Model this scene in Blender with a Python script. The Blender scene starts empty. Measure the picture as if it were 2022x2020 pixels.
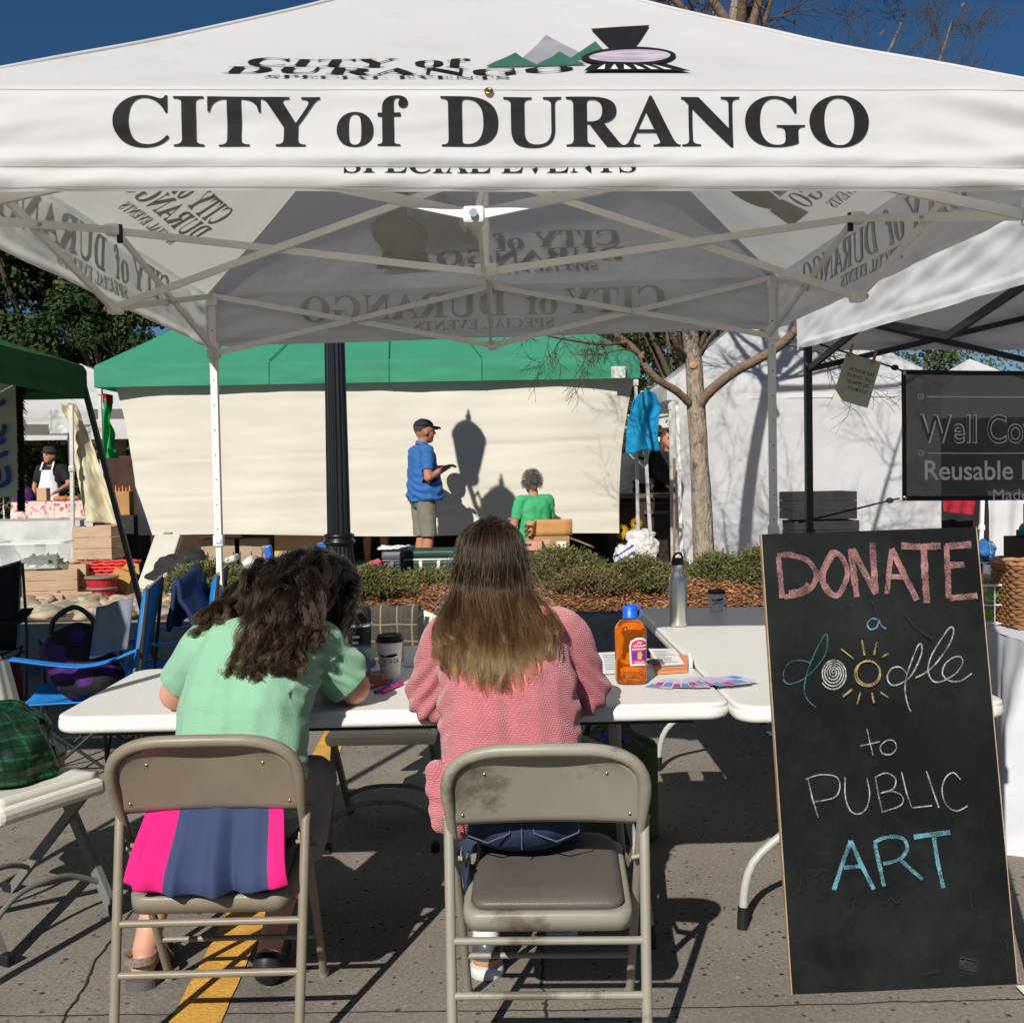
import bpy, bmesh, math, random
import numpy as np
from mathutils import Vector, Matrix, noise as mnoise
S = bpy.context.scene
COL = S.collection
R = math.radians
# ---------------------------------------------------------------- camera, sky, sun, exposure
F, PITCH, ROLL, CAMH = 2180.0, 2.0, -1.0, 1.42
cam = bpy.data.cameras.new('camera'); cam_ob = bpy.data.objects.new('camera', cam); COL.objects.link(cam_ob)
cam.sensor_width = 36.0; cam.lens = 36.0 * F / 2022.0; cam.clip_start = .05; cam.clip_end = 3000
CM = Matrix.Translation((0, 0, CAMH)) @ Matrix.Rotation(R(90 - PITCH), 4, 'X') @ Matrix.Rotation(R(ROLL), 4, 'Z')
cam_ob.matrix_world = CM
S.camera = cam_ob
SUN = Vector((.35, 1.0, -.72)).normalized()          # the way the light travels
wld = bpy.data.worlds.new('World'); S.world = wld; wld.use_nodes = True
wn, wl = wld.node_tree.nodes, wld.node_tree.links
sky = wn.new('ShaderNodeTexSky'); sky.sky_type = 'NISHITA'; sky.sun_disc = False
sky.sun_elevation = math.asin(-SUN.z); sky.sun_rotation = math.atan2(-SUN.x, -SUN.y) % (2 * math.pi)
sky.altitude = 2500; sky.air_density = 1.0; sky.dust_density = .05; sky.ozone_density = 2.5
hs = wn.new('ShaderNodeHueSaturation'); hs.inputs['Saturation'].default_value = 1.24; hs.inputs['Value'].default_value = .90
wl.new(sky.outputs[0], hs.inputs['Color']); wl.new(hs.outputs[0], wn['Background'].inputs[0]); wn['Background'].inputs[1].default_value = .05
sun = bpy.data.lights.new('sun', 'SUN'); sun.energy = 5.0; sun.angle = R(.5); sun.color = (1, .95, .87)
sun_ob = bpy.data.objects.new('sun', sun); COL.objects.link(sun_ob)
sun_ob.rotation_euler = SUN.to_track_quat('-Z', 'Y').to_euler()
S.view_settings.view_transform = 'Standard'; S.view_settings.look = 'None'; S.view_settings.gamma = 1
S.view_settings.exposure = 0.15
S.render.engine = 'CYCLES'
S.cycles.use_denoising = True
S.cycles.max_bounces = 8; S.cycles.transparent_max_bounces = 8; S.cycles.diffuse_bounces = 4
S.cycles.caustics_reflective = False; S.cycles.caustics_refractive = False

# ---------------------------------------------------------------- helpers
def at(px, py, Y):
    """point at depth Y seen at pixel px,py of the 2022 px photograph"""
    d = CM.to_3x3() @ Vector(((px - 1011) / F, -(py - 1010) / F, -1))
    return Vector((0, 0, CAMH)) + d * (Y / d.y)
def onz(px, py, z):
    d = CM.to_3x3() @ Vector(((px - 1011) / F, -(py - 1010) / F, -1))
    return Vector((0, 0, CAMH)) + d * ((z - CAMH) / d.z)
def lerp(a, b, t): return a + (b - a) * t
def V(*a): return Vector(a)
def fbm(p, o=3):
    s, a = 0, 1
    p = Vector(p)
    for _ in range(o):
        s += a * mnoise.noise(p); p = p * 2.03; a *= .5
    return s

_mats = {}
def srgb(r, g, b):
    f = lambda c: c / 12.92 if c <= .04045 else ((c + .055) / 1.055) ** 2.4
    return tuple(f(v / 255) for v in (r, g, b))
def mat(name, col, rough=.6, var=.12, scale=6, metal=0, bump=0, bscale=40, spec=.4, trans=0, tcol=None, glass=0, ior=1.45,
        col2=None, split=.5, soft=.12, aniso=None, coat=0, sheen=0, detail=4, alpha=1):
    """noise-varied principled surface; col2 adds worn / stained patches; trans mixes in a translucent cloth lobe"""
    if name in _mats: return _mats[name]
    m = bpy.data.materials.new(name); m.use_nodes = True; _mats[name] = m
    nt = m.node_tree; N, L = nt.nodes, nt.links
    b = N['Principled BSDF']; out = N['Material Output']
    tc = N.new('ShaderNodeTexCoord')
    mp = N.new('ShaderNodeMapping'); L.new(tc.outputs['Object'], mp.inputs[0])
    if aniso: mp.inputs['Scale'].default_value = aniso
    no = N.new('ShaderNodeTexNoise'); no.inputs['Scale'].default_value = scale; no.inputs['Detail'].default_value = detail
    no.inputs['Roughness'].default_value = .6
    L.new(mp.outputs[0], no.inputs['Vector'])
    mx = N.new('ShaderNodeMix'); mx.data_type = 'RGBA'
    lo = tuple(max(0, c * (1 - var)) for c in col); hi = tuple(min(1, c * (1 + var)) for c in col)
    mx.inputs[6].default_value = (*lo, 1); mx.inputs[7].default_value = (*hi, 1)
    rp = N.new('ShaderNodeMapRange'); rp.inputs[1].default_value = .3; rp.inputs[2].default_value = .7
    L.new(no.outputs['Fac'], rp.inputs[0]); L.new(rp.outputs[0], mx.inputs[0])
    c = mx.outputs[2]
    if col2:
        n2 = N.new('ShaderNodeTexNoise'); n2.inputs['Scale'].default_value = scale * .55; n2.inputs['Detail'].default_value = 6
        n2.inputs['Roughness'].default_value = .7
        mp2 = N.new('ShaderNodeMapping'); mp2.inputs['Location'].default_value = (3.1, 7.7, 1.3)
        L.new(mp.outputs[0], mp2.inputs[0]); L.new(mp2.outputs[0], n2.inputs['Vector'])
        r2 = N.new('ShaderNodeMapRange'); r2.inputs[1].default_value = split; r2.inputs[2].default_value = split + soft
        L.new(n2.outputs['Fac'], r2.inputs[0])
        m2 = N.new('ShaderNodeMix'); m2.data_type = 'RGBA'; L.new(r2.outputs[0], m2.inputs[0])
        L.new(c, m2.inputs[6]); m2.inputs[7].default_value = (*col2, 1); c = m2.outputs[2]
    L.new(c, b.inputs['Base Color'])
    b.inputs['Roughness'].default_value = rough; b.inputs['Metallic'].default_value = metal
    b.inputs['Specular IOR Level'].default_value = spec; b.inputs['IOR'].default_value = ior
    b.inputs['Coat Weight'].default_value = coat; b.inputs['Sheen Weight'].default_value = sheen
    if glass: b.inputs['Transmission Weight'].default_value = glass
    if alpha < 1: b.inputs['Alpha'].default_value = alpha
    nrm = None
    if bump:
        nb = N.new('ShaderNodeTexNoise'); nb.inputs['Scale'].default_value = bscale; nb.inputs['Detail'].default_value = 5
        L.new(mp.outputs[0], nb.inputs['Vector'])
        bp = N.new('ShaderNodeBump'); bp.inputs['Strength'].default_value = min(1, bump); bp.inputs['Distance'].default_value = .01 * max(1, bump)
        L.new(nb.outputs['Fac'], bp.inputs['Height']); L.new(bp.outputs[0], b.inputs['Normal']); nrm = bp.outputs[0]
    if trans:
        t = N.new('ShaderNodeBsdfTranslucent')
        if tcol: t.inputs[0].default_value = (*tcol, 1)
        else: L.new(c, t.inputs[0])
        if nrm: L.new(nrm, t.inputs['Normal'])
        ms = N.new('ShaderNodeMixShader'); ms.inputs[0].default_value = trans
        L.new(b.outputs[0], ms.inputs[1]); L.new(t.outputs[0], ms.inputs[2]); L.new(ms.outputs[0], out.inputs[0])
    return m
def nodes_of(m):
    return m.node_tree.nodes, m.node_tree.links, m.node_tree.nodes['Principled BSDF']

def inv_world(p):
    m = Matrix.Identity(4)
    while p is not None:
        m = p.matrix_basis @ m; p = p.parent
    return m.inverted()
def link(name, me, parent=None):
    o = bpy.data.objects.new(name, me); COL.objects.link(o)
    if parent is not None: o.parent = parent
    return o
class MB:
    """collects shapes; build() links them as one mesh object (world=True: the points are world points)"""
    def __init__(s): s.v = []; s.f = []; s.mi = []; s.m = 0; s.sm = []; s.smooth = False
    def add(s, vs, fs, smooth=None):
        o = len(s.v); s.v += [tuple(p) for p in vs]
        sm = s.smooth if smooth is None else smooth
        for f in fs: s.f.append(tuple(o + i for i in f)); s.mi.append(s.m); s.sm.append(sm)
        return s
    def box(s, c, d, rot=None, bev=0.0, seg=2):
        bm = bmesh.new(); bmesh.ops.create_cube(bm, size=1)
        for v in bm.verts: v.co = Vector((v.co.x * d[0], v.co.y * d[1], v.co.z * d[2]))
        if bev: bmesh.ops.bevel(bm, geom=list(bm.edges), offset=min(bev, min(d) * .49), segments=seg, profile=.5, affect='EDGES')
        if rot is not None: bmesh.ops.transform(bm, matrix=rot.to_4x4(), verts=bm.verts)
        s.addbm(bm, c); return s
    def addbm(s, bm, c=(0, 0, 0)):
        bm.verts.index_update(); c = Vector(c)
        s.add([v.co + c for v in bm.verts], [[v.index for v in f.verts] for f in bm.faces]); bm.free(); return s
    def tube(s, pts, r, n=8, caps=True, flat=None, smooth=True):
        """round (or flat=(w,h) rectangular) bar along a polyline; r may be a list"""
        pts = [Vector(p) for p in pts]; k = len(pts)
        rs = r if isinstance(r, (list, tuple)) else [r] * k
        up = None; vs = []
        for i in range(k):
            t = (pts[min(i + 1, k - 1)] - pts[max(i - 1, 0)]).normalized()
            if up is None:
                up = Vector((0, 0, 1)) if abs(t.z) < .9 else Vector((0, 1, 0))
            a = t.cross(up)
            if a.length < 1e-6: a = t.orthogonal()
            a.normalize(); b = a.cross(t).normalized(); up = b
            if flat:
                w, h = flat
                for (x, y) in ((-1, -1), (1, -1), (1, 1), (-1, 1)): vs.append(pts[i] + a * (x * w / 2) + b * (y * h / 2))
            else:
                for j in range(n):
                    q = 2 * math.pi * j / n
                    vs.append(pts[i] + (a * math.cos(q) + b * math.sin(q)) * rs[i])
        m = 4 if flat else n
        fs = [(i * m + j, i * m + (j + 1) % m, (i + 1) * m + (j + 1) % m, (i + 1) * m + j) for i in range(k - 1) for j in range(m)]
        s.add(vs, fs, smooth and not flat)
        if caps:
            o = len(vs)
            s.add(vs[:m], [tuple(range(m))[::-1]], False); s.add(vs[-m:], [tuple(range(m))], False)
        return s
    def lathe(s, prof, c=(0, 0, 0), n=24, sx=1, sy=1, axis=None, flute=0, fl=0):
        """prof [(r,z)...] turned about z"""
        c = Vector(c); vs = []
        for (r, z) in prof:
            for j in range(n):
                q = 2 * math.pi * j / n
                rr = r * (1 - fl * (.5 + .5 * math.cos(q * flute))) if flute else r
                p = Vector((rr * math.cos(q) * sx, rr * math.sin(q) * sy, z))
                if axis is not None: p = axis @ p
                vs.append(c + p)
        k = len(prof)
        fs = [(i * n + j, i * n + (j + 1) % n, (i + 1) * n + (j + 1) % n, (i + 1) * n + j) for i in range(k - 1) for j in range(n)]
        s.add(vs, fs, True)
        if prof[0][0] > 1e-5: s.add(vs[:n], [tuple(range(n))[::-1]], False)
        if prof[-1][0] > 1e-5: s.add(vs[-n:], [tuple(range(n))], False)
        return s
    def grid(s, fn, nu, nv, smooth=True, wrap=False):
        vs = [fn(i / nu, j / nv) for j in range(nv + 1) for i in range(nu + 1)]
        w = nu + 1
        s.add(vs, [(j * w + i, j * w + i + 1, (j + 1) * w + i + 1, (j + 1) * w + i) for j in range(nv) for i in range(nu)], smooth)
        return s
    def ell(s, c, r, rot=None, n=16, k=10):
        c = Vector(c); r = (r, r, r) if not hasattr(r, '__len__') else r
        vs = []
        for i in range(k + 1):
            a = math.pi * i / k
            for j in range(n):
                q = 2 * math.pi * j / n
                p = Vector((r[0] * math.sin(a) * math.cos(q), r[1] * math.sin(a) * math.sin(q), r[2] * math.cos(a)))
                if rot is not None: p = rot @ p
                vs.append(c + p)
        s.add(vs, [(i * n + j, (i + 1) * n + j, (i + 1) * n + (j + 1) % n, i * n + (j + 1) % n) for i in range(k) for j in range(n)], True)
        return s
    def prism(s, poly, d, o=(0, 0, 0), x=(1, 0, 0), y=(0, 1, 0), bev=0):
        """polygon in the plane o + a*x + b*y, thickened by d along x cross y"""
        o, x, y = Vector(o), Vector(x), Vector(y); z = x.cross(y).normalized()
        n = len(poly)
        lo = [o + x * a + y * b for a, b in poly]; hi = [p + z * d for p in lo]
        s.add(lo + hi, [tuple(range(n))[::-1], tuple(range(n, 2 * n))] + [(i, (i + 1) % n, n + (i + 1) % n, n + i) for i in range(n)], False)
        return s
    def cap(s, p0, r0, p1, r1, n=14, k=5):
        """tapered capsule, closed"""
        p0, p1 = Vector(p0), Vector(p1); t = (p1 - p0); L = t.length; t = t.normalized() if L > 1e-6 else V(0, 0, 1)
        a = t.orthogonal().normalized(); b = t.cross(a); vs = []
        rings = []
        for i in range(k + 1):
            q = math.pi / 2 * (1 - i / k); rings.append((p0 - t * (r0 * math.sin(q)), max(r0 * math.cos(q), 1e-5)))
        for i in range(k + 1):
            q = math.pi / 2 * (i / k); rings.append((p1 + t * (r1 * math.sin(q)), max(r1 * math.cos(q), 1e-5)))
        for c, r in rings:
            for j in range(n):
                w = 2 * math.pi * j / n; vs.append(c + (a * math.cos(w) + b * math.sin(w)) * r)
        m = len(rings)
        fs = [(i * n + j, i * n + (j + 1) % n, (i + 1) * n + (j + 1) % n, (i + 1) * n + j) for i in range(m - 1) for j in range(n)]
        fs += [tuple(range(n))[::-1], tuple(range((m - 1) * n, m * n))]
        s.add(vs, fs, True); return s
    def mesh(s, name, inv=None):
        me = bpy.data.meshes.new(name)
        vs = s.v if inv is None else [tuple(inv @ Vector(p)) for p in s.v]
        me.from_pydata(vs, [], s.f); me.update()
        me.polygons.foreach_set('material_index', s.mi); me.polygons.foreach_set('use_smooth', s.sm)
        return me
    def build(s, name, mats, parent=None, world=False, solid=0, off=0):
        me = s.mesh(name, inv_world(parent) if (world and parent is not None) else None)
        for m in (mats if isinstance(mats, (list, tuple)) else [mats]): me.materials.append(m)
        o = link(name, me, parent)
        if solid:
            md = o.modifiers.new('thickness', 'SOLIDIFY'); md.thickness = solid; md.offset = off
        return o
def thing(name, label, cat, loc=(0, 0, 0), rz=0, group=None):
    o = bpy.data.objects.new(name, None); COL.objects.link(o)
    o.location = loc; o.rotation_euler = (0, 0, rz); o.empty_display_size = .1
    return tag(o, label, cat, group)
def tag(o, label, cat, group=None):
    o['label'] = label; o['category'] = cat
    if group: o['group'] = group
    return o
def struct(o, kind='structure'):
    o['kind'] = kind; return o
def kids(o): return [c for c in COL.objects if c.parent == o]
def dup(root, loc, rz, label, group=None):
    r = root.copy(); COL.objects.link(r); r.location = loc; r.rotation_euler = (0, 0, rz); r['label'] = label
    if group: r['group'] = group
    for ch in kids(root):
        c = ch.copy(); COL.objects.link(c); c.parent = r
        for g in kids(ch):
            d = g.copy(); COL.objects.link(d); d.parent = c
    return r
def mathbold(t):
    o = ''
    for c in t:
        if 'A' <= c <= 'Z': o += chr(0x1D400 + ord(c) - 65)
        elif 'a' <= c <= 'z': o += chr(0x1D41A + ord(c) - 97)
        else: o += c
    return o
_txt = {}
def text2d(body, sx=None, sy=None, cuts=(.04, .04), space=1.0, off=0.0, shear=0, outline=False):
    """lettering as flat triangles: width sx, cap height sy, centred in x, baseline at 0; sliced so that it can follow cloth"""
    key = (body, sx, sy, cuts, space, off, shear)
    if key in _txt: return _txt[key]
    c = bpy.data.curves.new('lettering', 'FONT'); c.body = body; c.space_character = space; c.offset = off; c.shear = shear
    o = bpy.data.objects.new('lettering', c); COL.objects.link(o)
    bpy.context.view_layer.update()
    me = bpy.data.meshes.new_from_object(o.evaluated_get(bpy.context.evaluated_depsgraph_get()))
    bm = bmesh.new(); bm.from_mesh(me)
    bpy.data.objects.remove(o); bpy.data.curves.remove(c); bpy.data.meshes.remove(me)
    xs = [v.co.x for v in bm.verts]; ys = [v.co.y for v in bm.verts]
    x0, x1, y1 = min(xs), max(xs), max(ys)
    cap = .69 if any(ch.isalnum() for ch in body) else y1
    if sx is None: sx = (x1 - x0) * sy / cap
    if sy is None: sy = sx / (x1 - x0) * cap
    for v in bm.verts: v.co = Vector(((v.co.x - (x0 + x1) / 2) * sx / (x1 - x0), v.co.y * sy / cap, 0))
    for ax, st in ((0, cuts[0]), (1, cuts[1])):
        if not st: continue
        a, b = min(v.co[ax] for v in bm.verts), max(v.co[ax] for v in bm.verts)
        k = math.floor(a / st) + 1
        while k * st < b:
            co = [0, 0, 0]; no = [0, 0, 0]; co[ax] = k * st; no[ax] = 1
            bmesh.ops.bisect_plane(bm, geom=bm.verts[:] + bm.edges[:] + bm.faces[:], plane_co=co, plane_no=no, dist=1e-6); k += 1
    bmesh.ops.triangulate(bm, faces=bm.faces)
    bm.verts.index_update()
    r = ([(v.co.x, v.co.y) for v in bm.verts], [[v.index for v in f.verts] for f in bm.faces]); bm.free()
    _txt[key] = r
    return r
def poly2d(pts, step=.05):
    bm = bmesh.new(); bm.faces.new([bm.verts.new((a, b, 0)) for a, b in pts])
    for ax in (0, 1):
        a, b = min(v.co[ax] for v in bm.verts), max(v.co[ax] for v in bm.verts); k = math.floor(a / step) + 1
        while k * step < b:
            co = [0, 0, 0]; no = [0, 0, 0]; co[ax] = k * step; no[ax] = 1
            bmesh.ops.bisect_plane(bm, geom=bm.verts[:] + bm.edges[:] + bm.faces[:], plane_co=co, plane_no=no, dist=1e-6); k += 1
    bmesh.ops.triangulate(bm, faces=bm.faces); bm.verts.index_update()
    r = ([(v.co.x, v.co.y) for v in bm.verts], [[v.index for v in f.verts] for f in bm.faces]); bm.free(); return r
def blob(name, prims, vox, mats, parent=None, smooth=6, disp=None, cut=None, solid=0, sfac=.5, matfn=None, world=True, planes=None):
    """one continuous skin grown round overlapping tapered limbs (voxel union, smoothed)"""
    mb = MB()
    for p in prims:
        if p[0] == 'c': mb.cap(*p[1:])
        else: mb.ell(p[1], p[2], p[3] if len(p) > 3 else None)
    o = bpy.data.objects.new('tmp', mb.mesh('tmp')); COL.objects.link(o)
    md = o.modifiers.new('r', 'REMESH'); md.mode = 'VOXEL'; md.voxel_size = vox
    if smooth:
        sm = o.modifiers.new('s', 'SMOOTH'); sm.factor = sfac; sm.iterations = smooth
    bpy.context.view_layer.update()
    me = bpy.data.meshes.new_from_object(o.evaluated_get(bpy.context.evaluated_depsgraph_get()))
    bpy.data.objects.remove(o)
    if disp or cut:
        n = len(me.vertices); co = np.empty(n * 3); me.vertices.foreach_get('co', co); co = co.reshape(-1, 3)
        nr = np.empty(n * 3); me.vertices.foreach_get('normal', nr); nr = nr.reshape(-1, 3)
        if disp:
            co2 = co + nr * disp(co, nr)[:, None]
            me.vertices.foreach_set('co', co2.ravel()); me.update()
        if cut:
            k = cut(co); bm = bmesh.new(); bm.from_mesh(me); bm.verts.ensure_lookup_table()
            bmesh.ops.delete(bm, geom=[bm.verts[i] for i in np.nonzero(k)[0]], context='VERTS'); bm.to_mesh(me); bm.free()
    me.materials.clear()
    for m in (mats if isinstance(mats, (list, tuple)) else [mats]): me.materials.append(m)
    if planes:
        bm = bmesh.new(); bm.from_mesh(me)
        for q, d, rad, ok in planes:
            q, d = Vector(q), Vector(d).normalized()
            fs = [f for f in bm.faces if (f.calc_center_median() - q).length < rad and (ok is None or ok(f.calc_center_median()))]
            bmesh.ops.bisect_plane(bm, geom=list({v for f in fs for v in f.verts}) + list({e for f in fs for e in f.edges}) + fs, plane_co=q, plane_no=d, clear_outer=True, dist=1e-5)
        bm.to_mesh(me); bm.free()
    if matfn:
        n = len(me.polygons); pc = np.empty(n * 3); me.polygons.foreach_get('center', pc)
        me.polygons.foreach_set('material_index', matfn(pc.reshape(-1, 3)).astype(np.int32))
    else: me.polygons.foreach_set('material_index', [0] * len(me.polygons))
    me.polygons.foreach_set('use_smooth', [True] * len(me.polygons))
    if parent is not None and world: me.transform(inv_world(parent))
    me.name = name
    ob = link(name, me, parent)
    if solid:
        md = ob.modifiers.new('thickness', 'SOLIDIFY'); md.thickness = solid; md.offset = -1
    return ob
def npnoise(co, sc, seed=0, o=2):
    s = np.array(sc) if hasattr(sc, '__len__') else np.array((sc, sc, sc))
    q = co * s + seed
    return np.array([fbm(p, o) for p in q])
# ================================================================= the ground
def concrete(name, base, dark):
    m = mat(name, base, rough=.92, var=.16, scale=1.3, spec=.2, col2=dark, split=.56, soft=.2, detail=8)
    N, L, b = nodes_of(m)
    src = b.inputs['Base Color'].links[0].from_socket
    tc = N.new('ShaderNodeTexCoord')
    sp = N.new('ShaderNodeTexNoise'); sp.inputs['Scale'].default_value = 85; sp.inputs['Detail'].default_value = 6; sp.inputs['Roughness'].default_value = .8
    L.new(tc.outputs['Object'], sp.inputs['Vector'])
    rr = N.new('ShaderNodeMapRange'); rr.inputs[1].default_value = .3; rr.inputs[2].default_value = .7; rr.inputs[3].default_value = .55; rr.inputs[4].default_value = 1.4
    L.new(sp.outputs['Fac'], rr.inputs[0])
    mu = N.new('ShaderNodeMix'); mu.data_type = 'RGBA'; mu.blend_type = 'MULTIPLY'; mu.inputs[0].default_value = 1
    L.new(src, mu.inputs[6]); L.new(rr.outputs[0], mu.inputs[7])
    vo = N.new('ShaderNodeTexVoronoi'); vo.inputs['Scale'].default_value = 46; L.new(tc.outputs['Object'], vo.inputs['Vector'])
    sep = N.new('ShaderNodeSeparateColor'); L.new(vo.outputs['Color'], sep.inputs[0])
    lim = N.new('ShaderNodeMath'); lim.operation = 'MULTIPLY'; lim.inputs[1].default_value = .40; L.new(sep.outputs[0], lim.inputs[0])
    pit = N.new('ShaderNodeMath'); pit.operation = 'LESS_THAN'; L.new(vo.outputs['Distance'], pit.inputs[0]); L.new(lim.outputs[0], pit.inputs[1])
    sh = N.new('ShaderNodeMath'); sh.operation = 'GREATER_THAN'; sh.inputs[1].default_value = .50; L.new(sep.outputs[1], sh.inputs[0])
    pp = N.new('ShaderNodeMath'); pp.operation = 'MULTIPLY'; L.new(pit.outputs[0], pp.inputs[0]); L.new(sh.outputs[0], pp.inputs[1])
    pc = N.new('ShaderNodeMix'); pc.data_type = 'RGBA'; L.new(sep.outputs[2], pc.inputs[0])
    pc.inputs[6].default_value = (*[c * .35 for c in dark], 1); pc.inputs[7].default_value = (*[min(1, c * 1.35) for c in base], 1)
    m3 = N.new('ShaderNodeMix'); m3.data_type = 'RGBA'; L.new(pp.outputs[0], m3.inputs[0]); L.new(mu.outputs[2], m3.inputs[6]); L.new(pc.outputs[2], m3.inputs[7])
    L.new(m3.outputs[2], b.inputs['Base Color'])
    bp = N.new('ShaderNodeBump'); bp.inputs['Strength'].default_value = .6; bp.inputs['Distance'].default_value = .006
    L.new(sp.outputs['Fac'], bp.inputs['Height']); L.new(bp.outputs[0], b.inputs['Normal'])
    return m
CONC = concrete('worn_concrete', (.235, .208, .178), (.118, .105, .092))
WALK = concrete('sidewalk_concrete', (.42, .37, .31), (.33, .29, .24))
mb = MB(); mb.add([(-900, -600, 0), (900, -600, 0), (900, 1500, 0), (-900, 1500, 0)], [(0, 1, 2, 3)])
struct(mb.build('road', CONC))
# yellow painted line, running away under the table
YEL = mat('yellow_road_paint', (.62, .33, .06), rough=.85, var=.2, scale=14, col2=(.27, .2, .13), split=.6, soft=.05, bump=.4, bscale=90, detail=8)
a, b_ = onz(385, 2020, 0), onz(638, 1500, 0)
d = (b_ - a); d.z = 0
p0, p1 = a - d * .9, a + d * 1.9
nx = V(d.y, -d.x, 0).normalized() * .068
mb = MB()
mb.grid(lambda u, v: lerp(p0, p1, v) + nx * ((u * 2 - 1) * (1 + .05 * mnoise.noise(V(v * 90, u * 3, 5)))) + V(0, 0, .004), 1, 160, False)
struct(mb.build('yellow_line', YEL))
# slab joints and cracks
CRK = mat('crack_dirt', (.035, .03, .025), rough=1, var=.3, scale=40)
def strip(pts, w, z=.003, jit=.008, n=60, seed=0):
    P = [Vector(p) for p in pts]; out = []
    for i in range(n + 1):
        t = i / n * (len(P) - 1); k = min(int(t), len(P) - 2); q = lerp(P[k], P[k + 1], t - k); d = (P[k + 1] - P[k]).normalized()
        nn = V(d.y, -d.x, 0); q = q + nn * (jit * (mnoise.noise(V(i * .55, seed, 0)) + 2 * mnoise.noise(V(i * .12, seed, 4))))
        ww = w * (.55 + .7 * abs(mnoise.noise(V(i * .8, seed, 9))))
        out.append((q - nn * ww / 2 + V(0, 0, z), q + nn * ww / 2 + V(0, 0, z)))
    vs = [p for ab in out for p in ab]
    return vs, [(2 * i, 2 * i + 1, 2 * i + 3, 2 * i + 2) for i in range(n)]
mb = MB()
mb.add(*strip([onz(-200, 2010, 0), onz(1300, 1993, 0), onz(2300, 1966, 0)], .007, n=200, seed=1, jit=.004))
mb.add(*strip([onz(120, 2030, 0), onz(188, 1905, 0), onz(300, 1740, 0), onz(470, 1560, 0)], .009, seed=2))
mb.add(*strip([onz(1078, 2010, 0), onz(1066, 1850, 0), onz(1060, 1600, 0)], .011, seed=3, jit=.012))
mb.add(*strip([onz(120, 1642, 0), onz(330, 1640, 0)], .006, seed=4))
struct(mb.build('pavement_joint', CRK))
# kerb, sidewalk and planting strip
CURB = concrete('curb_concrete', (.33, .30, .26), (.24, .22, .19))
mb = MB(); mb.box((0, 8.68, .145), (60, .16, .31), bev=.02); struct(mb.build('curb', CURB))
mb = MB(); mb.box((0, 20.4, .12), (80, 20.1, .262), bev=0); struct(mb.build('sidewalk', WALK))
SOIL = mat('planter_soil', (.13, .07, .04), rough=1, var=.4, scale=18, bump=2, bscale=30)
def soil_z(x, y):
    t = max(0, min(1, (y - 8.76) / 1.55))
    return .30 + .16 * math.sin(math.pi * min(1, t * 1.15) * .9) * (1 if x > -2.8 else .15) + .03 * mnoise.noise(V(x * 1.3, y * 2, 0))
mb = MB(); mb.grid(lambda u, v: V(-12 + 24 * u, 8.75 + 1.62 * v, soil_z(-12 + 24 * u, 8.75 + 1.62 * v)), 240, 16)
struct(mb.build('planter_bed', SOIL))
# far hill
HILL = mat('scrub_hill', (.05, .055, .028), rough=1, var=.5, scale=.25, bump=1, bscale=.8)
def hz(x): return 7.0 + 4.5 * math.exp(-((x - 6) / 26) ** 2) + 1.6 * mnoise.noise(V(x * .06, 2, 0))
mb = MB(); mb.grid(lambda u, v: V(-140 + 280 * u, 72 + 40 * v, hz(-140 + 280 * u) * math.sin(v * math.pi / 2) + .8 * mnoise.noise(V(u * 90, v * 9, 1)) * v - .5), 160, 14)
struct(mb.build('hill', HILL))

# ================================================================= canopy tents
def roof_fn(w, d, ze, zp, sag_hip, sag_mid):
    def roof(k, u, t):
        W, D = (w, d) if k % 2 == 0 else (d, w)
        q = min(w, d) / 2
        hx = W / 2 - t * q; hy = D / 2 - t * q
        z = ze + (zp - ze) * t - sag_hip * 4 * t * (1 - t) - sag_mid * (1 - u * u) * 4 * t * (1 - t)
        p = V(u * hx, -hy, z)
        return Matrix.Rotation(k * math.pi / 2, 3, 'Z') @ p
    return roof
def val_fn(w, d, ze, val, off):
    def vf(k, s, v, o=0):
        W, D = (w, d) if k % 2 == 0 else (d, w)
        q = max(0, min(1, (abs(s) - .93) / .07)); ov = lerp(off(k, s, v), .014, q * q * (3 - 2 * q)) * min(1, v * 9)
        p = V(s * (W / 2 + .014 * min(1, v * 9)), -D / 2 - ov - o, ze - v * val)
        return Matrix.Rotation(k * math.pi / 2, 3, 'Z') @ p
    return vf
def canopy_mesh(root, roof, vf, mats, nu=48, nt=20, nv=10, sides=(0, 1, 2, 3), solid=0):
    mb = MB()
    for k in range(4): mb.grid(lambda u, v: roof(k, u * 2 - 1, v), nu, nt)
    for k in sides: mb.grid(lambda u, v: vf(k, u * 2 - 1, v), nu * 2, nv)
    o = mb.build('canopy', mats, root)
    return o
def scissor(root, a_top, a_bot, b_top, b_bot, m, sz=(.014, .026), name='truss_bar', bolt=None):
    for p, q in ((a_top, b_bot), (a_bot, b_top)):
        b = MB(); b.tube([p, q], .01, flat=sz); b.build(name, m, root)

WHITE = mat('white_tent_cloth', (.77, .77, .79), rough=.75, var=.025, scale=4, trans=.42, tcol=(.74, .72, .68), spec=.25, bump=.55, bscale=7, col2=(.66, .645, .60), split=.585, soft=.14)
INK = mat('black_print', (.013, .014, .016), rough=.7, var=.2, scale=30, spec=.15)
FRAME = mat('white_frame_paint', (.74, .73, .69), rough=.38, var=.04, scale=12, spec=.5, col2=(.5, .48, .44), split=.7, soft=.04)
STEEL = mat('bolt_steel', (.45, .45, .46), rough=.3, metal=1)
BLK = mat('black_plastic', (.014, .014, .015), rough=.5, var=.2)

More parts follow.
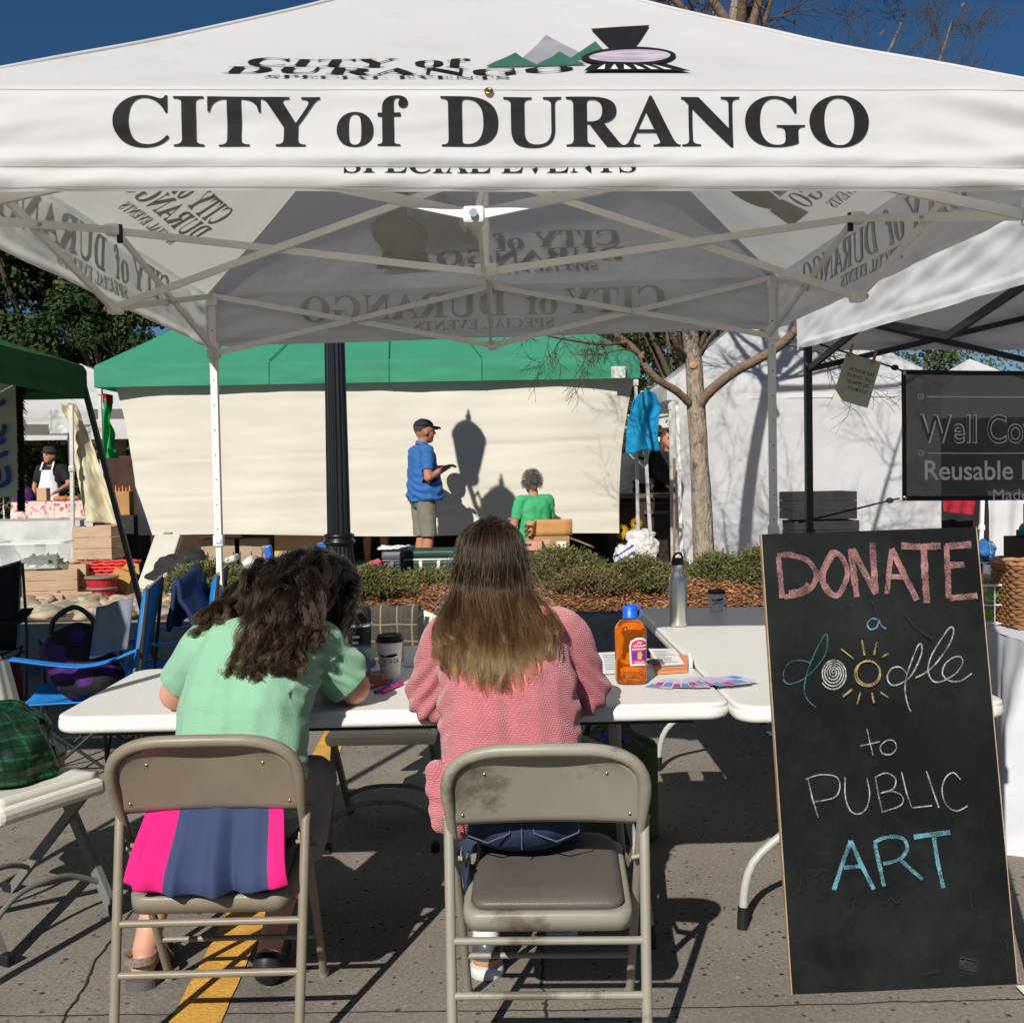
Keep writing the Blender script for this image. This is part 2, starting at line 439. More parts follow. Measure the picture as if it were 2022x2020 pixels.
TX, TY, TW = -.086, 4.36, 3.0
ZE, ZP, VAL = 2.41, 3.42, .272
city = thing('canopy_tent', 'large white pop-up canopy lettered CITY of DURANGO above the seated women', 'canopy tent', (TX, TY, 0))
def city_off(k, s, v):
    w = .014 * mnoise.noise(V(s * 3.3 + k * 7, v * 1.7, 1.0)) + .004 * mnoise.noise(V(s * 14 + k, v * 1.2 + s * 3, 6.0)) + .006 * mnoise.noise(V(s * 9 + v * 7 + k, v * 5, 4.0)) * v
    w += .018 * max(0, abs(s) - .72) / .28 * math.sin((v * 1.0 - abs(s) * 1.4) * 16)
    if k == 0:
        w += .020 * math.exp(-((v - .70) / .085) ** 2) + (.017 * math.sin(math.pi * (v - .79) / .21) if v > .79 else 0) + .004 * math.sin(v * 22) * mnoise.noise(V(s * 4, 0, 8))
    else: w += .012 * math.sin(math.pi * min(1, v)) * .5 + .012 * (v > .86) * math.sin(math.pi * (v - .86) / .14)
    return .006 + w + .012 * v
def twist(p): return V(p.x, p.y, p.z + p.x * (-.00125 + .0108 * p.y))
_rf = roof_fn(TW, TW, ZE, ZP, .035, .03)
def c_roof(k, u, t):
    p = _rf(k, u, t); p.z += .010 * mnoise.noise(V(u * 5 + 3 * k, t * 5, 2)) * min(1, t * 8) * (1 - t) + .006 * mnoise.noise(V(u * 2.5 + k * 3, t * 26, 5)) * (1 - abs(u)) * math.exp(-t * 4) * min(1, t * 20)
    return twist(p)
_vf = val_fn(TW, TW, ZE, VAL, city_off)
def c_val(k, s, v, o=0): return twist(_vf(k, s, v, o))
can = canopy_mesh(city, c_roof, c_val, WHITE, nu=60, nt=24, nv=40)
# hip seams and eave binding
mb = MB()
for k in range(4):
    mb.tube([c_roof(k, 1, i / 24) + V(0, 0, .002) for i in range(25)], .007, n=6)
mb.build('seam', WHITE, can)
SEAMG = mat('seam_tape', (.42, .41, .39), rough=.7)
for k in range(4):
    for v in (.035, .775, .965):
        if k and v == .775: continue
        mb = MB(); mb.grid(lambda a, q: c_val(k, a * 2 - 1, v + .006 * q, .0015), 120, 1); mb.build('stitching', SEAMG, can)
# printing on the four valances
def val_text(body, k, width, cap, base, clip=None, xoff=0):
    vs, fs = text2d(body, width, cap, (.03, .012))
    pts = [c_val(k, (x + xoff) / (TW / 2 + .012), (base - y) / VAL, .0035) for x, y in vs]
    if clip: fs = [f for f in fs if sum((base - vs[i][1]) / VAL for i in f) / 3 > clip]
    return pts, fs
CD, SE = mathbold('CITY of DURANGO'), mathbold('SPECIAL EVENTS')
WORDS = [(mathbold('CITY'), -.911, -.385), (mathbold('of'), -.344, -.161), (mathbold('DURANGO'), -.078, 1.012)]
for k in range(4):
    mb = MB()
    for w_, x0, x1 in WORDS:
        mb.add(*val_text(w_, k, x1 - x0, .130, .158, None, (x0 + x1) / 2))
    mb.build('lettering', INK, can)
    mb = MB(); mb.add(*val_text(SE, k, .74, .050, .228 if k == 0 else .225, .785 if k == 0 else None, .045)); mb.build('lettering', INK, can)
PRINT_SHADE = mat('print_shade_grey', (.42, .415, .40), rough=.8)  # grey inner copies paint the print's shade as seen through the cloth
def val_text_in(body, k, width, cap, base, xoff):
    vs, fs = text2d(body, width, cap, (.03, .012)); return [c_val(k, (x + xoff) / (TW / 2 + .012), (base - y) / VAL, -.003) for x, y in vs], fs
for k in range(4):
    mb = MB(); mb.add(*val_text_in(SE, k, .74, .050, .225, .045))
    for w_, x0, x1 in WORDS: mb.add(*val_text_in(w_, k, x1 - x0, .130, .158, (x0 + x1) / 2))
    mb.build('lettering', PRINT_SHADE, can)
# printed emblem on the roof panels: mountains, engine front, words
_ys, _bs = [179, 160, 141, 123, 90, 60, 34, 21], [0, .1, .2, .3, .5, .7, .9, 1.0]
def logo_ab(x, y):
    b = float(np.interp(-y, [-q for q in _ys], _bs)); return ((x - 932) / (F / (2.86 + .833 * b)), b)
SL = math.hypot(TW / 2, ZP - ZE)
def on_roof(k, a, b, o=.005):
    t = b / SL; return c_roof(k, a / max(.05, TW / 2 * (1 - t)), t) + V(0, 0, o)
G1 = mat('print_green', (.035, .13, .085), rough=.6); G2 = mat('print_grey', (.27, .27, .30), rough=.6)
PU = mat('print_mauve', (.42, .36, .43), rough=.5, var=.5, scale=7, aniso=(1.2, 9, 9)); WH = mat('print_white', (.8, .8, .8), rough=.6)
def lp(*xy): return [logo_ab(x * 1.0466, y * 1.0466) for x, y in xy]
ell = lambda cx, cy, rx, ry, n=28: [(cx + rx * math.cos(2 * math.pi * i / n), cy + ry * math.sin(2 * math.pi * i / n)) for i in range(n)]
cow = [(1112, 116), (1250, 116), (1298, 138), (1098, 138)]
logo = [(G2, lp((972, 98), (1020, 47), (1092, 84), (1092, 112), (990, 112)), .004), (G1, lp((913, 113), (966, 81), (1012, 113)), .006),
        (G1, lp((1002, 114), (1048, 79), (1100, 114)), .006), (G1, lp((1060, 100), (1113, 60), (1150, 100)), .005),
        (INK, lp((1103, 40), (1212, 40), (1186, 77), (1142, 77)), .008), (INK, lp(*ell(1178, 97, 88, 22)), .008),
        (PU, lp(*ell(1180, 98, 76, 16)), .0105), (INK, lp(*cow), .008)]
for i in range(6):
    t = .12 + i * .135; xa = lerp(1118, 1248, t + .02); xb = lerp(1104, 1290, t - .02); xc = lerp(1104, 1290, t + .055)
    logo.append((WH, lp((xa, 120), (xc, 136), (xb, 136)), .0105))
for k in range(4):
    em = MB(); em_m = [G2, G1, INK, PU, WH]
    for m_, pl, o in logo:
        vs, fs = poly2d(pl, .04); em.m = em_m.index(m_)
        em.add([on_roof(k, a, b, o) for a, b in vs], fs)
    em.m = 2
    for body, x0, x1, b0, b1 in ((mathbold('CITY of'), -.64, -.01, .32, .44), (mathbold('DURANGO'), -.68, .275, .20, .305), (SE, -.55, .10, .118, .168)):
        vs, fs = text2d(body, x1 - x0, b1 - b0, (.04, .02))
        em.add([on_roof(k, x + (x0 + x1) / 2, y + b0) for x, y in vs], fs)
    em.build('emblem', em_m, can)
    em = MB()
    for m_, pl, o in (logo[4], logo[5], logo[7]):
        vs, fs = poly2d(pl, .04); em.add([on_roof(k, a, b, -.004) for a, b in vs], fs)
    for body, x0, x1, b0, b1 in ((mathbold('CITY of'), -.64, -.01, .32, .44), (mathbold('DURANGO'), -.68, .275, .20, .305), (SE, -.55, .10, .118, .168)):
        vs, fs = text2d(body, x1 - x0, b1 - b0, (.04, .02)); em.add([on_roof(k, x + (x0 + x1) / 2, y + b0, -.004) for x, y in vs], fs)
    em.build('emblem', PRINT_SHADE, can)  # inner copy: the emblem's shade through the roof cloth, painted grey
# brass eyelet at the eave
mb = MB(); mb.lathe([(.006, 0), (.011, .001), (.012, .003), (.008, .005), (.006, .004)], c_val(0, .03, .06) + V(0, -.004, .0), axis=Matrix.Rotation(R(60), 3, 'X')); mb.build('eyelet', mat('brass', (.5, .36, .12), rough=.3, metal=1), can)
# frame: four legs with sleeves, scissor bars, mid posts, centre mast
H = TW / 2 - .035
ZT, ZB = ZE - .015, 2.09
for sx, sy in ((-1, -1), (1, -1), (1, 1), (-1, 1)):
    tz = twist(V(sx * H, sy * H, 0)).z
    lg = MB(); lg.box((sx * H, sy * H, 1.745 + tz), (.038, .038, 1.31), bev=.004)
    leg = lg.build('leg', FRAME, city)
    lo = MB(); lo.box((sx * H, sy * H, .59), (.030, .030, 1.14), bev=.003); lo.box((sx * H, sy * H, .012), (.08, .08, .006), bev=.002)
    lo.box((sx * H, sy * H, 1.09), (.052, .050, .06), bev=.006); lo.box((sx * H + .004, sy * H - .028, 1.09), (.03, .01, .025), bev=.004)
    lo.build('lower_leg', FRAME, leg)
    for i in range(9):
        hd = MB(); hd.tube([(sx * H, sy * H - .02, 1.15 + i * .13), (sx * H, sy * H - .0195, 1.15 + i * .13)], .004, 8); hd.build('adjust_hole', BLK, leg)
    br = MB(); br.box((sx * H, sy * H, ZT - .028 + tz), (.055, .055, .055), bev=.006); br.build('bracket', FRAME, leg); br = MB(); br.box((sx * H, sy * H, ZB + .015 + tz), (.062, .062, .075), bev=.006)
    br.tube([(sx * H, sy * H - .03, ZB - .045), (sx * H, sy * H - .036, ZB - .075)], .008); br.build('bracket', FRAME, leg)
def mid(k): return Matrix.Rotation(k * math.pi / 2, 3, 'Z') @ V(0, -H, 0)
Zv = lambda p, z: twist(V(p.x, p.y, z))
for k in range(4):
    c0 = Matrix.Rotation(k * math.pi / 2, 3, 'Z') @ V(-H, -H, 0); c1 = Matrix.Rotation(k * math.pi / 2, 3, 'Z') @ V(H, -H, 0); m_ = mid(k)
    inn = Matrix.Rotation(k * math.pi / 2, 3, 'Z') @ V(0, .017, 0)
    for c in (c0, c1):
        for j, (p, q) in enumerate(((Zv(c, ZT), Zv(m_, ZB)), (Zv(c, ZB), Zv(m_, ZT)))):
            b = MB(); b.tube([p + inn * j, q + inn * j], .01, flat=(.014, .027)); b.build('truss_bar', FRAME, city)
        st = MB(); x = (c + m_) / 2
        st.tube([Zv(x, (ZT + ZB) / 2) - inn * .8, Zv(x, (ZT + ZB) / 2) + inn * 2], .006, 8); st.build('pivot_bolt', STEEL, city)
    for z in (ZT, ZB):
        jt = MB(); jt.box(Zv(m_, z) + inn * .5, (.055, .055, .045), bev=.008); jt.build('mid_joint', FRAME, city)
    jt = MB(); jt.tube([Zv(m_, ZB) - inn * 1.7, Zv(m_, ZB) - inn * 1.9], .011, 12); jt.build('joint_cap', STEEL, city); jt = MB(); jt.tube([Zv(m_, ZT) + inn * 2 + V(0, 0, .02), Zv(m_, ZT) + inn * 2 + V(0, 0, -.05)], .012); jt.build('joint_cap', BLK if k % 2 else STEEL, city)
    hub_t, hub_b = V(0, 0, 2.58), V(0, 0, 2.21)
    rad = m_.normalized() * .03; side = Matrix.Rotation(k * math.pi / 2, 3, 'Z') @ V(.009, 0, 0)
    for j, (p, q) in enumerate(((Zv(m_, ZT), hub_b + rad), (Zv(m_, ZB), hub_t + rad))):
        b = MB(); b.tube([p + side * (2 * j - 1), q + side * (2 * j - 1)], .01, flat=(.014, .027)); b.build('truss_bar', FRAME, city)
    # rafter rods that hold up the roof
mast = MB(); mast.tube([(0, 0, 2.19), (0, 0, ZP - .06)], .016, 10); mast.ell((0, 0, ZP - .06), (.06, .06, .02))
mast.box((0, 0, 2.58), (.085, .085, .05), bev=.008); mast.box((0, 0, 2.21), (.085, .085, .05), bev=.008); mast.build('mast', FRAME, city)
# ================================================================= stalls behind
GREEN = mat('green_tent_cloth', (.05, .285, .175), rough=.7, var=.06, scale=2, trans=.22, spec=.25, bump=.3, bscale=7)
DGREEN = mat('dark_green_cloth', (.045, .16, .06), rough=.8, var=.12, scale=3, trans=.42, spec=.2, bump=.4, bscale=8)
CREAM = mat('cream_canvas', (.585, .555, .48), rough=.85, var=.05, scale=1.4, spec=.2, bump=.3, bscale=4, aniso=(.7, 1, 2), col2=(.53, .50, .425), split=.6, soft=.15)
POLE = mat('galvanised_pole', (.55, .54, .52), rough=.4, metal=.3, var=.12, scale=8, col2=(.3, .29, .27), split=.62, soft=.05)
DFRAME = mat('dark_frame_paint', (.025, .026, .028), rough=.4, var=.15)
def soft_off(seed, a=.018):
    return lambda k, s, v: .004 + a * (mnoise.noise(V(s * 4 + seed, v * 1.5, k * 3)) + .6 * mnoise.noise(V(s * 9 + seed, v * 4 + s * 5, k * 3))) * (.3 + v) + .012 * v
def simple_tent(name, label, c, rz, w, d, ze, zp, val, cloth, frame, legz=0.0, seed=0, legs=True, hip=.02, mids=.04, truss=True, leg_r=.018):
    t = thing(name, label, 'tent', c, rz)
    rf = roof_fn(w, d, ze, zp, hip, mids); vf = val_fn(w, d, ze, val, soft_off(seed))
    cw = lambda k, u, q: rf(k, u, q) + V(0, 0, .02 * mnoise.noise(V(u * 4 + seed, q * 4, k)) * min(1, q * 6))
    cano = canopy_mesh(t, cw, vf, cloth, nu=36, nt=14, nv=8)
    if legs:
        for sx in (-1, 1):
            for sy in (-1, 1):
                b = MB(); b.tube([(sx * (w / 2 - .03), sy * (d / 2 - .03), legz - c[2]), (sx * (w / 2 - .03), sy * (d / 2 - .03), ze - .02)], leg_r, flat=(leg_r * 2, leg_r * 2))
                b.box((sx * (w / 2 - .03), sy * (d / 2 - .03), ze - .30), (leg_r * 3.2, leg_r * 3.2, .07), bev=.006); b.build('leg', frame, t)
    if truss:
        for k in range(4):
            W, D = (w, d) if k % 2 == 0 else (d, w)
            M3 = Matrix.Rotation(k * math.pi / 2, 3, 'Z')
            n = 2 if W < 4 else 4
            for i in range(n):
                xa, xb = -W / 2 + .04 + (W - .08) * i / n, -W / 2 + .04 + (W - .08) * (i + 1) / n
                scissor(t, M3 @ V(xa, -D / 2 + .05, ze - .03), M3 @ V(xa, -D / 2 + .05, ze - .33), M3 @ V(xb, -D / 2 + .05, ze - .03), M3 @ V(xb, -D / 2 + .05, ze - .33), frame, (.016, .03))
    return t, cano, rf, vf
# ---- long green stall with a cream back wall
GX, GY, GW = -1.60, 13.95, 6.1
gt, gcan, grf, gvf = simple_tent('market_tent', 'long bright green market tent closed by a cream cloth wall behind the lamp post', (GX, GY, 0), 0, GW, 3.0, 2.71, 3.95, .25, GREEN, POLE, legz=.25, seed=3, hip=.07, mids=.02, truss=False)
def wall_pt(u, v):
    xl = at(212, 765, 12.42).x + .22 * (1 - (1 - v) ** 2.2); xr = at(1262, 770, 12.42).x - .22 * (1 - (1 - v) ** 2.5)
    x = lerp(xl, xr, u); z = lerp(2.56, lerp(.78, .70, u) + .015 * math.sin(u * 9), v)
    y = 12.56 + .012 * mnoise.noise(V(x * .5, z * 3.2, 0)) + .007 * mnoise.noise(V(x * 1.1, z * 9, 4)) + .008 * math.exp(-((z - 1.75 - .03 * x) / .012) ** 2) + .007 * math.exp(-((z - 1.22 + .02 * math.sin(x)) / .012) ** 2) + .006 * math.exp(-((z - .98 + .03 * math.sin(x * 1.4)) / .010) ** 2) + .03 * mnoise.noise(V(x * 1.4, z * .6, 9))
    y += .10 * (max(0, u - .86) / .14) ** 2 + .08 * (max(0, .12 - u) / .12) ** 2
    return V(x, y, z)
mb = MB(); mb.grid(wall_pt, 140, 70); mb.build('side_wall', CREAM, gt, world=True)
for u in (-.36, .08, .42):
    for f_ in ((lambda q: grf(0, u, q * .9) + V(0, 0, .022)), (lambda q: gvf(0, u, q, .004))):
        mb = MB(); mb.tube([f_(i / 12) for i in range(13)], .007, 5); mb.build('seam', mat('green_seam', (.018, .17, .095), rough=.8), gcan)
# a white label sewn on the green valance
q0 = at(1221, 735, 12.38); mb = MB(); mb.box(q0, (.16, .004, .13), bev=.001); mb.build('label', mat('label_white', (.6, .62, .58), var=.2, scale=20), gt, world=True)
# ---- white walled stall right of the tree
wt, wcan, wrf, wvf = simple_tent('market_tent', 'white market tent with a closed white wall, behind the bare tree', (3.55, 14.92, 0), 0, 3.3, 3.2, 2.48, 3.75, .22, WHITE, POLE, legz=.25, seed=8)
def wwall(u, v):
    x = lerp(1.92 + .02, 5.17, u); z = lerp(2.34, .28, v)
    y = 13.31 + .02 * mnoise.noise(V(x * .8, z * 1.3, 2)) + .012 * mnoise.noise(V(x * 2.4 + z * 2, z * 2.4, 5)) + .02 * abs(mnoise.noise(V((x - z * .5) * 2.0, (x + z) * .5, 11))) + .012 * math.exp(-((z - 2.15) / .015) ** 2) + .01 * math.exp(-((z - 2.02) / .012) ** 2) + .012 * math.exp(-((z - .83) / .014) ** 2)
    return V(x, y, z)
mb = MB(); mb.grid(wwall, 90, 60); mb.build('side_wall', WHITE, wt, world=True)
# ---- other white stalls
t3 = simple_tent('market_tent', 'white peaked tent far behind the dark banner', (11.0, 26.5, 0), .1, 4.2, 4.2, 2.7, 3.95, .25, WHITE, POLE, legz=.2, seed=11, truss=False, hip=.06)
t4 = simple_tent('market_tent', 'white tent whose bright peak rises behind the dark green stall', at(-120, 700, 17).to_2d().to_3d(), .05, 4.3, 4.3, 2.5, 4.45, .22, WHITE, POLE, legz=.2, seed=12, truss=False, hip=.10)
t4[0].location = (-9.35, 18.1, 0); t4[0].rotation_euler = (0, 0, .45)
t5 = simple_tent('market_tent', 'white tent with a plain bright valance above the cook in an apron', (-8.3, 23.2, 0), .03, 6.0, 3.0, 2.72, 3.6, .50, WHITE, POLE, legz=.2, seed=13, truss=False)
t6 = simple_tent('market_tent', 'pale tent seen in the gap between the two green tents', (-7.4, 18.9, 0), .1, 3.2, 3.0, 2.80, 3.40, .26, WHITE, POLE, legz=.2, seed=15, truss=False)
t7 = simple_tent('market_tent', 'small white tent far off in the gap beside the blue shirt', (3.6, 27.0, 0), 0, 3.0, 3.0, 2.75, 3.6, .35, WHITE, POLE, legz=.2, seed=16, truss=False)
# ---- dark green slant-leg tent, left edge
dg = thing('market_tent', 'dark green tent with slanting dark legs at the left edge', 'tent', (0, 0, 0))
c0 = at(164, 722, 6.2); c1 = at(-520, 800, 5.2)
ctop = (c0.z + .0)
DW = 3.0
base = V(c0.x - DW / 2, c0.y + DW / 2, 0)
dg.location = V(c0.x - DW / 2, c0.y - DW / 2, 0)
rf = roof_fn(DW, DW, ctop, ctop + .62, .02, .05); vf = val_fn(DW, DW, ctop, .185, soft_off(21, .02))
mb = MB()
for k in range(4):
    mb.grid(lambda u, v: rf(k, u * 2 - 1, v) + V(0, 0, .02 * mnoise.noise(V(u * 5, v * 4, k))), 30, 12); mb.grid(lambda u, v: vf(k, u * 2 - 1, v), 60, 6)
mb.build('canopy', DGREEN, dg)
for sx in (-1, 1):
    for sy in (-1, 1):
        b = MB(); x, y = sx * DW / 2, sy * DW / 2
        b.tube([(x - sx * .02, y, ctop - .02), (x + sx * .42, y + sy * .08, .0)], .02, flat=(.027, .027)); b.tube([(x + sx * .33, y + sy * .07, .40), (x + sx * .34, y + sy * .07, .36)], .03, 8)
        b.box((x + sx * .42, y + sy * .08, .012), (.09, .09, .01)); b.build('leg', DFRAME, dg)
for k in range(4):
    M3 = Matrix.Rotation(k * math.pi / 2, 3, 'Z')
    b = MB(); b.tube([M3 @ V(-DW / 2 + .03, -DW / 2 + .03, ctop - .13), M3 @ V(DW / 2 - .03, -DW / 2 + .03, ctop - .13)], .012, flat=(.02, .03)); b.build('truss_bar', DFRAME, dg)
# ---- near white tent at the right edge, black frame
n0, n1 = at(1571, 692, 6.15), at(2022, 560, 4.15)
VB = .215
nw = 3.05
rz = math.atan2(n1.x - n0.x, n0.y - n1.y) * .75
NT = thing('canopy_tent', 'white canopy on black legs at the right edge, sheltering the banner stall', 'canopy tent', (0, 0, 0))
ax = V(math.cos(rz), math.sin(rz), 0); ay = V(-math.sin(rz), math.cos(rz), 0)
nc = V(n0.x, n0.y, 0) + ax * (nw / 2 + .02) - ay * (nw / 2 + .02)
NT.location = nc; NT.rotation_euler = (0, 0, rz)
nze = 2.32
WHITE2 = mat('bright_tent_cloth', (.80, .81, .85), rough=.7, var=.02, scale=5, trans=.16, tcol=(.6, .6, .62), spec=.3, bump=.3, bscale=6)
def noff(k, s, v): return .006 + .02 * mnoise.noise(V(s * 3 + k, v * 1.6 + s * 3, 3)) + .016 * mnoise.noise(V(s * 8, v * 5 + s * 9, 7)) + .012 * math.sin((v * 2.2 + s * 3.5) * 5) * (.3 + v) * abs(mnoise.noise(V(s * 3, 1, 1))) + .01 * (v > .84)
nrf = roof_fn(nw, nw, nze, nze + .95, .03, .05); nvf = val_fn(nw, nw, nze, .25, noff)
ncan = canopy_mesh(NT, nrf, nvf, WHITE2, nu=50, nt=14, nv=24)
hh = nw / 2 - .03
for sx in (-1, 1):
    for sy in (-1, 1):
        b = MB(); b.box((sx * hh, sy * hh, nze / 2), (.038, .038, nze), bev=.004); b.box((sx * hh, sy * hh, .01), (.08, .08, .01)); b.box((sx * hh, sy * hh, 1.05), (.05, .05, .06), bev=.004); b.build('leg', DFRAME, NT)
for k in range(4):
    M3 = Matrix.Rotation(k * math.pi / 2, 3, 'Z')
    for i in range(2):
        xa, xb = -hh + hh * i, -hh + hh * (i + 1)
        scissor(NT, M3 @ V(xa, -hh, nze - .03), M3 @ V(xa, -hh, nze - .36), M3 @ V(xb, -hh, nze - .03), M3 @ V(xb, -hh, nze - .36), DFRAME, (.02, .032))
    b = MB(); b.tube([M3 @ V(0, -hh, nze - .03), V(0, 0, nze + .12)], .01, flat=(.018, .03)); b.build('truss_bar', DFRAME, NT)

# ================================================================= lamp post
IRON = mat('black_iron_paint', (.006, .007, .0085), rough=.34, var=.25, scale=20, spec=.6, coat=.2)
LX, LY = -1.455, 9.25
lamp = thing('street_lamp', 'black fluted cast-iron lamp post with two lanterns in the planter', 'street lamp', (LX, LY, .3))
b = MB()
prof = [(.30, 0), (.30, .06), (.275, .09), (.285, .12), (.26, .15)]
b.lathe(prof, n=48)
b.lathe([(.255, .15), (.222, .185), (.178, .25), (.145, .33), (.125, .42), (.117, .49), (.112, .54)], n=96, flute=20, fl=.10)
b.lathe([(.112, .54), (.135, .555), (.135, .58), (.118, .59), (.118, .605), (.128, .615), (.128, .63), (.105, .64)], n=40)
b.build('base', IRON, lamp)
b = MB(); b.lathe([(.098, .64), (.094, 1.3), (.085, 2.2), (.075, 3.0)], n=96, flute=14, fl=.13); b.lathe([(.075, 3.0), (.10, 3.02), (.10, 3.06), (.07, 3.09), (.05, 3.2), (.0, 3.28)], n=32); b.build('shaft', IRON, lamp)
GLB = mat('lantern_glass', (.75, .74, .7), rough=.35, spec=.5)
for s in (-1, 1):
    b = MB(); b.tube([(0, 0, 2.95), (0, s * .15, 2.90), (0, s * .33, 2.90), (0, s * .50, 2.98), (0, s * .52, 3.05)], .028, 10)
    b.tube([(0, s * .1, 3.05), (0, s * .25, 3.12), (0, s * .36, 2.98)], .014, 8); b.build('arm', IRON, lamp)
    c = (0, s * .52, 3.02); lan = MB()
    lan.lathe([(.05, 0), (.10, .03), (.11, .06), (.09, .08)], c, 28); lan.build('lantern', IRON, lamp)
    lo = [o for o in COL.objects if o.name.startswith('lantern')][-1]
    g = MB(); g.lathe([(.095, .08), (.13, .22), (.165, .42), (.17, .50)], c, 28); g.build('globe', GLB, lo)
    h_ = MB(); h_.lathe([(.18, .50), (.185, .53), (.15, .60), (.09, .66), (.035, .70), (.02, .73), (.035, .75), (.02, .78), (.012, .83), (.0, .86)], c, 28); h_.build('cap', IRON, lo)

# ================================================================= bare tree
BARK = mat('grey_brown_bark', (.30, .245, .19), rough=.95, var=.35, scale=13, aniso=(2.0, 2.0, .8), bump=4, bscale=17, col2=(.115, .09, .07), split=.545, soft=.06, detail=8)
BARK2 = mat('limb_bark', (.185, .125, .09), rough=.9, var=.3, scale=16, bump=1, bscale=40)
TWIG = mat('twig_bark', (.085, .068, .058), rough=.9, var=.3, scale=20)
rng = random.Random(4)
def jitter_path(p, d, L, n, rg, up=.15, wob=.28):
    pts = [Vector(p)]; d = Vector(d).normalized()
    for i in range(n):
        d = (d + V(rg.uniform(-1, 1), rg.uniform(-1, 1), rg.uniform(-1, 1)) * wob + V(0, 0, up * .3)).normalized(); pts.append(pts[-1] + d * (L / n))
    return pts
def grow(mb, p, d, L, r, lev, rg, up=.15, n=5, kids_=3):
    pts = jitter_path(p, d, L, n, rg, up)
    mb.tube(pts, [max(.0016, r * (1 - .72 * i / n)) for i in range(n + 1)], 6 if r > .012 else 4, caps=False)
    if lev <= 0: return
    for i in range(1, n + 1):
        for _ in range(kids_ if i == n else rg.choice((1, 1, 2))):
            dd = (pts[i] - pts[i - 1]).normalized()
            q = dd.orthogonal().normalized(); q.rotate(Matrix.Rotation(rg.uniform(0, 6.28), 3, dd))
            nd = (dd + q * rg.uniform(.55, 1.1)).normalized()
            grow(mb, pts[i], nd, L * rg.uniform(.42, .68), max(.002, r * (1 - .72 * i / n) * .62), lev - 1, rg, up, max(3, n - 1), 2)
TRY = 10.0
tp = lambda x, y, Y=TRY: at(x, y, Y)
tr = thing('bare_tree', 'bare autumn tree with a grey-brown trunk forking beside the white tent wall', 'tree', (tp(1392, 1150).x, TRY, .35))
trunk_pts = [tp(1394, 1185), tp(1391, 1150), tp(1390, 1100), tp(1386, 1000), tp(1380, 900), tp(1374, 800), tp(1370, 720), tp(1364, 640), tp(1372, 500), tp(1395, 330), tp(1425, 180), tp(1447, 60), tp(1462, -60), tp(1470, -300)]
tr_r = [.15, .118, .100, .090, .084, .082, .077, .074, .071, .066, .062, .058, .052, .03]
def smooth_path(pts, rs, k=6):
    P, Q = [], []
    for i in range(len(pts) - 1):
        a, b, c, d = pts[max(i - 1, 0)], pts[i], pts[i + 1], pts[min(i + 2, len(pts) - 1)]
        for j in range(k):
            t = j / k
            P.append(.5 * ((2 * b) + (c - a) * t + (2 * a - 5 * b + 4 * c - d) * t * t + (-a + 3 * b - 3 * c + d) * t ** 3)); Q.append(lerp(rs[i], rs[i + 1], t))
    return P + [pts[-1]], Q + [rs[-1]]
P, Q = smooth_path(trunk_pts, tr_r, 8)
mb = MB(); n = 28
vs = []
for i, (p, r) in enumerate(zip(P, Q)):
    for j in range(n):
        a = 2 * math.pi * j / n
        rr = r * (1 + .07 * mnoise.noise(V(math.cos(a) * 1.6, math.sin(a) * 1.6, p.z * 2.2)) + .05 * mnoise.noise(V(math.cos(a) * 7, math.sin(a) * 7, p.z * 5)))
        vs.append(p + V(math.cos(a) * rr, math.sin(a) * rr, 0))
mb.add(vs, [(i * n + j, i * n + (j + 1) % n, (i + 1) * n + (j + 1) % n, (i + 1) * n + j) for i in range(len(P) - 1) for j in range(n)], True)
mb.build('trunk', BARK, tr, world=True)
kn = MB(); kn.lathe([(.036, -.02), (.036, .010), (.028, .014), (.0, .015)], tp(1366, 723) + V(0, -.072, 0), 16, axis=Matrix.Rotation(R(80), 3, 'X') @ Matrix.Diagonal((1, 1, 1))); kn.build('knot', mat('cut_wood', (.38, .22, .11), rough=.8, var=.2, scale=30), tr, world=True)
def limb(pix, rs, twigs, seed, lev=2, L=.8, start=1, m=BARK2, k=5, up=.15):
    pts = [at(x, y, Y) for x, y, Y in pix]; P, Q = smooth_path(pts, rs, k); rg = random.Random(seed)
    b = MB(); b.tube(P, [q * (1 + .10 * mnoise.noise(V(i * .7, seed, 0))) for i, q in enumerate(Q)], 10)
    o = b.build('branch', m, tr, world=True)
    w = MB()
    for _ in range(twigs):
        i = rg.randrange(min(start * k, len(P) - 2), len(P)); d = (P[i] - P[max(0, i - 1)]).normalized() if i else V(0, 0, 1)
        q = d.orthogonal().normalized(); q.rotate(Matrix.Rotation(rg.uniform(0, 6.28), 3, d))
        grow(w, P[i], d * .5 + q, L * rg.uniform(.5, 1.1), max(.004, Q[i] * .42), lev, rg, up, 5, 2)
    w.build('twig', TWIG, tr, world=True).parent = o
    return o
def tw(*a, **k): 
    return limb(*a, **k)
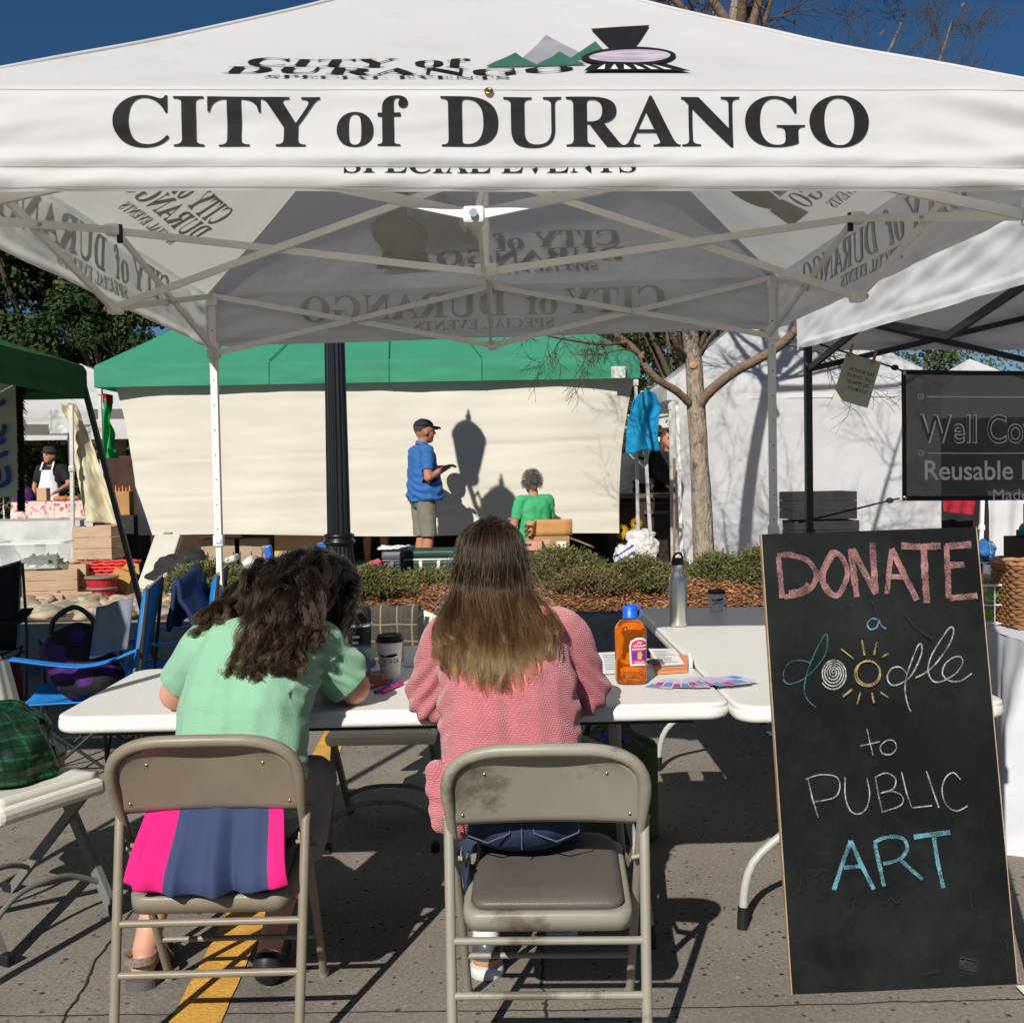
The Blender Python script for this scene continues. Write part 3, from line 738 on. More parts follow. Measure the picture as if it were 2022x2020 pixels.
# right limb, left limb and the thin shoots at the fork
tw([(1378, 805, 9.98), (1400, 775, 9.9), (1450, 735, 9.75), (1500, 708, 9.6), (1545, 678, 9.5), (1580, 640, 9.4), (1630, 560, 9.3), (1690, 450, 9.3), (1740, 300, 9.4), (1790, 150, 9.5)], [.052, .047, .043, .041, .039, .036, .031, .026, .02, .01], 22, 11, start=4)
tw([(1360, 795, 9.95), (1335, 772, 9.85), (1302, 752, 9.75), (1278, 728, 9.7), (1262, 700, 9.68), (1238, 676, 9.65), (1214, 658, 9.6), (1205, 630, 9.6), (1180, 560, 9.6), (1150, 420, 9.6), (1130, 300, 9.6)], [.038, .035, .033, .031, .029, .027, .024, .021, .019, .016, .008], 16, 5, start=6, up=.4)
tw([(1238, 676, 9.65), (1190, 680, 9.4), (1130, 672, 9.2), (1085, 664, 9.0), (1045, 652, 8.9)], [.018, .014, .011, .008, .004], 7, 7, lev=2, L=.34, up=-.25)
tw([(1262, 700, 9.68), (1230, 690, 9.5), (1180, 700, 9.3), (1130, 700, 9.2)], [.010, .008, .006, .003], 4, 8, lev=2, L=.28, up=-.2)
tw([(1350, 700, 9.95), (1335, 680, 9.8), (1322, 640, 9.7), (1300, 560, 9.6), (1280, 400, 9.5)], [.03, .024, .02, .016, .006], 10, 9, start=2)
tw([(1384, 700, 9.95), (1400, 672, 9.8), (1420, 640, 9.7), (1450, 560, 9.6), (1480, 400, 9.5)], [.022, .018, .016, .013, .006], 8, 10, start=2)
tw([(1425, 180, 10), (1405, 90, 9.8), (1375, 40, 9.7), (1335, 5, 9.6), (1290, -60, 9.5), (1240, -200, 9.4)], [.045, .04, .036, .03, .022, .008], 16, 12, lev=2, L=.8, start=1)
tw([(1430, 150, 10), (1475, 120, 9.9), (1505, 60, 9.8), (1525, -10, 9.7), (1560, -140, 9.6)], [.035, .028, .022, .018, .008], 14, 13, lev=2, L=.7, start=2)
tw([(1425, 170, 10), (1560, 190, 10.3), (1690, 170, 10.6), (1750, 110, 10.8), (1790, 20, 11)], [.04, .032, .024, .016, .006], 11, 14, lev=2, L=.6, start=2)
tw([(1425, 190, 10), (1620, 230, 10.2), (1790, 220, 10.2), (1850, 130, 10.2), (1880, 40, 10.3)], [.04, .032, .024, .015, .005], 9, 15, lev=2, L=.55, start=2)
for i in range(9):      # crown above the picture: it throws the dappled shade on the white wall
    rg = random.Random(40 + i); a = i * .7 + .4; top = trunk_pts[-3 if i < 5 else -2]
    e = top + V(math.cos(a) * 1.7, math.sin(a) * 1.7, 1.2 + .5 * (i % 3)); mdl = (top + e) / 2 + V(0, 0, .35)
    b = MB(); b.tube([top + V(0, 0, -.3 * (i % 4)), mdl, e], [.045, .03, .01], 8); o = b.build('branch', BARK2, tr, world=True)
    w = MB()
    for _ in range(12):
        t = rg.uniform(.3, 1); p = lerp(mdl, e, t); grow(w, p, V(rg.uniform(-1, 1), rg.uniform(-1, 1), rg.uniform(-.3, 1)), rg.uniform(.6, 1.2), .014, 2, rg)
    w.build('twig', TWIG, tr, world=True).parent = o
# a few leaves left on the twigs
LEAF = mat('dry_leaf', (.30, .15, .05), rough=.8, var=.4, scale=50, trans=.3)
lf = MB(); rg = random.Random(77)
for (x, y, Y) in ((1062, 735, 9.2), (1240, 720, 9.6), (1243, 728, 9.6), (1228, 742, 9.6), (1270, 694, 9.6), (1570, 38, 9.9), (1545, 50, 9.9), (1745, 60, 10.4), (1640, 70, 10.3), (1240, 756, 9.6), (1820, 70, 10.2), (1750, 90, 10.3), (1990, 30, 10.2), (1860, 30, 10.2), (1905, 5, 10.3)):
    p = at(x, y, Y); a, b2 = V(rg.uniform(-1, 1), rg.uniform(-1, 1), rg.uniform(-1, 1)).normalized() * .035, V(rg.uniform(-1, 1), rg.uniform(-1, 1), -1).normalized() * .05
    lf.add([p, p + a * .6 + b2 * .4, p + b2, p - a * .6 + b2 * .5], [(0, 1, 2, 3)])
lf.build('leaf', LEAF, tr, world=True)['kind'] = 'stuff'

# ================================================================= leafy trees far behind
def leafm(n, c): return mat(n, c, rough=.7, var=.3, scale=3, trans=.25, spec=.25)
LV = [leafm('leaf_dark', (.022, .042, .014)), leafm('leaf_mid', (.05, .075, .02)), leafm('leaf_olive', (.10, .115, .03)), leafm('leaf_grey', (.075, .085, .05))]
TRB = mat('far_bark', (.09, .07, .05), rough=1, var=.3)
def leafy(label, c, rad, base, n, size, seed, pal=(0, 1, 2), clumps=60, cone=False, group='leafy trees behind the stalls'):
    rg = random.Random(seed); c = Vector(c)
    t = thing('leafy_tree', label, 'tree', (c.x, c.y, base), group=group)
    b = MB(); b.tube([(0, 0, 0), (.1, 0, (c.z - base) * .6), (0, .1, c.z - base + rad[2] * .5)], [.28, .2, .06], 10)
    for i in range(7):
        a = i * .9; b.tube([(0, 0, (c.z - base) * .5 + i * .2), (math.cos(a) * rad[0] * .6, math.sin(a) * rad[1] * .6, c.z - base + rad[2] * .3)], [.1, .03], 6)
    b.build('trunk', TRB, t)
    m = MB(); cl = []
    for _ in range(clumps):
        while 1:
            p = V(rg.uniform(-1, 1), rg.uniform(-1, 1), rg.uniform(-1, 1))
            if .35 < p.length < 1: break
        if cone: k = (1 - (p.z + 1) / 2) * .95 + .08; p = V(p.x * k, p.y * k, p.z)
        cl.append((V(p.x * rad[0], p.y * rad[1], p.z * rad[2]), rg.uniform(.16, .34) * rad[0] * (.5 if cone else 1), rg.choice(pal)))
    n = int(n * 1.7); size *= .68
    for _ in range(n):
        cc, cr, tone = cl[rg.randrange(len(cl))]
        d = V(rg.gauss(0, 1), rg.gauss(0, 1), rg.gauss(0, .8)); d = d.normalized() * cr * rg.random() ** .4
        p = cc + d + V(0, 0, c.z - base)
        nrm = (d.normalized() + V(rg.uniform(-.8, .8), rg.uniform(-.8, .8), rg.uniform(0, 1))).normalized()
        a = nrm.orthogonal().normalized(); a.rotate(Matrix.Rotation(rg.uniform(0, 6.3), 3, nrm)); b2 = nrm.cross(a)
        s = size * rg.uniform(.5, 1.2); m.m = tone if rg.random() < .75 else rg.choice(pal)
        m.add([p - a * s, p - b2 * s * .55, p + a * s, p + b2 * s * .55], [(0, 1, 2, 3)])
    m.build('crown', LV, t)
    return t
px = lambda x, y, Y: at(x, y, Y)
leafy('tall dark leafy tree rising behind the dark green tent', (px(78, 560, 25).x, 25, 5.3), (3.3, 2.8, 5.1), .2, 21000, .12, 1, (0, 0, 1, 0, 2), 130, cone=True)
leafy('dark leafy tree filling the left edge behind the tents', (px(-120, 560, 24).x, 24, 4.0), (2.8, 2.4, 3.4), .2, 11000, .12, 21, (0, 0, 1), 70)
leafy('rounded dark tree just left of the long green tent', (px(215, 650, 24).x, 24, 4.2), (1.4, 1.6, 2.3), .2, 9000, .10, 2, (0, 0, 1), 50)
leafy('small far conifer above the left end of the long green tent', (px(345, 680, 34).x, 34, 4.0), (1.3, 1.3, 3.2), .2, 3500, .10, 3, (0, 1), 60, cone=True)
leafy('grey green tree behind the right end of the long green tent', (px(1220, 660, 30).x, 30, 4.2), (3.0, 2.2, 3.4), .2, 8000, .12, 4, (3, 1, 3), 70)
leafy('dark evergreen tree directly behind the bare trunk', (px(1345, 650, 25).x, 25, 4.0), (1.9, 1.8, 3.6), .2, 9000, .09, 5, (0, 1, 0, 2), 70)
leafy('evergreen tree above the slope of the white walled tent', (px(1450, 640, 26).x, 26, 4.2), (1.8, 1.8, 3.4), .2, 7000, .10, 6, (0, 1, 0), 60)
leafy('olive green tree in the gap above the dark banner', (px(1830, 700, 30).x, 30, 2.9), (3.2, 2.2, 2.6), .2, 8000, .11, 7, (1, 2, 0, 2), 70)
leafy('broad dark tree behind the middle of the long green tent', (px(760, 700, 40).x, 40, 3.2), (6.0, 3, 3.0), .2, 7000, .2, 8, (0, 1), 70)
leafy('low bushy tree behind the cook in an apron', (px(60, 880, 27).x, 27, 2.4), (3.2, 1.8, 1.8), .2, 5000, .11, 9, (0, 1), 50)
leafy('dark shrubby tree seen through the gap beside the blue shirt', (px(1310, 850, 31).x, 31, 2.2), (2.6, 1.8, 1.9), .2, 4000, .12, 10, (0, 1), 40)

# ================================================================= planter shrubs and mulch
JN = [mat('juniper_green', (.115, .135, .034), rough=.75, var=.35, scale=14, trans=.15), mat('juniper_olive', (.19, .18, .055), rough=.75, var=.3, scale=14, trans=.15),
      mat('juniper_dark', (.06, .075, .026), rough=.8, var=.3, scale=14), mat('juniper_dry', (.16, .10, .055), rough=.9, var=.3, scale=14), mat('juniper_tip', (.22, .21, .09), rough=.75, var=.2, scale=20, trans=.15)]
JW = mat('juniper_wood', (.115, .075, .055), rough=1, var=.3, scale=20)
def juniper(label, c, rx, ry, h, seed, n=420, dry=.05):
    rg = random.Random(seed); t = thing('juniper_shrub', label, 'shrub', c, group='low junipers in the planter')
    w = MB(); m = MB()
    for i in range(n):
        a = rg.uniform(0, 6.283); q = rg.random() ** .55
        e = V(math.cos(a) * rx * q, math.sin(a) * ry * q, h * (1 - q * q) * rg.uniform(.55, 1.08) + .03)
        e.x += .04 * rg.uniform(-1, 1)
        s = V(e.x * .35, e.y * .35, -.02)
        mdl = (s + e) / 2 + V(0, 0, .05 * rg.random())
        if i % 5 == 0 or rg.random() < dry: w.tube([s, mdl, e], [.006, .004, .0025], 4, caps=False)
        tone = 3 if rg.random() < dry else rg.choice((0, 0, 1, 1, 2, 4))
        out = V(math.cos(a) * .8, math.sin(a) * .8, rg.uniform(-.1, 1.2)).normalized()
        for _ in range(24 if rg.random() > dry else 7):
            d = (out + V(rg.gauss(0, .55), rg.gauss(0, .55), rg.gauss(0, .55))).normalized()
            p = e + V(rg.gauss(0, .028), rg.gauss(0, .028), rg.gauss(0, .022)); L = rg.uniform(.02, .046); sd = d.orthogonal().normalized(); sd.rotate(Matrix.Rotation(rg.uniform(0, 6.3), 3, d)); sd *= L * .16
            m.m = tone if rg.random() < .8 else rg.choice((0, 1, 2, 4))
            m.add([p, p + d * L * .45 + sd, p + d * L, p + d * L * .45 - sd], [(0, 1, 2, 3)])
    m.build('foliage', JN, t); w.build('stem', JW, t)
    return t
def jp(px_, Y): x = at(px_, 1150, Y).x; return (x, Y, soil_z(x, Y) - .02)
juniper('low juniper beside the white tent leg at the left', jp(415, 9.7), .42, .45, .20, 1, 460, .1)
juniper('juniper partly hidden behind the curly dark hair', jp(560, 9.5), .42, .45, .20, 2, 420)
juniper('low olive juniper right of the lamp post foot', jp(735, 9.25), .34, .36, .17, 3, 420)
juniper('sparse flat juniper in front of the green cooler', jp(850, 9.85), .30, .28, .11, 4, 240, .12)
juniper('wide green juniper in front of the cardboard boxes', jp(1105, 9.75), .50, .42, .27, 5, 620, .14)
juniper('browning juniper with bare twisted stems, in the middle of the planter', jp(1165, 9.25), .40, .30, .13, 6, 420, .8)
juniper('bright green juniper just left of the steel bottle', jp(1262, 9.35), .28, .34, .23, 7, 400, .1)
juniper('small juniper at the foot of the bare tree', jp(1415, 9.75), .24, .26, .20, 8, 300)
juniper('juniper showing beside the left edge of the chalkboard', jp(1500, 9.55), .30, .34, .24, 9, 380)
juniper('juniper hidden behind the chalkboard', jp(1640, 9.6), .4, .4, .28, 10, 260)
CH = [mat('mulch_chip_tan', (.40, .20, .09), rough=.9, var=.3, scale=30), mat('mulch_chip_red', (.24, .09, .04), rough=.9, var=.3, scale=30), mat('mulch_chip_dark', (.09, .045, .025), rough=.9, var=.3, scale=30)]
rg = random.Random(9); mb = MB()
for _ in range(15000):
    x = rg.uniform(-2.7, 4.5); y = rg.uniform(8.77, 10.3) if rg.random() < .5 else rg.uniform(8.77, 9.4); z = soil_z(x, y) + rg.uniform(0, .02)
    a = rg.uniform(0, 3.15); L, W = rg.uniform(.012, .04), rg.uniform(.004, .009)
    u = V(math.cos(a), math.sin(a), rg.uniform(-.5, .5)).normalized() * L; w = V(-math.sin(a), math.cos(a), rg.uniform(-.6, .6)).normalized() * W
    p = V(x, y, z); mb.m = rg.choice((0, 0, 1, 1, 2)); k = V(0, 0, .005)
    mb.add([p - u - w, p + u - w, p + u + w, p - u + w, p + k], [(0, 1, 4), (1, 2, 4), (2, 3, 4), (3, 0, 4)])
struct(mb.build('mulch', CH), 'stuff')
ST = [mat('river_stone_tan', (.42, .34, .24), rough=.8, var=.2, scale=8), mat('river_stone_grey', (.25, .23, .20), rough=.8, var=.2, scale=8), mat('river_stone_brown', (.27, .19, .12), rough=.8, var=.2, scale=8)]
mb = MB(); rg = random.Random(5)
for _ in range(520):
    x = rg.uniform(-7.5, -2.85); y = rg.uniform(8.8, 10.3); r = rg.uniform(.03, .105); mb.m = rg.choice((0, 0, 1, 2)); k0 = len(mb.v)
    mb.ell((x, y, soil_z(x, y) + r * .15), (r * rg.uniform(.8, 1.4), r * rg.uniform(.7, 1.1), r * rg.uniform(.35, .6)), Matrix.Rotation(rg.uniform(0, 3), 3, 'Z'), 12, 8)
    for i in range(k0, len(mb.v)):
        q = Vector(mb.v[i]); mb.v[i] = tuple(q + Vector(mnoise.noise_vector(q * 9)) * r * .28)
struct(mb.build('river_stones', ST), 'stuff')
# ================================================================= steel folding chairs
TAN = mat('tan_chair_enamel', (.222, .192, .142), rough=.42, var=.10, scale=7, spec=.45, col2=(.135, .115, .082), split=.60, soft=.10, bump=.08, bscale=20)
GRYB = mat('worn_beige_enamel', (.268, .250, .20), rough=.42, var=.08, scale=4, spec=.45, col2=(.135, .115, .085), split=.565, soft=.07)
PAD = mat('brown_vinyl', (.098, .086, .074), rough=.45, var=.12, scale=8, spec=.45, bump=.08, bscale=120)
def bez(a, b, c, d, n):
    return [a * (1 - t) ** 3 + b * 3 * t * (1 - t) ** 2 + c * 3 * t * t * (1 - t) + d * t ** 3 for t in [i / n for i in range(n + 1)]]
def folding_chair(name, label, loc, rz, m, padm, pad=True):
    c = thing(name, label, 'folding chair', loc, rz, None)
    W = .222
    side = lambda s: [V(s * .218, .205, .012), V(s * .221, .07, .26), V(s * .226, -.115, .565), V(s * .232, -.17, .66)]
    L, Rr = side(-1), side(1)
    top = bez(V(-.232, -.17, .66), V(-.238, -.205, .745), V(-.185, -.215, .777), V(-.10, -.222, .783), 8)[1:] + [V(0, -.226, .785)]
    topR = [V(-p.x, p.y, p.z) for p in top[:-1]][::-1]
    path = L + top + topR + Rr[::-1]
    b = MB(); b.tube(path, [.0115 if p.z < .57 else .0155 for p in path], 12); b.build('back_frame', m, c)
    for s in (-1, 1):
        f = MB(); f.tube([V(s * .2175, .212, 0), V(s * .218, .203, .022)], .014, 10); f.build('foot_cap', GRYB, c)
        l = MB(); l.tube([V(s * .236, -.10, .585), V(s * .234, -.118, .545), V(s * .224, -.245, .0)], .0125, 12); l.tube([V(s * .236, -.10, .585), V(s * .2365, -.096, .592)], .015, 10); lo = l.build('leg', m, c)
        p = MB(); p.tube([V(s * .205, -.03, .46), V(s * .248, -.03, .46)], .006, 10); p.build('pivot_bolt', m, c); p = MB(); p.tube([V(s * .205, -.10, .49), V(s * .248, -.105, .50)], .006, 10); p.build('pivot_bolt', m, c)
        h = MB(); h.tube([V(s * .21, -.085, .50), V(s * .206, .03, .43), V(s * .206, .14, .415)], .008, flat=(.004, .022)); h.build('hinge_bar', m, c)
    for z in (.318, .20):
        k = (z - .545) / .545; y = -.118 + .127 * k; b = MB(); b.tube([V(-.23, y, z), V(.23, y, z)], .0095, 10); b.build('crossbar', m, c)
    b = MB(); b.tube([V(-.219, .13, .15), V(.219, .13, .15)], .008, 8); b.build('crossbar', m, c)
    # curved steel back panel inside the tube
    def panel(u, v):
        x = (u * 2 - 1) * .226; z = lerp(.578, .772, v)
        lim = 1.0
        if v > .35:
            q = (v - .35) / .65; lim = math.sqrt(max(0, 1 - (q * .94) ** 3.2))
        x *= max(.42, lim)
        y = lerp(-.130, -.218, v) + .024 * (1 - (2 * u - 1) ** 2) + (.012 * (1 - v / .06) if v < .06 else 0)
        return V(x, y, z)
    b = MB(); b.grid(panel, 28, 18); o = b.build('back_panel', m, c, solid=.003)
    rv = MB()
    for u, v in ((.16, .72), (.84, .72), (.06, .16), (.94, .16)):
        p = panel(u, v); rv.ell(p + V(0, -.003, 0), (.004, .002, .004), None, 10, 6)
    rv.build('rivet', mat('brass', (1, 1, 1)), o)
    # seat pan with turned-down rim, and pad
    def rr(w, d0, d1, r, z, n=6):
        pts = []
        for cx, cy, a0 in ((w - r, d1 - r, 0), (-w + r, d1 - r, 90), (-w + r * .6, d0 + r * .6, 180), (w - r * .6, d0 + r * .6, 270)):
            q = r if a0 < 180 else r * .6
            for i in range(n + 1): a = R(a0 + 90 * i / n); pts.append(V(cx + q * math.cos(a), cy + q * math.sin(a), z))
        return pts
    b = MB(); rings = []
    for k, z in ((0, .395), (0, .432), (.006, .438), (.03, .436)): rings.append(rr(.200 - k, -.185 + k, .225 - k, .07, z))
    n = len(rings[0]); vs = [p for q in rings for p in q]
    b.add(vs, [(i * n + j, i * n + (j + 1) % n, (i + 1) * n + (j + 1) % n, (i + 1) * n + j) for i in range(3) for j in range(n)], True)
    b.add(rings[-1], [tuple(range(n))], False)
    tilt = lambda o: o.data.transform(Matrix.Translation((0, .225, .425)) @ Matrix.Rotation(R(7.2), 4, 'X') @ Matrix.Translation((0, -.225, -.425)))
    so = b.build('seat', m, c, solid=.002); tilt(so)
    if pad:
        b = MB(); rings = []
        for k, z in ((.022, .437), (.017, .446), (.022, .456), (.038, .462), (.08, .465)): rings.append(rr(.200 - k, -.185 + k, .225 - k, .06, z))
        vs = [p for q in rings for p in q]
        b.add(vs, [(i * n + j, i * n + (j + 1) % n, (i + 1) * n + (j + 1) % n, (i + 1) * n + j) for i in range(4) for j in range(n)], True); b.add(rings[-1], [tuple(range(n))], True)
        tilt(b.build('pad', padm, so))
    return c
ch1 = folding_chair('folding_chair', 'tan steel folding chair under the woman in mint', (-.772, 2.88, 0), R(1.0), TAN, PAD)
ch2 = folding_chair('folding_chair', 'scuffed beige steel folding chair with an open seat pad, under the woman in pink', (.072, 2.735, 0), R(-1.5), GRYB, PAD)

# ================================================================= blow-moulded folding tables
PLAST = mat('white_table_plastic', (.72, .71, .67), rough=.42, var=.04, scale=3, spec=.45, bump=.15, bscale=70, col2=(.66, .62, .54), split=.66, soft=.1)
TLEG = mat('grey_table_steel', (.34, .34, .34), rough=.35, var=.08, spec=.6, col2=(.22, .22, .22), split=.7)
TLEG2 = mat('pale_table_steel', (.40, .41, .385), rough=.38, var=.06, spec=.5)
def rrect(w, d, r, n=8):
    o = []
    for cx, cy, a0 in ((w - r, d - r, 0), (-w + r, d - r, 90), (-w + r, -d + r, 180), (w - r, -d + r, 270)):
        for i in range(n + 1): a = R(a0 + 90 * i / n); o.append((cx + r * math.cos(a), cy + r * math.sin(a)))
    return o
def plastic_table(name, label, loc, rz, L, D, lm, ends=(-1, 1)):
    t = thing(name, label, 'folding table', loc, rz); b = MB(); rings = []
    prof = [(.012, .692), (.004, .696), (.0, .704), (.001, .724), (.004, .7275), (.002, .730), (.004, .737), (.010, .7405), (.02, .741)]
    for k, z in prof: rings.append([V(x, y, z) for x, y in rrect(L / 2 - k, D / 2 - k, .075 - k)])
    n = len(rings[0]); vs = [p for q in rings for p in q]
    b.add(vs, [(i * n + j, i * n + (j + 1) % n, (i + 1) * n + (j + 1) % n, (i + 1) * n + j) for i in range(len(prof) - 1) for j in range(n)], True)
    b.add(rings[-1], [tuple(range(n))], False); b.add(rings[0], [tuple(range(n))[::-1]], False); b.build('tabletop', PLAST, t)
    for s in ends:
        x0 = s * (L / 2 - .30); x1 = s * (L / 2 - .24)
        for q in (-1, 1):
            b = MB(); pts = [V(x0, q * .05, .69), V(x0, q * .06, .50), V(lerp(x0, x1, .3), q * .10, .36), V(lerp(x0, x1, .7), q * (D / 2 - .10), .20), V(x1, q * (D / 2 - .06), .02)]
            P, Q = smooth_path(pts, [.0135] * 5, 6); b.tube(P, .0135, 12); lo = b.build('leg', lm, t)
            f = MB(); f.tube([P[-1] + V(0, 0, -.02), P[-3]], .017, 12); f.build('foot_cap', BLK, lo)
        b = MB(); b.tube([V(x0, -.06, .50), V(x0, .06, .50)], .011, 10); b.build('crossbar', lm, t)
        b = MB(); b.tube([V(x0, 0, .50), V(x0 - s * .36, 0, .685)], .009, 8); b.build('brace', lm, t)
    r = MB()
    for q in (-1, 1): r.box((0, q * (D / 2 - .10), .68), (L - .2, .022, .03), bev=.004)
    r.build('rail', BLK, t); return t
T1 = plastic_table('folding_table', 'long white plastic folding table the two women lean on', (-.360, 3.565, 0), R(1.2), 1.97, .80, TLEG)
T2 = plastic_table('folding_table', 'white plastic folding table set end-on behind the chalkboard, holding the steel bottle', (1.015, 4.28, 0), R(90.6), 2.30, .79, TLEG2)

# ================================================================= chalkboard sandwich sign
BRD = mat('chalkboard_black', (.0062, .0076, .0075), rough=.6, var=.4, scale=3.5, spec=.14, col2=(.021, .0235, .0225), split=.46, soft=.30, bump=.08, bscale=200, detail=9)
WOOD = mat('raw_board_edge', (.36, .26, .16), rough=.8, var=.2, scale=20)
bl = onz(1563, 1960, .0); br_ = onz(2006, 1943, .0); mid_b = (bl + br_) / 2
yaw = math.atan2(br_.y - bl.y, br_.x - bl.x)
BW = (br_ - bl).length; BH = 1.252
tl = at(1718, 1041, mid_b.y + .17)
board = thing('chalkboard_sign', 'tall black chalkboard reading DONATE a doodle to PUBLIC ART', 'chalkboard sign', (mid_b.x, mid_b.y, 0), yaw)
lean = Matrix.Rotation(-math.atan2(.20, BH), 4, 'X') @ Matrix.Rotation(R(-.85), 4, 'Y')
def bpt(u, v, o=0):   # u across from the left edge 0..1, v from the top 0..1, in board space
    return (lean @ V((u - .5) * BW, -.009 - o, BH * (1 - v))).copy()
b = MB(); b.addbm((lambda bm: (bmesh.ops.create_cube(bm, size=1), [setattr(v, 'co', lean @ V(v.co.x * BW, v.co.y * .017, (v.co.z + .5) * BH)) for v in bm.verts], bm)[-1])(bmesh.new()))
b.build('front_panel', [BRD], board)
b = MB()
for s in (-1, 1):
    b.addbm((lambda bm: (bmesh.ops.create_cube(bm, size=1), [setattr(v, 'co', lean @ V(s * (BW / 2 + .0015) + v.co.x * .003, v.co.y * .0172, (v.co.z + .5) * BH)) for v in bm.verts], bm)[-1])(bmesh.new()))
b.build('edge', WOOD, board)
# homography photograph -> board, used once to trace the chalk strokes into board units
src = [(1508, 1045), (1928, 1037), (2006, 1943), (1563, 1960)]; dst = [(0, 0), (1, 0), (1, 1), (0, 1)]
A = []; B = []
for (x, y), (u, v) in zip(src, dst):
    A += [[x, y, 1, 0, 0, 0, -u * x, -u * y], [0, 0, 0, x, y, 1, -v * x, -v * y]]; B += [u, v]
hm = np.append(np.linalg.solve(np.array(A, float), np.array(B, float)), 1).reshape(3, 3)
def buv(x, y):
    q = hm @ np.array((x, y, 1.0)); return q[0] / q[2], q[1] / q[2]
def chalk(name, col):
    m = mat(name, col, rough=1, var=.12, scale=60, spec=0)
    N, L, bs = nodes_of(m); tc = N.new('ShaderNodeTexCoord')
    n = N.new('ShaderNodeTexNoise'); n.inputs['Scale'].default_value = 330; n.inputs['Detail'].default_value = 4; n.inputs['Roughness'].default_value = .75; L.new(tc.outputs['Object'], n.inputs['Vector'])
    n2 = N.new('ShaderNodeTexNoise'); n2.inputs['Scale'].default_value = 26; L.new(tc.outputs['Object'], n2.inputs['Vector'])
    ad = N.new('ShaderNodeMath'); ad.operation = 'MULTIPLY_ADD'; ad.inputs[1].default_value = .55; L.new(n2.outputs['Fac'], ad.inputs[0]); L.new(n.outputs['Fac'], ad.inputs[2])
    r = N.new('ShaderNodeMapRange'); r.inputs[1].default_value = .66; r.inputs[2].default_value = .92; r.inputs[3].default_value = .10; r.inputs[4].default_value = .92; L.new(ad.outputs[0], r.inputs[0])
    L.new(r.outputs[0], bs.inputs['Alpha']); return m
def crop(pts, x0, y0, s): return [(x0 + x / s, y0 + y / s) for x, y in pts]
c7 = lambda *p: crop(p, 1480, 1020, 3.5646)
c8 = lambda *p: crop(p, 1480, 1500, 3.5646)
def stroke(mb, pix, w, close=False, curve=True, rough=.12):
    pts = [V(*buv(*p), 0) for p in pix]
    pts = [V(p.x * BW, p.y * BH, 0) for p in pts]
    if curve and len(pts) > 2: pts, _ = smooth_path(pts, [1] * len(pts), 8)
    # resample finely so that the edge can crumble
    out = [pts[0]]
    for a, b in zip(pts, pts[1:]):
        k = max(1, int((b - a).length / .008)); out += [lerp(a, b, (i + 1) / k) for i in range(k)]
    n = len(out); vs = []
    for i, p in enumerate(out):
        d = (out[min(i + 1, n - 1)] - out[max(i - 1, 0)]).normalized(); nn = V(-d.y, d.x, 0)
        ww = w / 2 * (1 + rough * mnoise.noise(V(p.x * 60, p.y * 60, 1)) * 2)
        for s in (-1, 1):
            q = p + nn * (ww * s * (1 + rough * mnoise.noise(V(p.x * 120, p.y * 120, s)))); vs.append(bpt(q.x / BW, q.y / BH, .0012 + stroke.k * .00025))
    mb.add(vs, [(2 * i, 2 * i + 1, 2 * i + 3, 2 * i + 2) for i in range(n - 1)]); stroke.k += 1
stroke.k = 0
PINKC, BLUEC, TEALC, WHC, YELC = chalk('pink_chalk', (.40, .205, .20)), chalk('blue_chalk', (.15, .36, .44)), chalk('dim_blue_chalk', (.06, .17, .22)), chalk('white_chalk', (.48, .48, .45)), chalk('yellow_chalk', (.46, .33, .15))
def letters(m, strokes):
    mb = MB()
    for s in strokes:
        pts, w = s[0], s[1]; stroke(mb, pts, w, curve=s[2] if len(s) > 2 else True)
    mb.build('chalk_lettering', m, board)
W1 = .0150
letters(PINKC, [(c7((213, 245), (228, 390), (240, 540)), W1, False), (c7((205, 240), (300, 238), (420, 280), (480, 385), (430, 480), (330, 520), (255, 530)), W1), (c7((285, 500), (380, 480), (420, 440)), W1 * .8),
    (c7((595, 215), (545, 300), (512, 400), (560, 500), (625, 525), (670, 460), (695, 370), (665, 270), (600, 222), (560, 280)), W1), (c7((600, 235), (535, 350), (530, 440), (590, 520)), W1),
    (c7((720, 200), (740, 380), (760, 540)), W1 * 1.2, False), (c7((730, 200), (810, 360), (895, 520)), W1 * 1.2, False), (c7((872, 160), (880, 330), (892, 505)), W1 * 1.2, False),
    (c7((1005, 205), (985, 370), (970, 520)), W1, False), (c7((1005, 205), (1090, 390), (1180, 570)), W1 * 1.15, False), (c7((985, 400), (1110, 405)), W1, False),
    (c7((1070, 185), (1210, 195), (1345, 190)), W1 * 1.25, False), (c7((1228, 200), (1235, 390), (1248, 590)), W1 * 1.25, False),
    (c7((1385, 185), (1395, 380), (1400, 560)), W1 * 1.1, False), (c7((1380, 195), (1560, 185)), W1 * 1.3, False), (c7((1405, 328), (1510, 325)), W1 * 1.2, False), (c7((1410, 558), (1600, 545)), W1 * 1.1, False)])
letters(BLUEC, [(c7((905, 700), (860, 695), (830, 730), (850, 768), (895, 755), (910, 705), (925, 740), (960, 768)), .0042),
    (c8((585, 890), (645, 710), (705, 545)), .0115, False), (c8((705, 545), (780, 720), (865, 890)), .0115, False), (c8((655, 735), (770, 725)), .0105, False),
    (c8((873, 570), (905, 720), (935, 870)), .0105, False), (c8((865, 560), (950, 525), (1060, 530), (1100, 600), (1060, 670), (990, 700), (930, 710)), .0095), (c8((1055, 690), (1130, 760), (1205, 825)), .0095, False),
    (c8((1145, 525), (1270, 510), (1400, 497)), .0135, False), (c8((1285, 530), (1310, 700), (1350, 890)), .0110, False)])
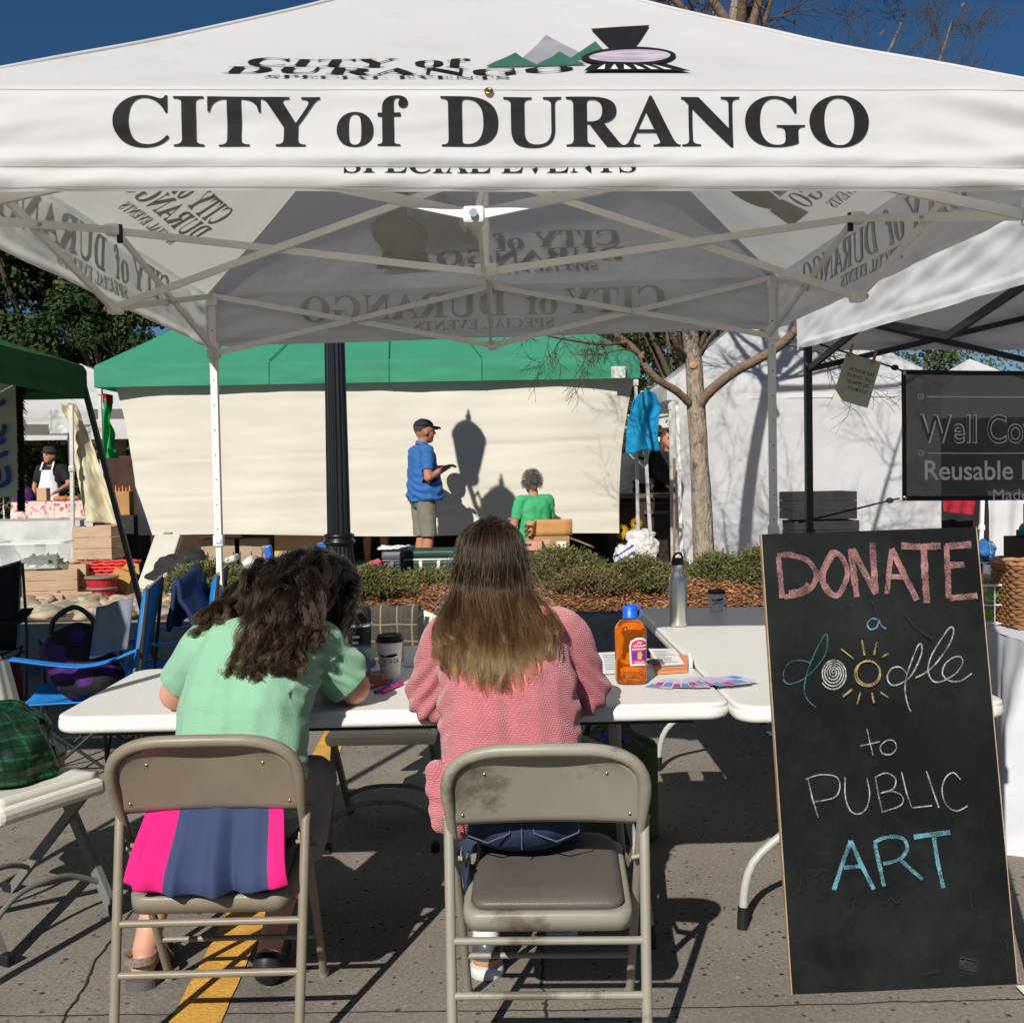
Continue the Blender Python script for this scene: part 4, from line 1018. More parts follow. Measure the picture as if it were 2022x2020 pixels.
letters(TEALC, [(c7((430, 1000), (370, 980), (290, 990), (245, 1050), (245, 1120), (290, 1145), (380, 1110), (470, 1030), (540, 920), (545, 800), (500, 850), (430, 1000), (400, 1090), (385, 1190), (410, 1260), (465, 1310)), .0034)])
sp = [(590 + (4 + 92 * t) * math.cos(t * 34) * .97, 1080 + (4 + 105 * t) * math.sin(t * 34) - 16 * (1 - t)) for t in [i / 110 for i in range(111)]]
letters(WHC, [(c7(*sp), .0040), (c7((1105, 1090), (1060, 1040), (1000, 1045), (965, 1100), (985, 1155), (1040, 1160), (1130, 1100), (1200, 960), (1205, 885), (1180, 890), (1130, 1010), (1095, 1120), (1090, 1220), (1110, 1310), (1130, 1355)), .0040),
    (c7((1160, 1115), (1230, 1080), (1310, 1010), (1400, 880), (1430, 790), (1405, 765), (1340, 850), (1270, 970), (1250, 1070), (1285, 1140), (1350, 1140), (1440, 1090), (1490, 1020), (1480, 975), (1430, 975), (1370, 1020), (1350, 1090), (1400, 1140), (1480, 1140), (1555, 1090)), .0040),
    (c7((820, 1468), (840, 1560), (862, 1655)), .0034), (c7((772, 1588), (910, 1560)), .0034, False), (c7((960, 1550), (915, 1590), (925, 1640), (985, 1650), (1025, 1605), (1005, 1555), (960, 1550)), .0034),
    (c8((405, 100), (435, 240), (475, 375)), .0036, False), (c8((388, 105), (490, 75), (600, 90), (628, 160), (590, 235), (450, 265)), .0036), (c8((665, 95), (665, 230), (700, 330), (760, 355), (815, 310), (835, 210), (815, 100)), .0036),
    (c8((875, 95), (900, 240), (925, 350)), .0036, False), (c8((870, 100), (950, 70), (1015, 110), (1000, 180), (915, 210), (1000, 200), (1065, 240), (1050, 300), (920, 345)), .0036),
    (c8((1058, 65), (1095, 220), (1130, 318), (1270, 305)), .0036, False), (c8((1232, 62), (1280, 210), (1318, 320)), .0040, False), (c8((1470, 125), (1420, 75), (1365, 110), (1340, 200), (1370, 300), (1440, 345), (1520, 310)), .0036)])
ring = [(825 + 90 * math.cos(t), 1080 + 88 * math.sin(t)) for t in [i / 20 * 6.283 for i in range(21)]]
ring2 = [(828 + 80 * math.cos(t + 1), 1072 + 84 * math.sin(t + 1)) for t in [i / 20 * 6.283 for i in range(21)]]
letters(YELC, [(c7(*ring), .0042), (c7(*ring2), .0038), (c7((640, 903), (725, 972)), .0036, False), (c7((785, 845), (803, 950)), .0048, False), (c7((888, 860), (868, 948)), .0048, False), (c7((970, 940), (925, 965)), .0048, False),
    (c7((650, 1238), (715, 1188)), .0058, False), (c7((748, 1295), (772, 1210)), .0048, False), (c7((852, 1215), (865, 1285)), .0046, False), (c7((912, 1212), (965, 1248)), .0046)])
FAINT = chalk('rubbed_chalk', (.028, .031, .030))
fs = MB()
for pts, w in ((c7((930, 340), (960, 460), (990, 560)), .004), (c7((850, 560), (900, 700)), .006), (c7((1080, 660), (1160, 760), (1270, 840)), .008), (c7((680, 580), (700, 610)), .010),
               (c8((340, 690), (350, 800), (335, 900)), .004), (c8((735, 920), (705, 1050), (710, 1130)), .004), (c8((1525, 920), (1540, 1040)), .004), (c8((1775, 1260), (1785, 1330)), .008),
               (c8((900, 960), (925, 990), (980, 950), (1010, 985), (1060, 940)), .003), (c8((360, 800), (420, 740), (450, 790), (500, 740), (560, 760)), .003), (c8((1170, 1490), (1330, 1470)), .008)):
    stroke(fs, pts, w)
fs.build('rubbed_marks', FAINT, board)
stk = MB(); stroke(stk, c8((1460, 1375), (1580, 1400), (1565, 1500), (1440, 1470), (1460, 1375)), .003, curve=False); stroke(stk, c8((1450, 1420), (1570, 1450)), .026, curve=False); stk.build('sticker_trace', chalk('sticker_residue', (.05, .05, .052)), board)
# ================================================================= people
SKIN = mat('fair_skin', (.56, .29, .20), rough=.5, var=.08, scale=14, spec=.4, col2=(.50, .22, .15), split=.6, soft=.2)
SKIN.node_tree.nodes['Principled BSDF'].inputs['Subsurface Weight'].default_value = .12
SKIN.node_tree.nodes['Principled BSDF'].inputs['Subsurface Radius'].default_value = (.012, .005, .003)
SKIN2 = mat('tanned_skin', (.42, .19, .115), rough=.65, var=.22, scale=9, spec=.25, col2=(.34, .14, .085), split=.56, soft=.2)
SCALP = mat('dark_scalp', (.02, .013, .01), rough=.8)
EYE = mat('dark_eye', (.02, .015, .012), rough=.2)
def hairmat(name, stops, rough=.35, rnd=.35):
    m = bpy.data.materials.new(name); m.use_nodes = True; nt = m.node_tree; N, L = nt.nodes, nt.links
    N.remove(N['Principled BSDF']); h = N.new('ShaderNodeBsdfHairPrincipled'); h.parametrization = 'COLOR'
    info = N.new('ShaderNodeHairInfo'); ad = N.new('ShaderNodeMath'); ad.operation = 'MULTIPLY_ADD'; ad.inputs[1].default_value = rnd; L.new(info.outputs['Random'], ad.inputs[0])
    sb = N.new('ShaderNodeMath'); sb.operation = 'SUBTRACT'; sb.inputs[1].default_value = rnd / 2; L.new(info.outputs['Intercept'], sb.inputs[0]); L.new(sb.outputs[0], ad.inputs[2])
    cr = N.new('ShaderNodeValToRGB'); L.new(ad.outputs[0], cr.inputs[0]); e = cr.color_ramp.elements
    while len(e) < len(stops): e.new(.5)
    for q, (p, c) in zip(e, stops): q.position = p; q.color = (*c, 1)
    ta = N.new('ShaderNodeAttribute'); ta.attribute_name = 'tone'; mu = N.new('ShaderNodeMix'); mu.data_type = 'RGBA'; mu.blend_type = 'MULTIPLY'; mu.inputs[0].default_value = 1; L.new(cr.outputs[0], mu.inputs[6]); L.new(ta.outputs['Fac'], mu.inputs[7]); L.new(mu.outputs[2], h.inputs['Color']); h.inputs['Roughness'].default_value = rough; h.inputs['Radial Roughness'].default_value = .35; h.inputs['IOR'].default_value = 1.30
    if 'Random Roughness' in h.inputs: h.inputs['Random Roughness'].default_value = .3
    L.new(h.outputs[0], N['Material Output'].inputs[0]); return m
def hair_obj(name, strands, r0, r1, m, parent):
    hc = bpy.data.hair_curves.new(name); n = strands[0].shape[0]
    hc.add_curves([n] * len(strands))
    co = np.concatenate(strands).astype(np.float32)
    iv = np.array(inv_world(parent)); co = co @ iv[:3, :3].T + iv[:3, 3]
    hc.attributes['position'].data.foreach_set('vector', co.astype(np.float32).ravel())
    at_ = hc.attributes.get('radius') or hc.attributes.new('radius', 'FLOAT', 'POINT')
    rad = np.tile(r0 + (r1 - r0) * np.linspace(0, 1, n) ** 1.5, len(strands)).astype(np.float32); at_.data.foreach_set('value', rad)
    tn = hc.attributes.new('tone', 'FLOAT', 'CURVE'); tn.data.foreach_set('value', np.array([TONE.get(id(s), 1.0) for s in strands], np.float32))
    hc.materials.append(m); return link(name, hc, parent)
def spline_np(ctrl, n):
    P = np.array([tuple(c) for c in ctrl]); k = len(P) - 1; t = np.linspace(0, k, n); i = np.minimum(t.astype(int), k - 1); u = (t - i)[:, None]
    a, b, c, d = P[np.maximum(i - 1, 0)], P[i], P[i + 1], P[np.minimum(i + 2, k)]
    return .5 * (2 * b + (c - a) * u + (2 * a - 5 * b + 4 * c - d) * u ** 2 + (-a + 3 * b - 3 * c + d) * u ** 3)
HAIRC = None
def hand(w, d, nrm, s=1.0, curl=.35, side=1):
    """palm, four unequal bent fingers and a thumb leaving the side of the palm; w wrist, d pointing direction, nrm palm normal"""
    w, d, nrm = Vector(w), Vector(d).normalized(), Vector(nrm).normalized(); x = d.cross(nrm).normalized() * side
    pr = [('c', w, .022 * s, w + d * .045 * s, .026 * s), ('c', w + d * .03 * s - x * .018 * s, .017 * s, w + d * .075 * s - x * .022 * s, .013 * s), ('c', w + d * .03 * s + x * .018 * s, .017 * s, w + d * .078 * s + x * .022 * s, .013 * s)]
    for o, l in ((-.030, .058), (-.010, .072), (.010, .078), (.031, .070)):
        p = w + d * .080 * s + x * o * s; q = p + (d - nrm * curl * .4).normalized() * l * .5 * s; r = q + (d - nrm * curl * 1.4).normalized() * l * .5 * s
        pr += [('c', p, .0098 * s, q, .0088 * s, 8, 3), ('c', q, .0088 * s, r, .0072 * s, 8, 3)]
    p = w + d * .028 * s + x * .028 * s; q = p + (d * .6 + x * .8 - nrm * .2).normalized() * .035 * s; r = q + (d * .9 + x * .25 - nrm * .3).normalized() * .03 * s
    return pr + [('c', p, .013 * s, q, .0105 * s, 8, 3), ('c', q, .0105 * s, r, .0085 * s, 8, 3)]
def head_prims(c, f, up, s=1.0):
    c, f, up = Vector(c), Vector(f).normalized(), Vector(up).normalized(); x = f.cross(up).normalized(); up = x.cross(f); M3 = Matrix((x, f, up)).transposed()
    g = lambda a, b, d: c + x * (a * s) + f * (b * s) + up * (d * s)
    k = lambda *r: tuple(q * s for q in r)
    return [('e', g(0, -.008, .015), k(.076, .094, .098), M3), ('e', g(0, .018, -.03), k(.066, .074, .08), M3), ('e', g(0, .045, -.082), k(.040, .042, .032), M3),
            ('c', g(0, .086, .02), .010 * s, g(0, .106, -.022), .013 * s), ('e', g(0, .082, .03), k(.05, .016, .012), M3), ('e', g(0, .082, -.055), k(.024, .014, .012), M3),
            ('e', g(.078, -.008, -.012), k(.010, .022, .032), M3), ('e', g(-.078, -.008, -.012), k(.010, .022, .032), M3)], g, M3

# ---------------- woman in mint, bent over the table
G = thing('person', 'woman with dark curly hair in a mint green T-shirt bent over the table', 'person', (-.745, 2.88, 0))
gh = V(-.628, 3.40, 1.045); gf = V(.15, .72, -.62); gup = V(.12, .62, .78)
hp, hg, hM = head_prims(gh, gf, gup)
body = hp + [('c', (-.66, 3.25, .965), .052, gh + V(-.01, -.03, -.03), .052), ('c', (-.74, 2.95, .62), .11, (-.70, 3.16, .92), .10), ('c', (-.86, 3.14, .92), .055, (-.58, 3.17, .915), .055),
    ('c', (-.885, 3.15, .92), .056, (-.992, 3.205, .793), .047), ('c', (-.992, 3.205, .79), .046, (-.80, 3.44, .775), .030), ('c', (-.57, 3.18, .91), .056, (-.476, 3.235, .798), .050), ('c', (-.476, 3.235, .795), .049, (-.60, 3.48, .775), .031),
    ('c', (-.66, 2.95, .52), .07, (-.60, 3.22, .53), .055), ('c', (-.60, 3.22, .52), .055, (-.705, 3.06, .09), .034), ('c', (-.82, 2.95, .52), .07, (-.99, 3.26, .51), .055), ('c', (-.99, 3.26, .50), .055, (-1.063, 3.09, .09), .036),
    ('c', (-.705, 3.06, .07), .034, (-.715, 3.22, .035), .028), ('c', (-1.063, 3.075, .055), .035, (-1.075, 3.24, .032), .030), ('e', (-1.063, 3.065, .045), (.034, .036, .034))]
body += hand((-.79, 3.455, .772), (.55, .8, 0), (0, 0, 1), 1, .4, -1) + hand((-.605, 3.49, .775), (-.4, .9, .0), (0, 0, 1), 1, .9, 1)
def g_mat(pc):
    d = np.array([(Vector(p) - gh) for p in pc]); up = np.array(gup.normalized()); f = np.array(gf.normalized())
    return ((np.linalg.norm(d, axis=1) < .125) & (d @ f < .045) & ((d @ f) * .8 - d @ up < .06)).astype(int)
gb = blob('body', body, .0075, [SKIN, SCALP], G, 5, matfn=g_mat)
MINT = mat('mint_jersey', (.235, .46, .305), rough=.9, var=.04, scale=5, spec=.15, bump=.35, bscale=260, sheen=.2)
sleeveL = (V(-.885, 3.15, .93), V(-.958, 3.19, .838)); sleeveR = (V(-.575, 3.18, .92), V(-.497, 3.222, .828))
shirt = [('e', (-.745, 2.935, .57), (.180, .140, .13))]
for o in (-.042, .042):
    shirt += [('c', (-.745 + o, 2.935, .58), .134, (-.742 + o, 3.005, .78), .140), ('c', (-.742 + o, 3.005, .78), .140, (-.722 + o * 1.3, 3.11, .90), .126)]
shirt += [('c', (-.862, 3.135, .93), .078, (-.592, 3.165, .925), .080), ('c', (-.72, 3.16, .95), .085, (-.67, 3.24, .985), .066),
    ('c', sleeveL[0], .078, sleeveL[1], .071), ('c', sleeveR[0], .082, sleeveR[1], .076)]
def g_disp(co, nr):
    x, y, z = co.T
    d = .004 * npnoise(co, (9, 9, 14), 3)
    # pulls running from the right armpit to the waist, and creases at the waist
    q = (x + .62) * .9 + (z - .72) * .55
    m = np.clip((x + .74) / .12, 0, 1) * np.clip((.86 - z) / .1, 0, 1)
    d += m * .008 * np.sin(q * 62 + 2.5 * npnoise(co, (7, 7, 7), 9)) * (.4 + npnoise(co, (5, 5, 5), 31))
    m2 = np.exp(-((z - .60) / .06) ** 2); d += m2 * .007 * np.sin(z * 150 + x * 26 + 2 * npnoise(co, (6, 6, 6), 5))
    m3 = (x > -.60) * np.clip((z - .80) / .04, 0, 1); d += m3 * .0065 * np.sin((x * .65 + z * 1.0) * 150 + 1.5 * npnoise(co, (9, 9, 9), 15))
    return d
def g_cut(co):
    k = co[:, 2] < .49
    k |= np.linalg.norm(co - np.array((-.665, 3.275, 1.02)), axis=1) < .058
    return k
gs = blob('t_shirt', shirt, .0075, MINT, G, 5, disp=g_disp, cut=g_cut, solid=.003, planes=[(lerp(a, b, 1.15), (b - a), .16, None) for a, b in (sleeveL, sleeveR)])
GREYC = mat('grey_cotton', (.27, .26, .25), rough=.9, var=.15, scale=9, bump=.4, bscale=120)
pants = [('e', (-.745, 2.95, .525), (.178, .145, .085)), ('c', (-.83, 2.93, .53), .084, (-.99, 3.255, .515), .070), ('c', (-.66, 2.93, .53), .088, (-.60, 3.215, .53), .074), ('c', (-.60, 3.215, .525), .073, (-.628, 3.15, .33), .066), ('c', (-.99, 3.255, .505), .07, (-1.02, 3.20, .32), .062)]
blob('trousers', pants, .009, GREYC, G, 4, disp=lambda co, nr: .005 * npnoise(co, (12, 12, 9), 2), cut=lambda co: co[:, 2] < .315, solid=.003)
SHOE = mat('black_shoe', (.015, .015, .016), rough=.5, var=.3)
for s, (x, y) in enumerate(((-.705, 3.05), (-1.063, 3.06))):
    if s == 0:
        blob('shoe', [('c', (x, y, .045), .046, (x - .01, y + .17, .035), .042), ('e', (x, y - .01, .06), (.042, .045, .05))], .009, SHOE, G, 3, cut=lambda co: co[:, 2] < .004)
    else:
        b = MB(); b.prism([(x + .046 * math.cos(a) , y + (.0 if math.sin(a) < 0 else .16) + (.046 if math.sin(a) < 0 else .075) * math.sin(a)) for a in [6.2832 * i / 28 for i in range(28)]], .026, (0, 0, .0)); so = b.build('sandal', mat('grey_sole', (.10, .095, .09), rough=.8), G, world=True)
        b = MB(); pts = [V(x + .042 * math.cos(a) , y - .012 + .042 * math.sin(a), .085) for a in [math.pi * 2 * i / 20 for i in range(21)]]; b.tube(pts, .01, flat=(.006, .022)); b.build('strap', mat('sparkly_strap', (.45, .36, .30), rough=.25, metal=.6, var=.5, scale=200), so, world=False).data.transform(inv_world(so)); b = MB(); b.tube([V(x - .046, y + .1, .03), V(x - .02, y + .1, .07), V(x + .02, y + .1, .07), V(x + .046, y + .1, .03)], .01, flat=(.006, .03)); b.build('strap', mat('sparkly_strap', (.45, .36, .30), rough=.25, metal=.6, var=.5, scale=200), so, world=False).data.transform(inv_world(so))
# hair: loose curls falling over her back and both sides of her face
rg = random.Random(12); nrs = np.random.RandomState(3)
TONE = {}
def curl_lock(ctrl, k, spread0, spread1, amp, wl, n=26, jit=.3, ramp=None):
    base = spline_np(ctrl, n); out = []; tone = rg.choice((.45, .6, .8, 1.0, 1.2, 1.5, 1.9))
    L = np.linalg.norm(np.diff(base, axis=0), axis=1).sum(); T = np.linspace(0, 1, n)
    ph = rg.uniform(0, 6.3); sgn = rg.choice((-1, 1)); wl_ = wl * rg.uniform(.75, 1.4)
    tan = np.gradient(base, axis=0); tan /= np.linalg.norm(tan, axis=1)[:, None] + 1e-9
    a = np.cross(tan, (0.3, .1, .95)); a /= np.linalg.norm(a, axis=1)[:, None] + 1e-9; b = np.cross(tan, a)
    for _ in range(k):
        o = nrs.normal(0, 1, 3); p2 = ph + nrs.normal(0, jit); am = amp * nrs.uniform(.6, 1.3)
        th = sgn * (T * L / wl_ * 6.283) + p2
        e = (np.clip(T * 3.5, 0, 1) if ramp is None else np.clip(T - .25, 0, 1) ** ramp * 1.3)[:, None]
        s = base + o * (spread0 + (spread1 - spread0) * T[:, None]) + e * am * (a * np.cos(th)[:, None] + b * np.sin(th)[:, None])
        cut = nrs.uniform(.86, 1.0); s = np.stack([np.interp(np.linspace(0, cut, n), T, s[:, i]) for i in range(3)], 1)
        out.append(s); TONE[id(s)] = tone * rg.uniform(.85, 1.15)
    return out
def gx(a, b, d): return np.array(hg(a, b, d))
strands = []
def gback(x, z): return 2.985 + (z - .78) * .95 - .150 + .22 * (x + .72) ** 2 * 8
for i in range(270):
    th = rg.uniform(-2.5, 2.5); el = rg.uniform(-.1, 1.45)         # th: 0 = back of the head, + = her right side
    r0 = hg(.078 * math.sin(th) * math.cos(el), -.008 - .096 * math.cos(th) * math.cos(el), .02 + .098 * math.sin(el))
    out = (r0 - gh).normalized()
    m1 = r0 + out * rg.uniform(.018, .045) + V(.03 * math.sin(th), -.03 * math.cos(th), -.015)
    kind = rg.random()
    if .0 < th < 1.5 and kind < .5:      # over the right shoulder
        e = V(rg.uniform(-.67, -.535), rg.uniform(3.04, 3.13), rg.uniform(.955, 1.01)); m2 = V(lerp(m1.x, e.x, .55), lerp(m1.y, e.y, .5) - .02, lerp(m1.z, e.z, .45) + .035)
    elif th > 1.0 or (th > .1 and kind < .6):      # right curtain, hangs free beside her face
        e = V(rg.uniform(-.62, -.525), rg.uniform(3.22, 3.42), rg.uniform(.83, .97)); m2 = V(lerp(m1.x, e.x, .5) + rg.uniform(.0, .025), lerp(m1.y, e.y, .5), lerp(m1.z, e.z, .45) + .02)
    elif th < -1.3 or (th < -.5 and kind < .42):      # left: swept over the shoulder
        e = V(rg.uniform(-.90, -.74), rg.uniform(3.08, 3.3), rg.uniform(.985, 1.04)); m2 = V(lerp(m1.x, e.x, .5), lerp(m1.y, e.y, .5), lerp(m1.z, e.z, .5) + .05)
        if rg.random() < .35: e = V(e.x + .1, 3.33, rg.uniform(.9, 1.0))
    else:
        x = max(-.765, min(-.58, rg.gauss(-.665, .055))); z = rg.choice((rg.uniform(.905, .94), rg.uniform(.92, 1.02))); e = V(x, gback(x, z) - .024, z); m2 = V(lerp(m1.x, x, .6), lerp(m1.y, e.y, .55) - .02, lerp(m1.z, z, .45) + .03)
    tail = V(rg.uniform(-.025, .025), rg.uniform(-.01, .01), -.02)
    strands += curl_lock([r0, m1, m2, e, e + tail], 38, .0058, .0036, rg.uniform(.010, .019), rg.uniform(.06, .11), jit=.13)
for i in range(130):      # stray frizz
    th = rg.uniform(-2.4, 2.4); el = rg.uniform(0, 1.3)
    r0 = hg(.078 * math.sin(th) * math.cos(el), -.008 - .096 * math.cos(th) * math.cos(el), .02 + .098 * math.sin(el)); out = (r0 - gh).normalized()
    e = r0 + out * rg.uniform(.035, .06) + V(rg.uniform(-.05, .05), rg.uniform(-.03, .05), rg.uniform(-.20, -.06)); strands += curl_lock([r0, r0 + out * .03, e], 2, .008, .014, .008, .09, jit=1.5)
HAIRG = hairmat('dark_curly_hair', [(0, (.009, .006, .0046)), (.55, (.015, .0095, .007)), (1, (.040, .022, .013))], .20, .5)
hair_obj('hair', strands, .00085, .0004, HAIRG, G)

# ---------------- woman in the pink sweater, upright, long straight hair
Pn = thing('person', 'woman with long straight ombre hair in a chunky pink knitted sweater', 'person', (.0, 2.80, 0))
ph_ = V(-.062, 3.125, 1.175); pf = V(0, .93, -.36); pup = V(0, .36, .93)
hp, hpg, _ = head_prims(ph_, pf, pup, 1.02)
body = hp + [('c', (-.04, 3.05, 1.0), .056, ph_ + V(0, -.01, -.05), .055), ('c', (0, 2.87, .6), .11, (-.03, 3.05, .92), .085), ('c', (-.18, 3.07, .955), .055, (.13, 3.08, .955), .055),
    ('c', (-.18, 3.08, .95), .052, (-.25, 3.13, .80), .044), ('c', (-.25, 3.13, .80), .043, (-.13, 3.44, .775), .029), ('c', (.14, 3.09, .95), .052, (.21, 3.14, .80), .044), ('c', (.21, 3.14, .80), .043, (.09, 3.44, .775), .029),
    ('c', (-.08, 2.9, .53), .075, (-.13, 3.28, .50), .055), ('c', (-.13, 3.28, .49), .055, (-.095, 3.085, .12), .035), ('c', (.09, 2.9, .53), .075, (.12, 3.28, .50), .055), ('c', (.12, 3.28, .49), .055, (.13, 3.33, .10), .036),
    ('c', (-.095, 3.085, .08), .033, (-.095, 3.25, .035), .028), ('c', (.13, 3.33, .08), .033, (.13, 3.5, .035), .028)]
body += hand((-.125, 3.455, .772), (.3, .95, 0), (0, 0, 1), .95, .4, -1) + hand((.085, 3.455, .775), (-.3, .95, 0), (0, 0, 1), .95, .9, 1)
def p_mat(pc):
    d = np.array([(Vector(p) - ph_) for p in pc]); up = np.array(pup.normalized()); f = np.array(pf.normalized())
    return ((np.linalg.norm(d, axis=1) < .13) & (d @ f < .05) & ((d @ f) * .8 - d @ up < .065)).astype(int)
blob('body', body, .0075, [SKIN, SCALP], Pn, 5, matfn=p_mat)
def knitmat():
    m = mat('chunky_pink_knit', (.53, .165, .185), rough=.95, var=.10, scale=9, spec=.1, sheen=.35)
    N, L, b = nodes_of(m); src = b.inputs['Base Color'].links[0].from_socket
    tc = N.new('ShaderNodeTexCoord'); sx = N.new('ShaderNodeSeparateXYZ')
    wob = N.new('ShaderNodeTexNoise'); wob.inputs['Scale'].default_value = 16; L.new(tc.outputs['Object'], wob.inputs['Vector'])
    wm = N.new('ShaderNodeVectorMath'); wm.operation = 'MULTIPLY_ADD'; wm.inputs[1].default_value = (.020, .020, .020); L.new(wob.outputs['Color'], wm.inputs[0]); L.new(tc.outputs['Object'], wm.inputs[2])
    L.new(wm.outputs[0], sx.inputs[0])
    def math_(op, a, b_=None, c_=None):
        n = N.new('ShaderNodeMath'); n.operation = op
        for i, q in enumerate((a, b_, c_)):
            if q is None: continue
            if isinstance(q, (int, float)): n.inputs[i].default_value = q
            else: L.new(q, n.inputs[i])
        return n.outputs[0]
    pitch_x, pitch_z = 2 * math.pi / .0105, 2 * math.pi / .0105
    row = math_('FLOOR', math_('MULTIPLY', sx.outputs['Z'], 2 / .0105))
    par = math_('MULTIPLY', math_('MODULO', row, 2.0), math.pi)
    y_ = math_('MULTIPLY', sx.outputs['Y'], .8); u = math_('ADD', sx.outputs['X'], y_)
    cx = math_('ABSOLUTE', math_('SINE', math_('MULTIPLY_ADD', u, pitch_x / 2, math_('MULTIPLY', par, .5))))
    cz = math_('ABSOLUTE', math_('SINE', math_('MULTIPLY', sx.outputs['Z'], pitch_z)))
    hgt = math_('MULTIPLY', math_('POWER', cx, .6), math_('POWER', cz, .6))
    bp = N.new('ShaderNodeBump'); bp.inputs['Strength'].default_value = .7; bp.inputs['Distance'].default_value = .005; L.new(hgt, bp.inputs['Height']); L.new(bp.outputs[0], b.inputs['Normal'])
    r = N.new('ShaderNodeMapRange'); r.inputs[1].default_value = .0; r.inputs[2].default_value = .42; r.inputs[3].default_value = .68; r.inputs[4].default_value = 1; L.new(hgt, r.inputs[0])  # shade in the gaps between stitches, put into the base colour
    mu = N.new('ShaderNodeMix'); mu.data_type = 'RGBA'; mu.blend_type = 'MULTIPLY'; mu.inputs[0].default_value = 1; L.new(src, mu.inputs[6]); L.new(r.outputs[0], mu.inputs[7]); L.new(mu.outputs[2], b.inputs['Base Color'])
    return m
KNIT = knitmat()
sw = [('e', (.0, 2.835, .575), (.185, .150, .115)), ('c', (-.205, 2.80, .66), .030, (-.195, 2.775, .535), .026), ('e', (-.155, 2.80, .58), (.06, .07, .10))]
for o in (-.052, .052):
    sw += [('c', (o - .005, 2.845, .60), .134, (o - .02, 2.955, .83), .138), ('c', (o - .02, 2.955, .83), .138, (o * 1.5 - .028, 3.055, .955), .105)]
sw += [('c', (-.01, 2.90, .70), .13, (-.02, 2.958, .83), .137), ('c', (-.02, 2.958, .83), .137, (-.03, 3.055, .965), .108)]
sw += [('c', (-.175, 3.07, .965), .076, (.125, 3.08, .97), .076), ('c', (-.03, 3.06, .985), .085, (-.05, 3.09, 1.03), .068),
    ('c', (-.18, 3.075, .95), .083, (-.238, 3.11, .80), .074), ('c', (-.238, 3.11, .80), .072, (-.14, 3.36, .785), .052), ('c', (-.245, 3.075, .77), .044, (-.20, 3.08, .745), .034),
    ('c', (.14, 3.085, .95), .080, (.198, 3.125, .80), .072), ('c', (.198, 3.125, .80), .070, (.10, 3.37, .785), .050), ('c', (.20, 3.09, .77), .04, (.17, 3.1, .75), .03)]
def p_disp(co, nr):
    x, y, z = co.T
    d = .004 * npnoise(co, (8, 8, 8), 7)
    for sx in (-1, 1):
        m = np.clip((sx * (x + .02) - .13) / .05, 0, 1) * np.clip((.93 - z) / .06, 0, 1) * np.clip((z - .72) / .03, 0, 1); d += m * .006 * np.sin((z * .8 + sx * x * .9) * 130 + 2.5 * npnoise(co, (8, 8, 8), 17 + sx))
    d += .004 * np.exp(-((z - .60) / .05) ** 2) * np.sin(z * 120 + x * 14)
    return d
def p_cut(co): return (co[:, 2] < .475) | (np.linalg.norm(co - np.array((-.055, 3.10, 1.075)), axis=1) < .062) | ((co[:, 1] > 3.375) & (co[:, 2] < .9))
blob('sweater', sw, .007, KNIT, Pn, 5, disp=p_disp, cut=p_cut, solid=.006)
DENIM = mat('dark_denim', (.022, .035, .075), rough=.85, var=.3, scale=12, bump=.4, bscale=300, col2=(.05, .08, .14), split=.62, soft=.12)
jn = [('e', (.01, 2.83, .55), (.182, .150, .098)), ('c', (-.085, 2.88, .545), .094, (-.13, 3.28, .505), .072), ('c', (.095, 2.88, .545), .094, (.12, 3.28, .505), .072), ('c', (-.13, 3.28, .495), .069, (-.096, 3.10, .16), .052), ('c', (.12, 3.28, .495), .069, (.13, 3.33, .16), .052)]
jo = blob('jeans', jn, .009, DENIM, Pn, 4, disp=lambda co, nr: .003 * npnoise(co, (14, 14, 14), 4), cut=lambda co: co[:, 2] < .15, solid=.002)
stm = mat('pale_seam_thread', (.075, .095, .15), rough=.9)
b = MB()
for x in (-.075, .095):
    b.tube([V(x - .06, 2.70, .575), V(x - .055, 2.683, .535), V(x, 2.678, .515), V(x + .055, 2.683, .535), V(x + .06, 2.70, .575)], .0022, 5)
b.tube([V(.01, 2.686, .59), V(.01, 2.678, .54), V(.01, 2.70, .49)], .0022, 5); b.build('seam', stm, jo).data.transform(inv_world(jo))
SNK = [mat('white_sneaker', (.62, .61, .60), rough=.5, var=.06), mat('silver_sneaker_heel', (.10, .11, .13), rough=.3, metal=.3, var=.3, scale=30), mat('orange_sneaker_trim', (.60, .26, .12), rough=.6)]
for x, y in ((-.095, 3.09), (.13, 3.33)):
    sh = blob('sneaker', [('c', (x, y, .055), .044, (x, y + .17, .045), .040), ('e', (x, y + .01, .085), (.040, .055, .035))], .008, SNK, Pn, 3, cut=lambda co: co[:, 2] < .022, matfn=lambda pc: np.where((pc[:, 2] > .052) & (pc[:, 1] < y + .05), 1, np.where(pc[:, 2] > .036, 2, 0)))
    b = MB(); b.lathe([(.046, .0), (.049, .004), (.049, .022), (.045, .03)], (x, y, .0), 24); b.box((x, y + .10, .016), (.088, .2, .03), bev=.012); b.build('sole', SNK[0], sh).data.transform(inv_world(sh))
    b = MB(); b.lathe([(.038, .105), (.037, .135), (.038, .14)], (x, y - .003, 0), 20); b.build('sock', mat('white_sock', (.75, .75, .75), rough=.9), Pn, world=True)
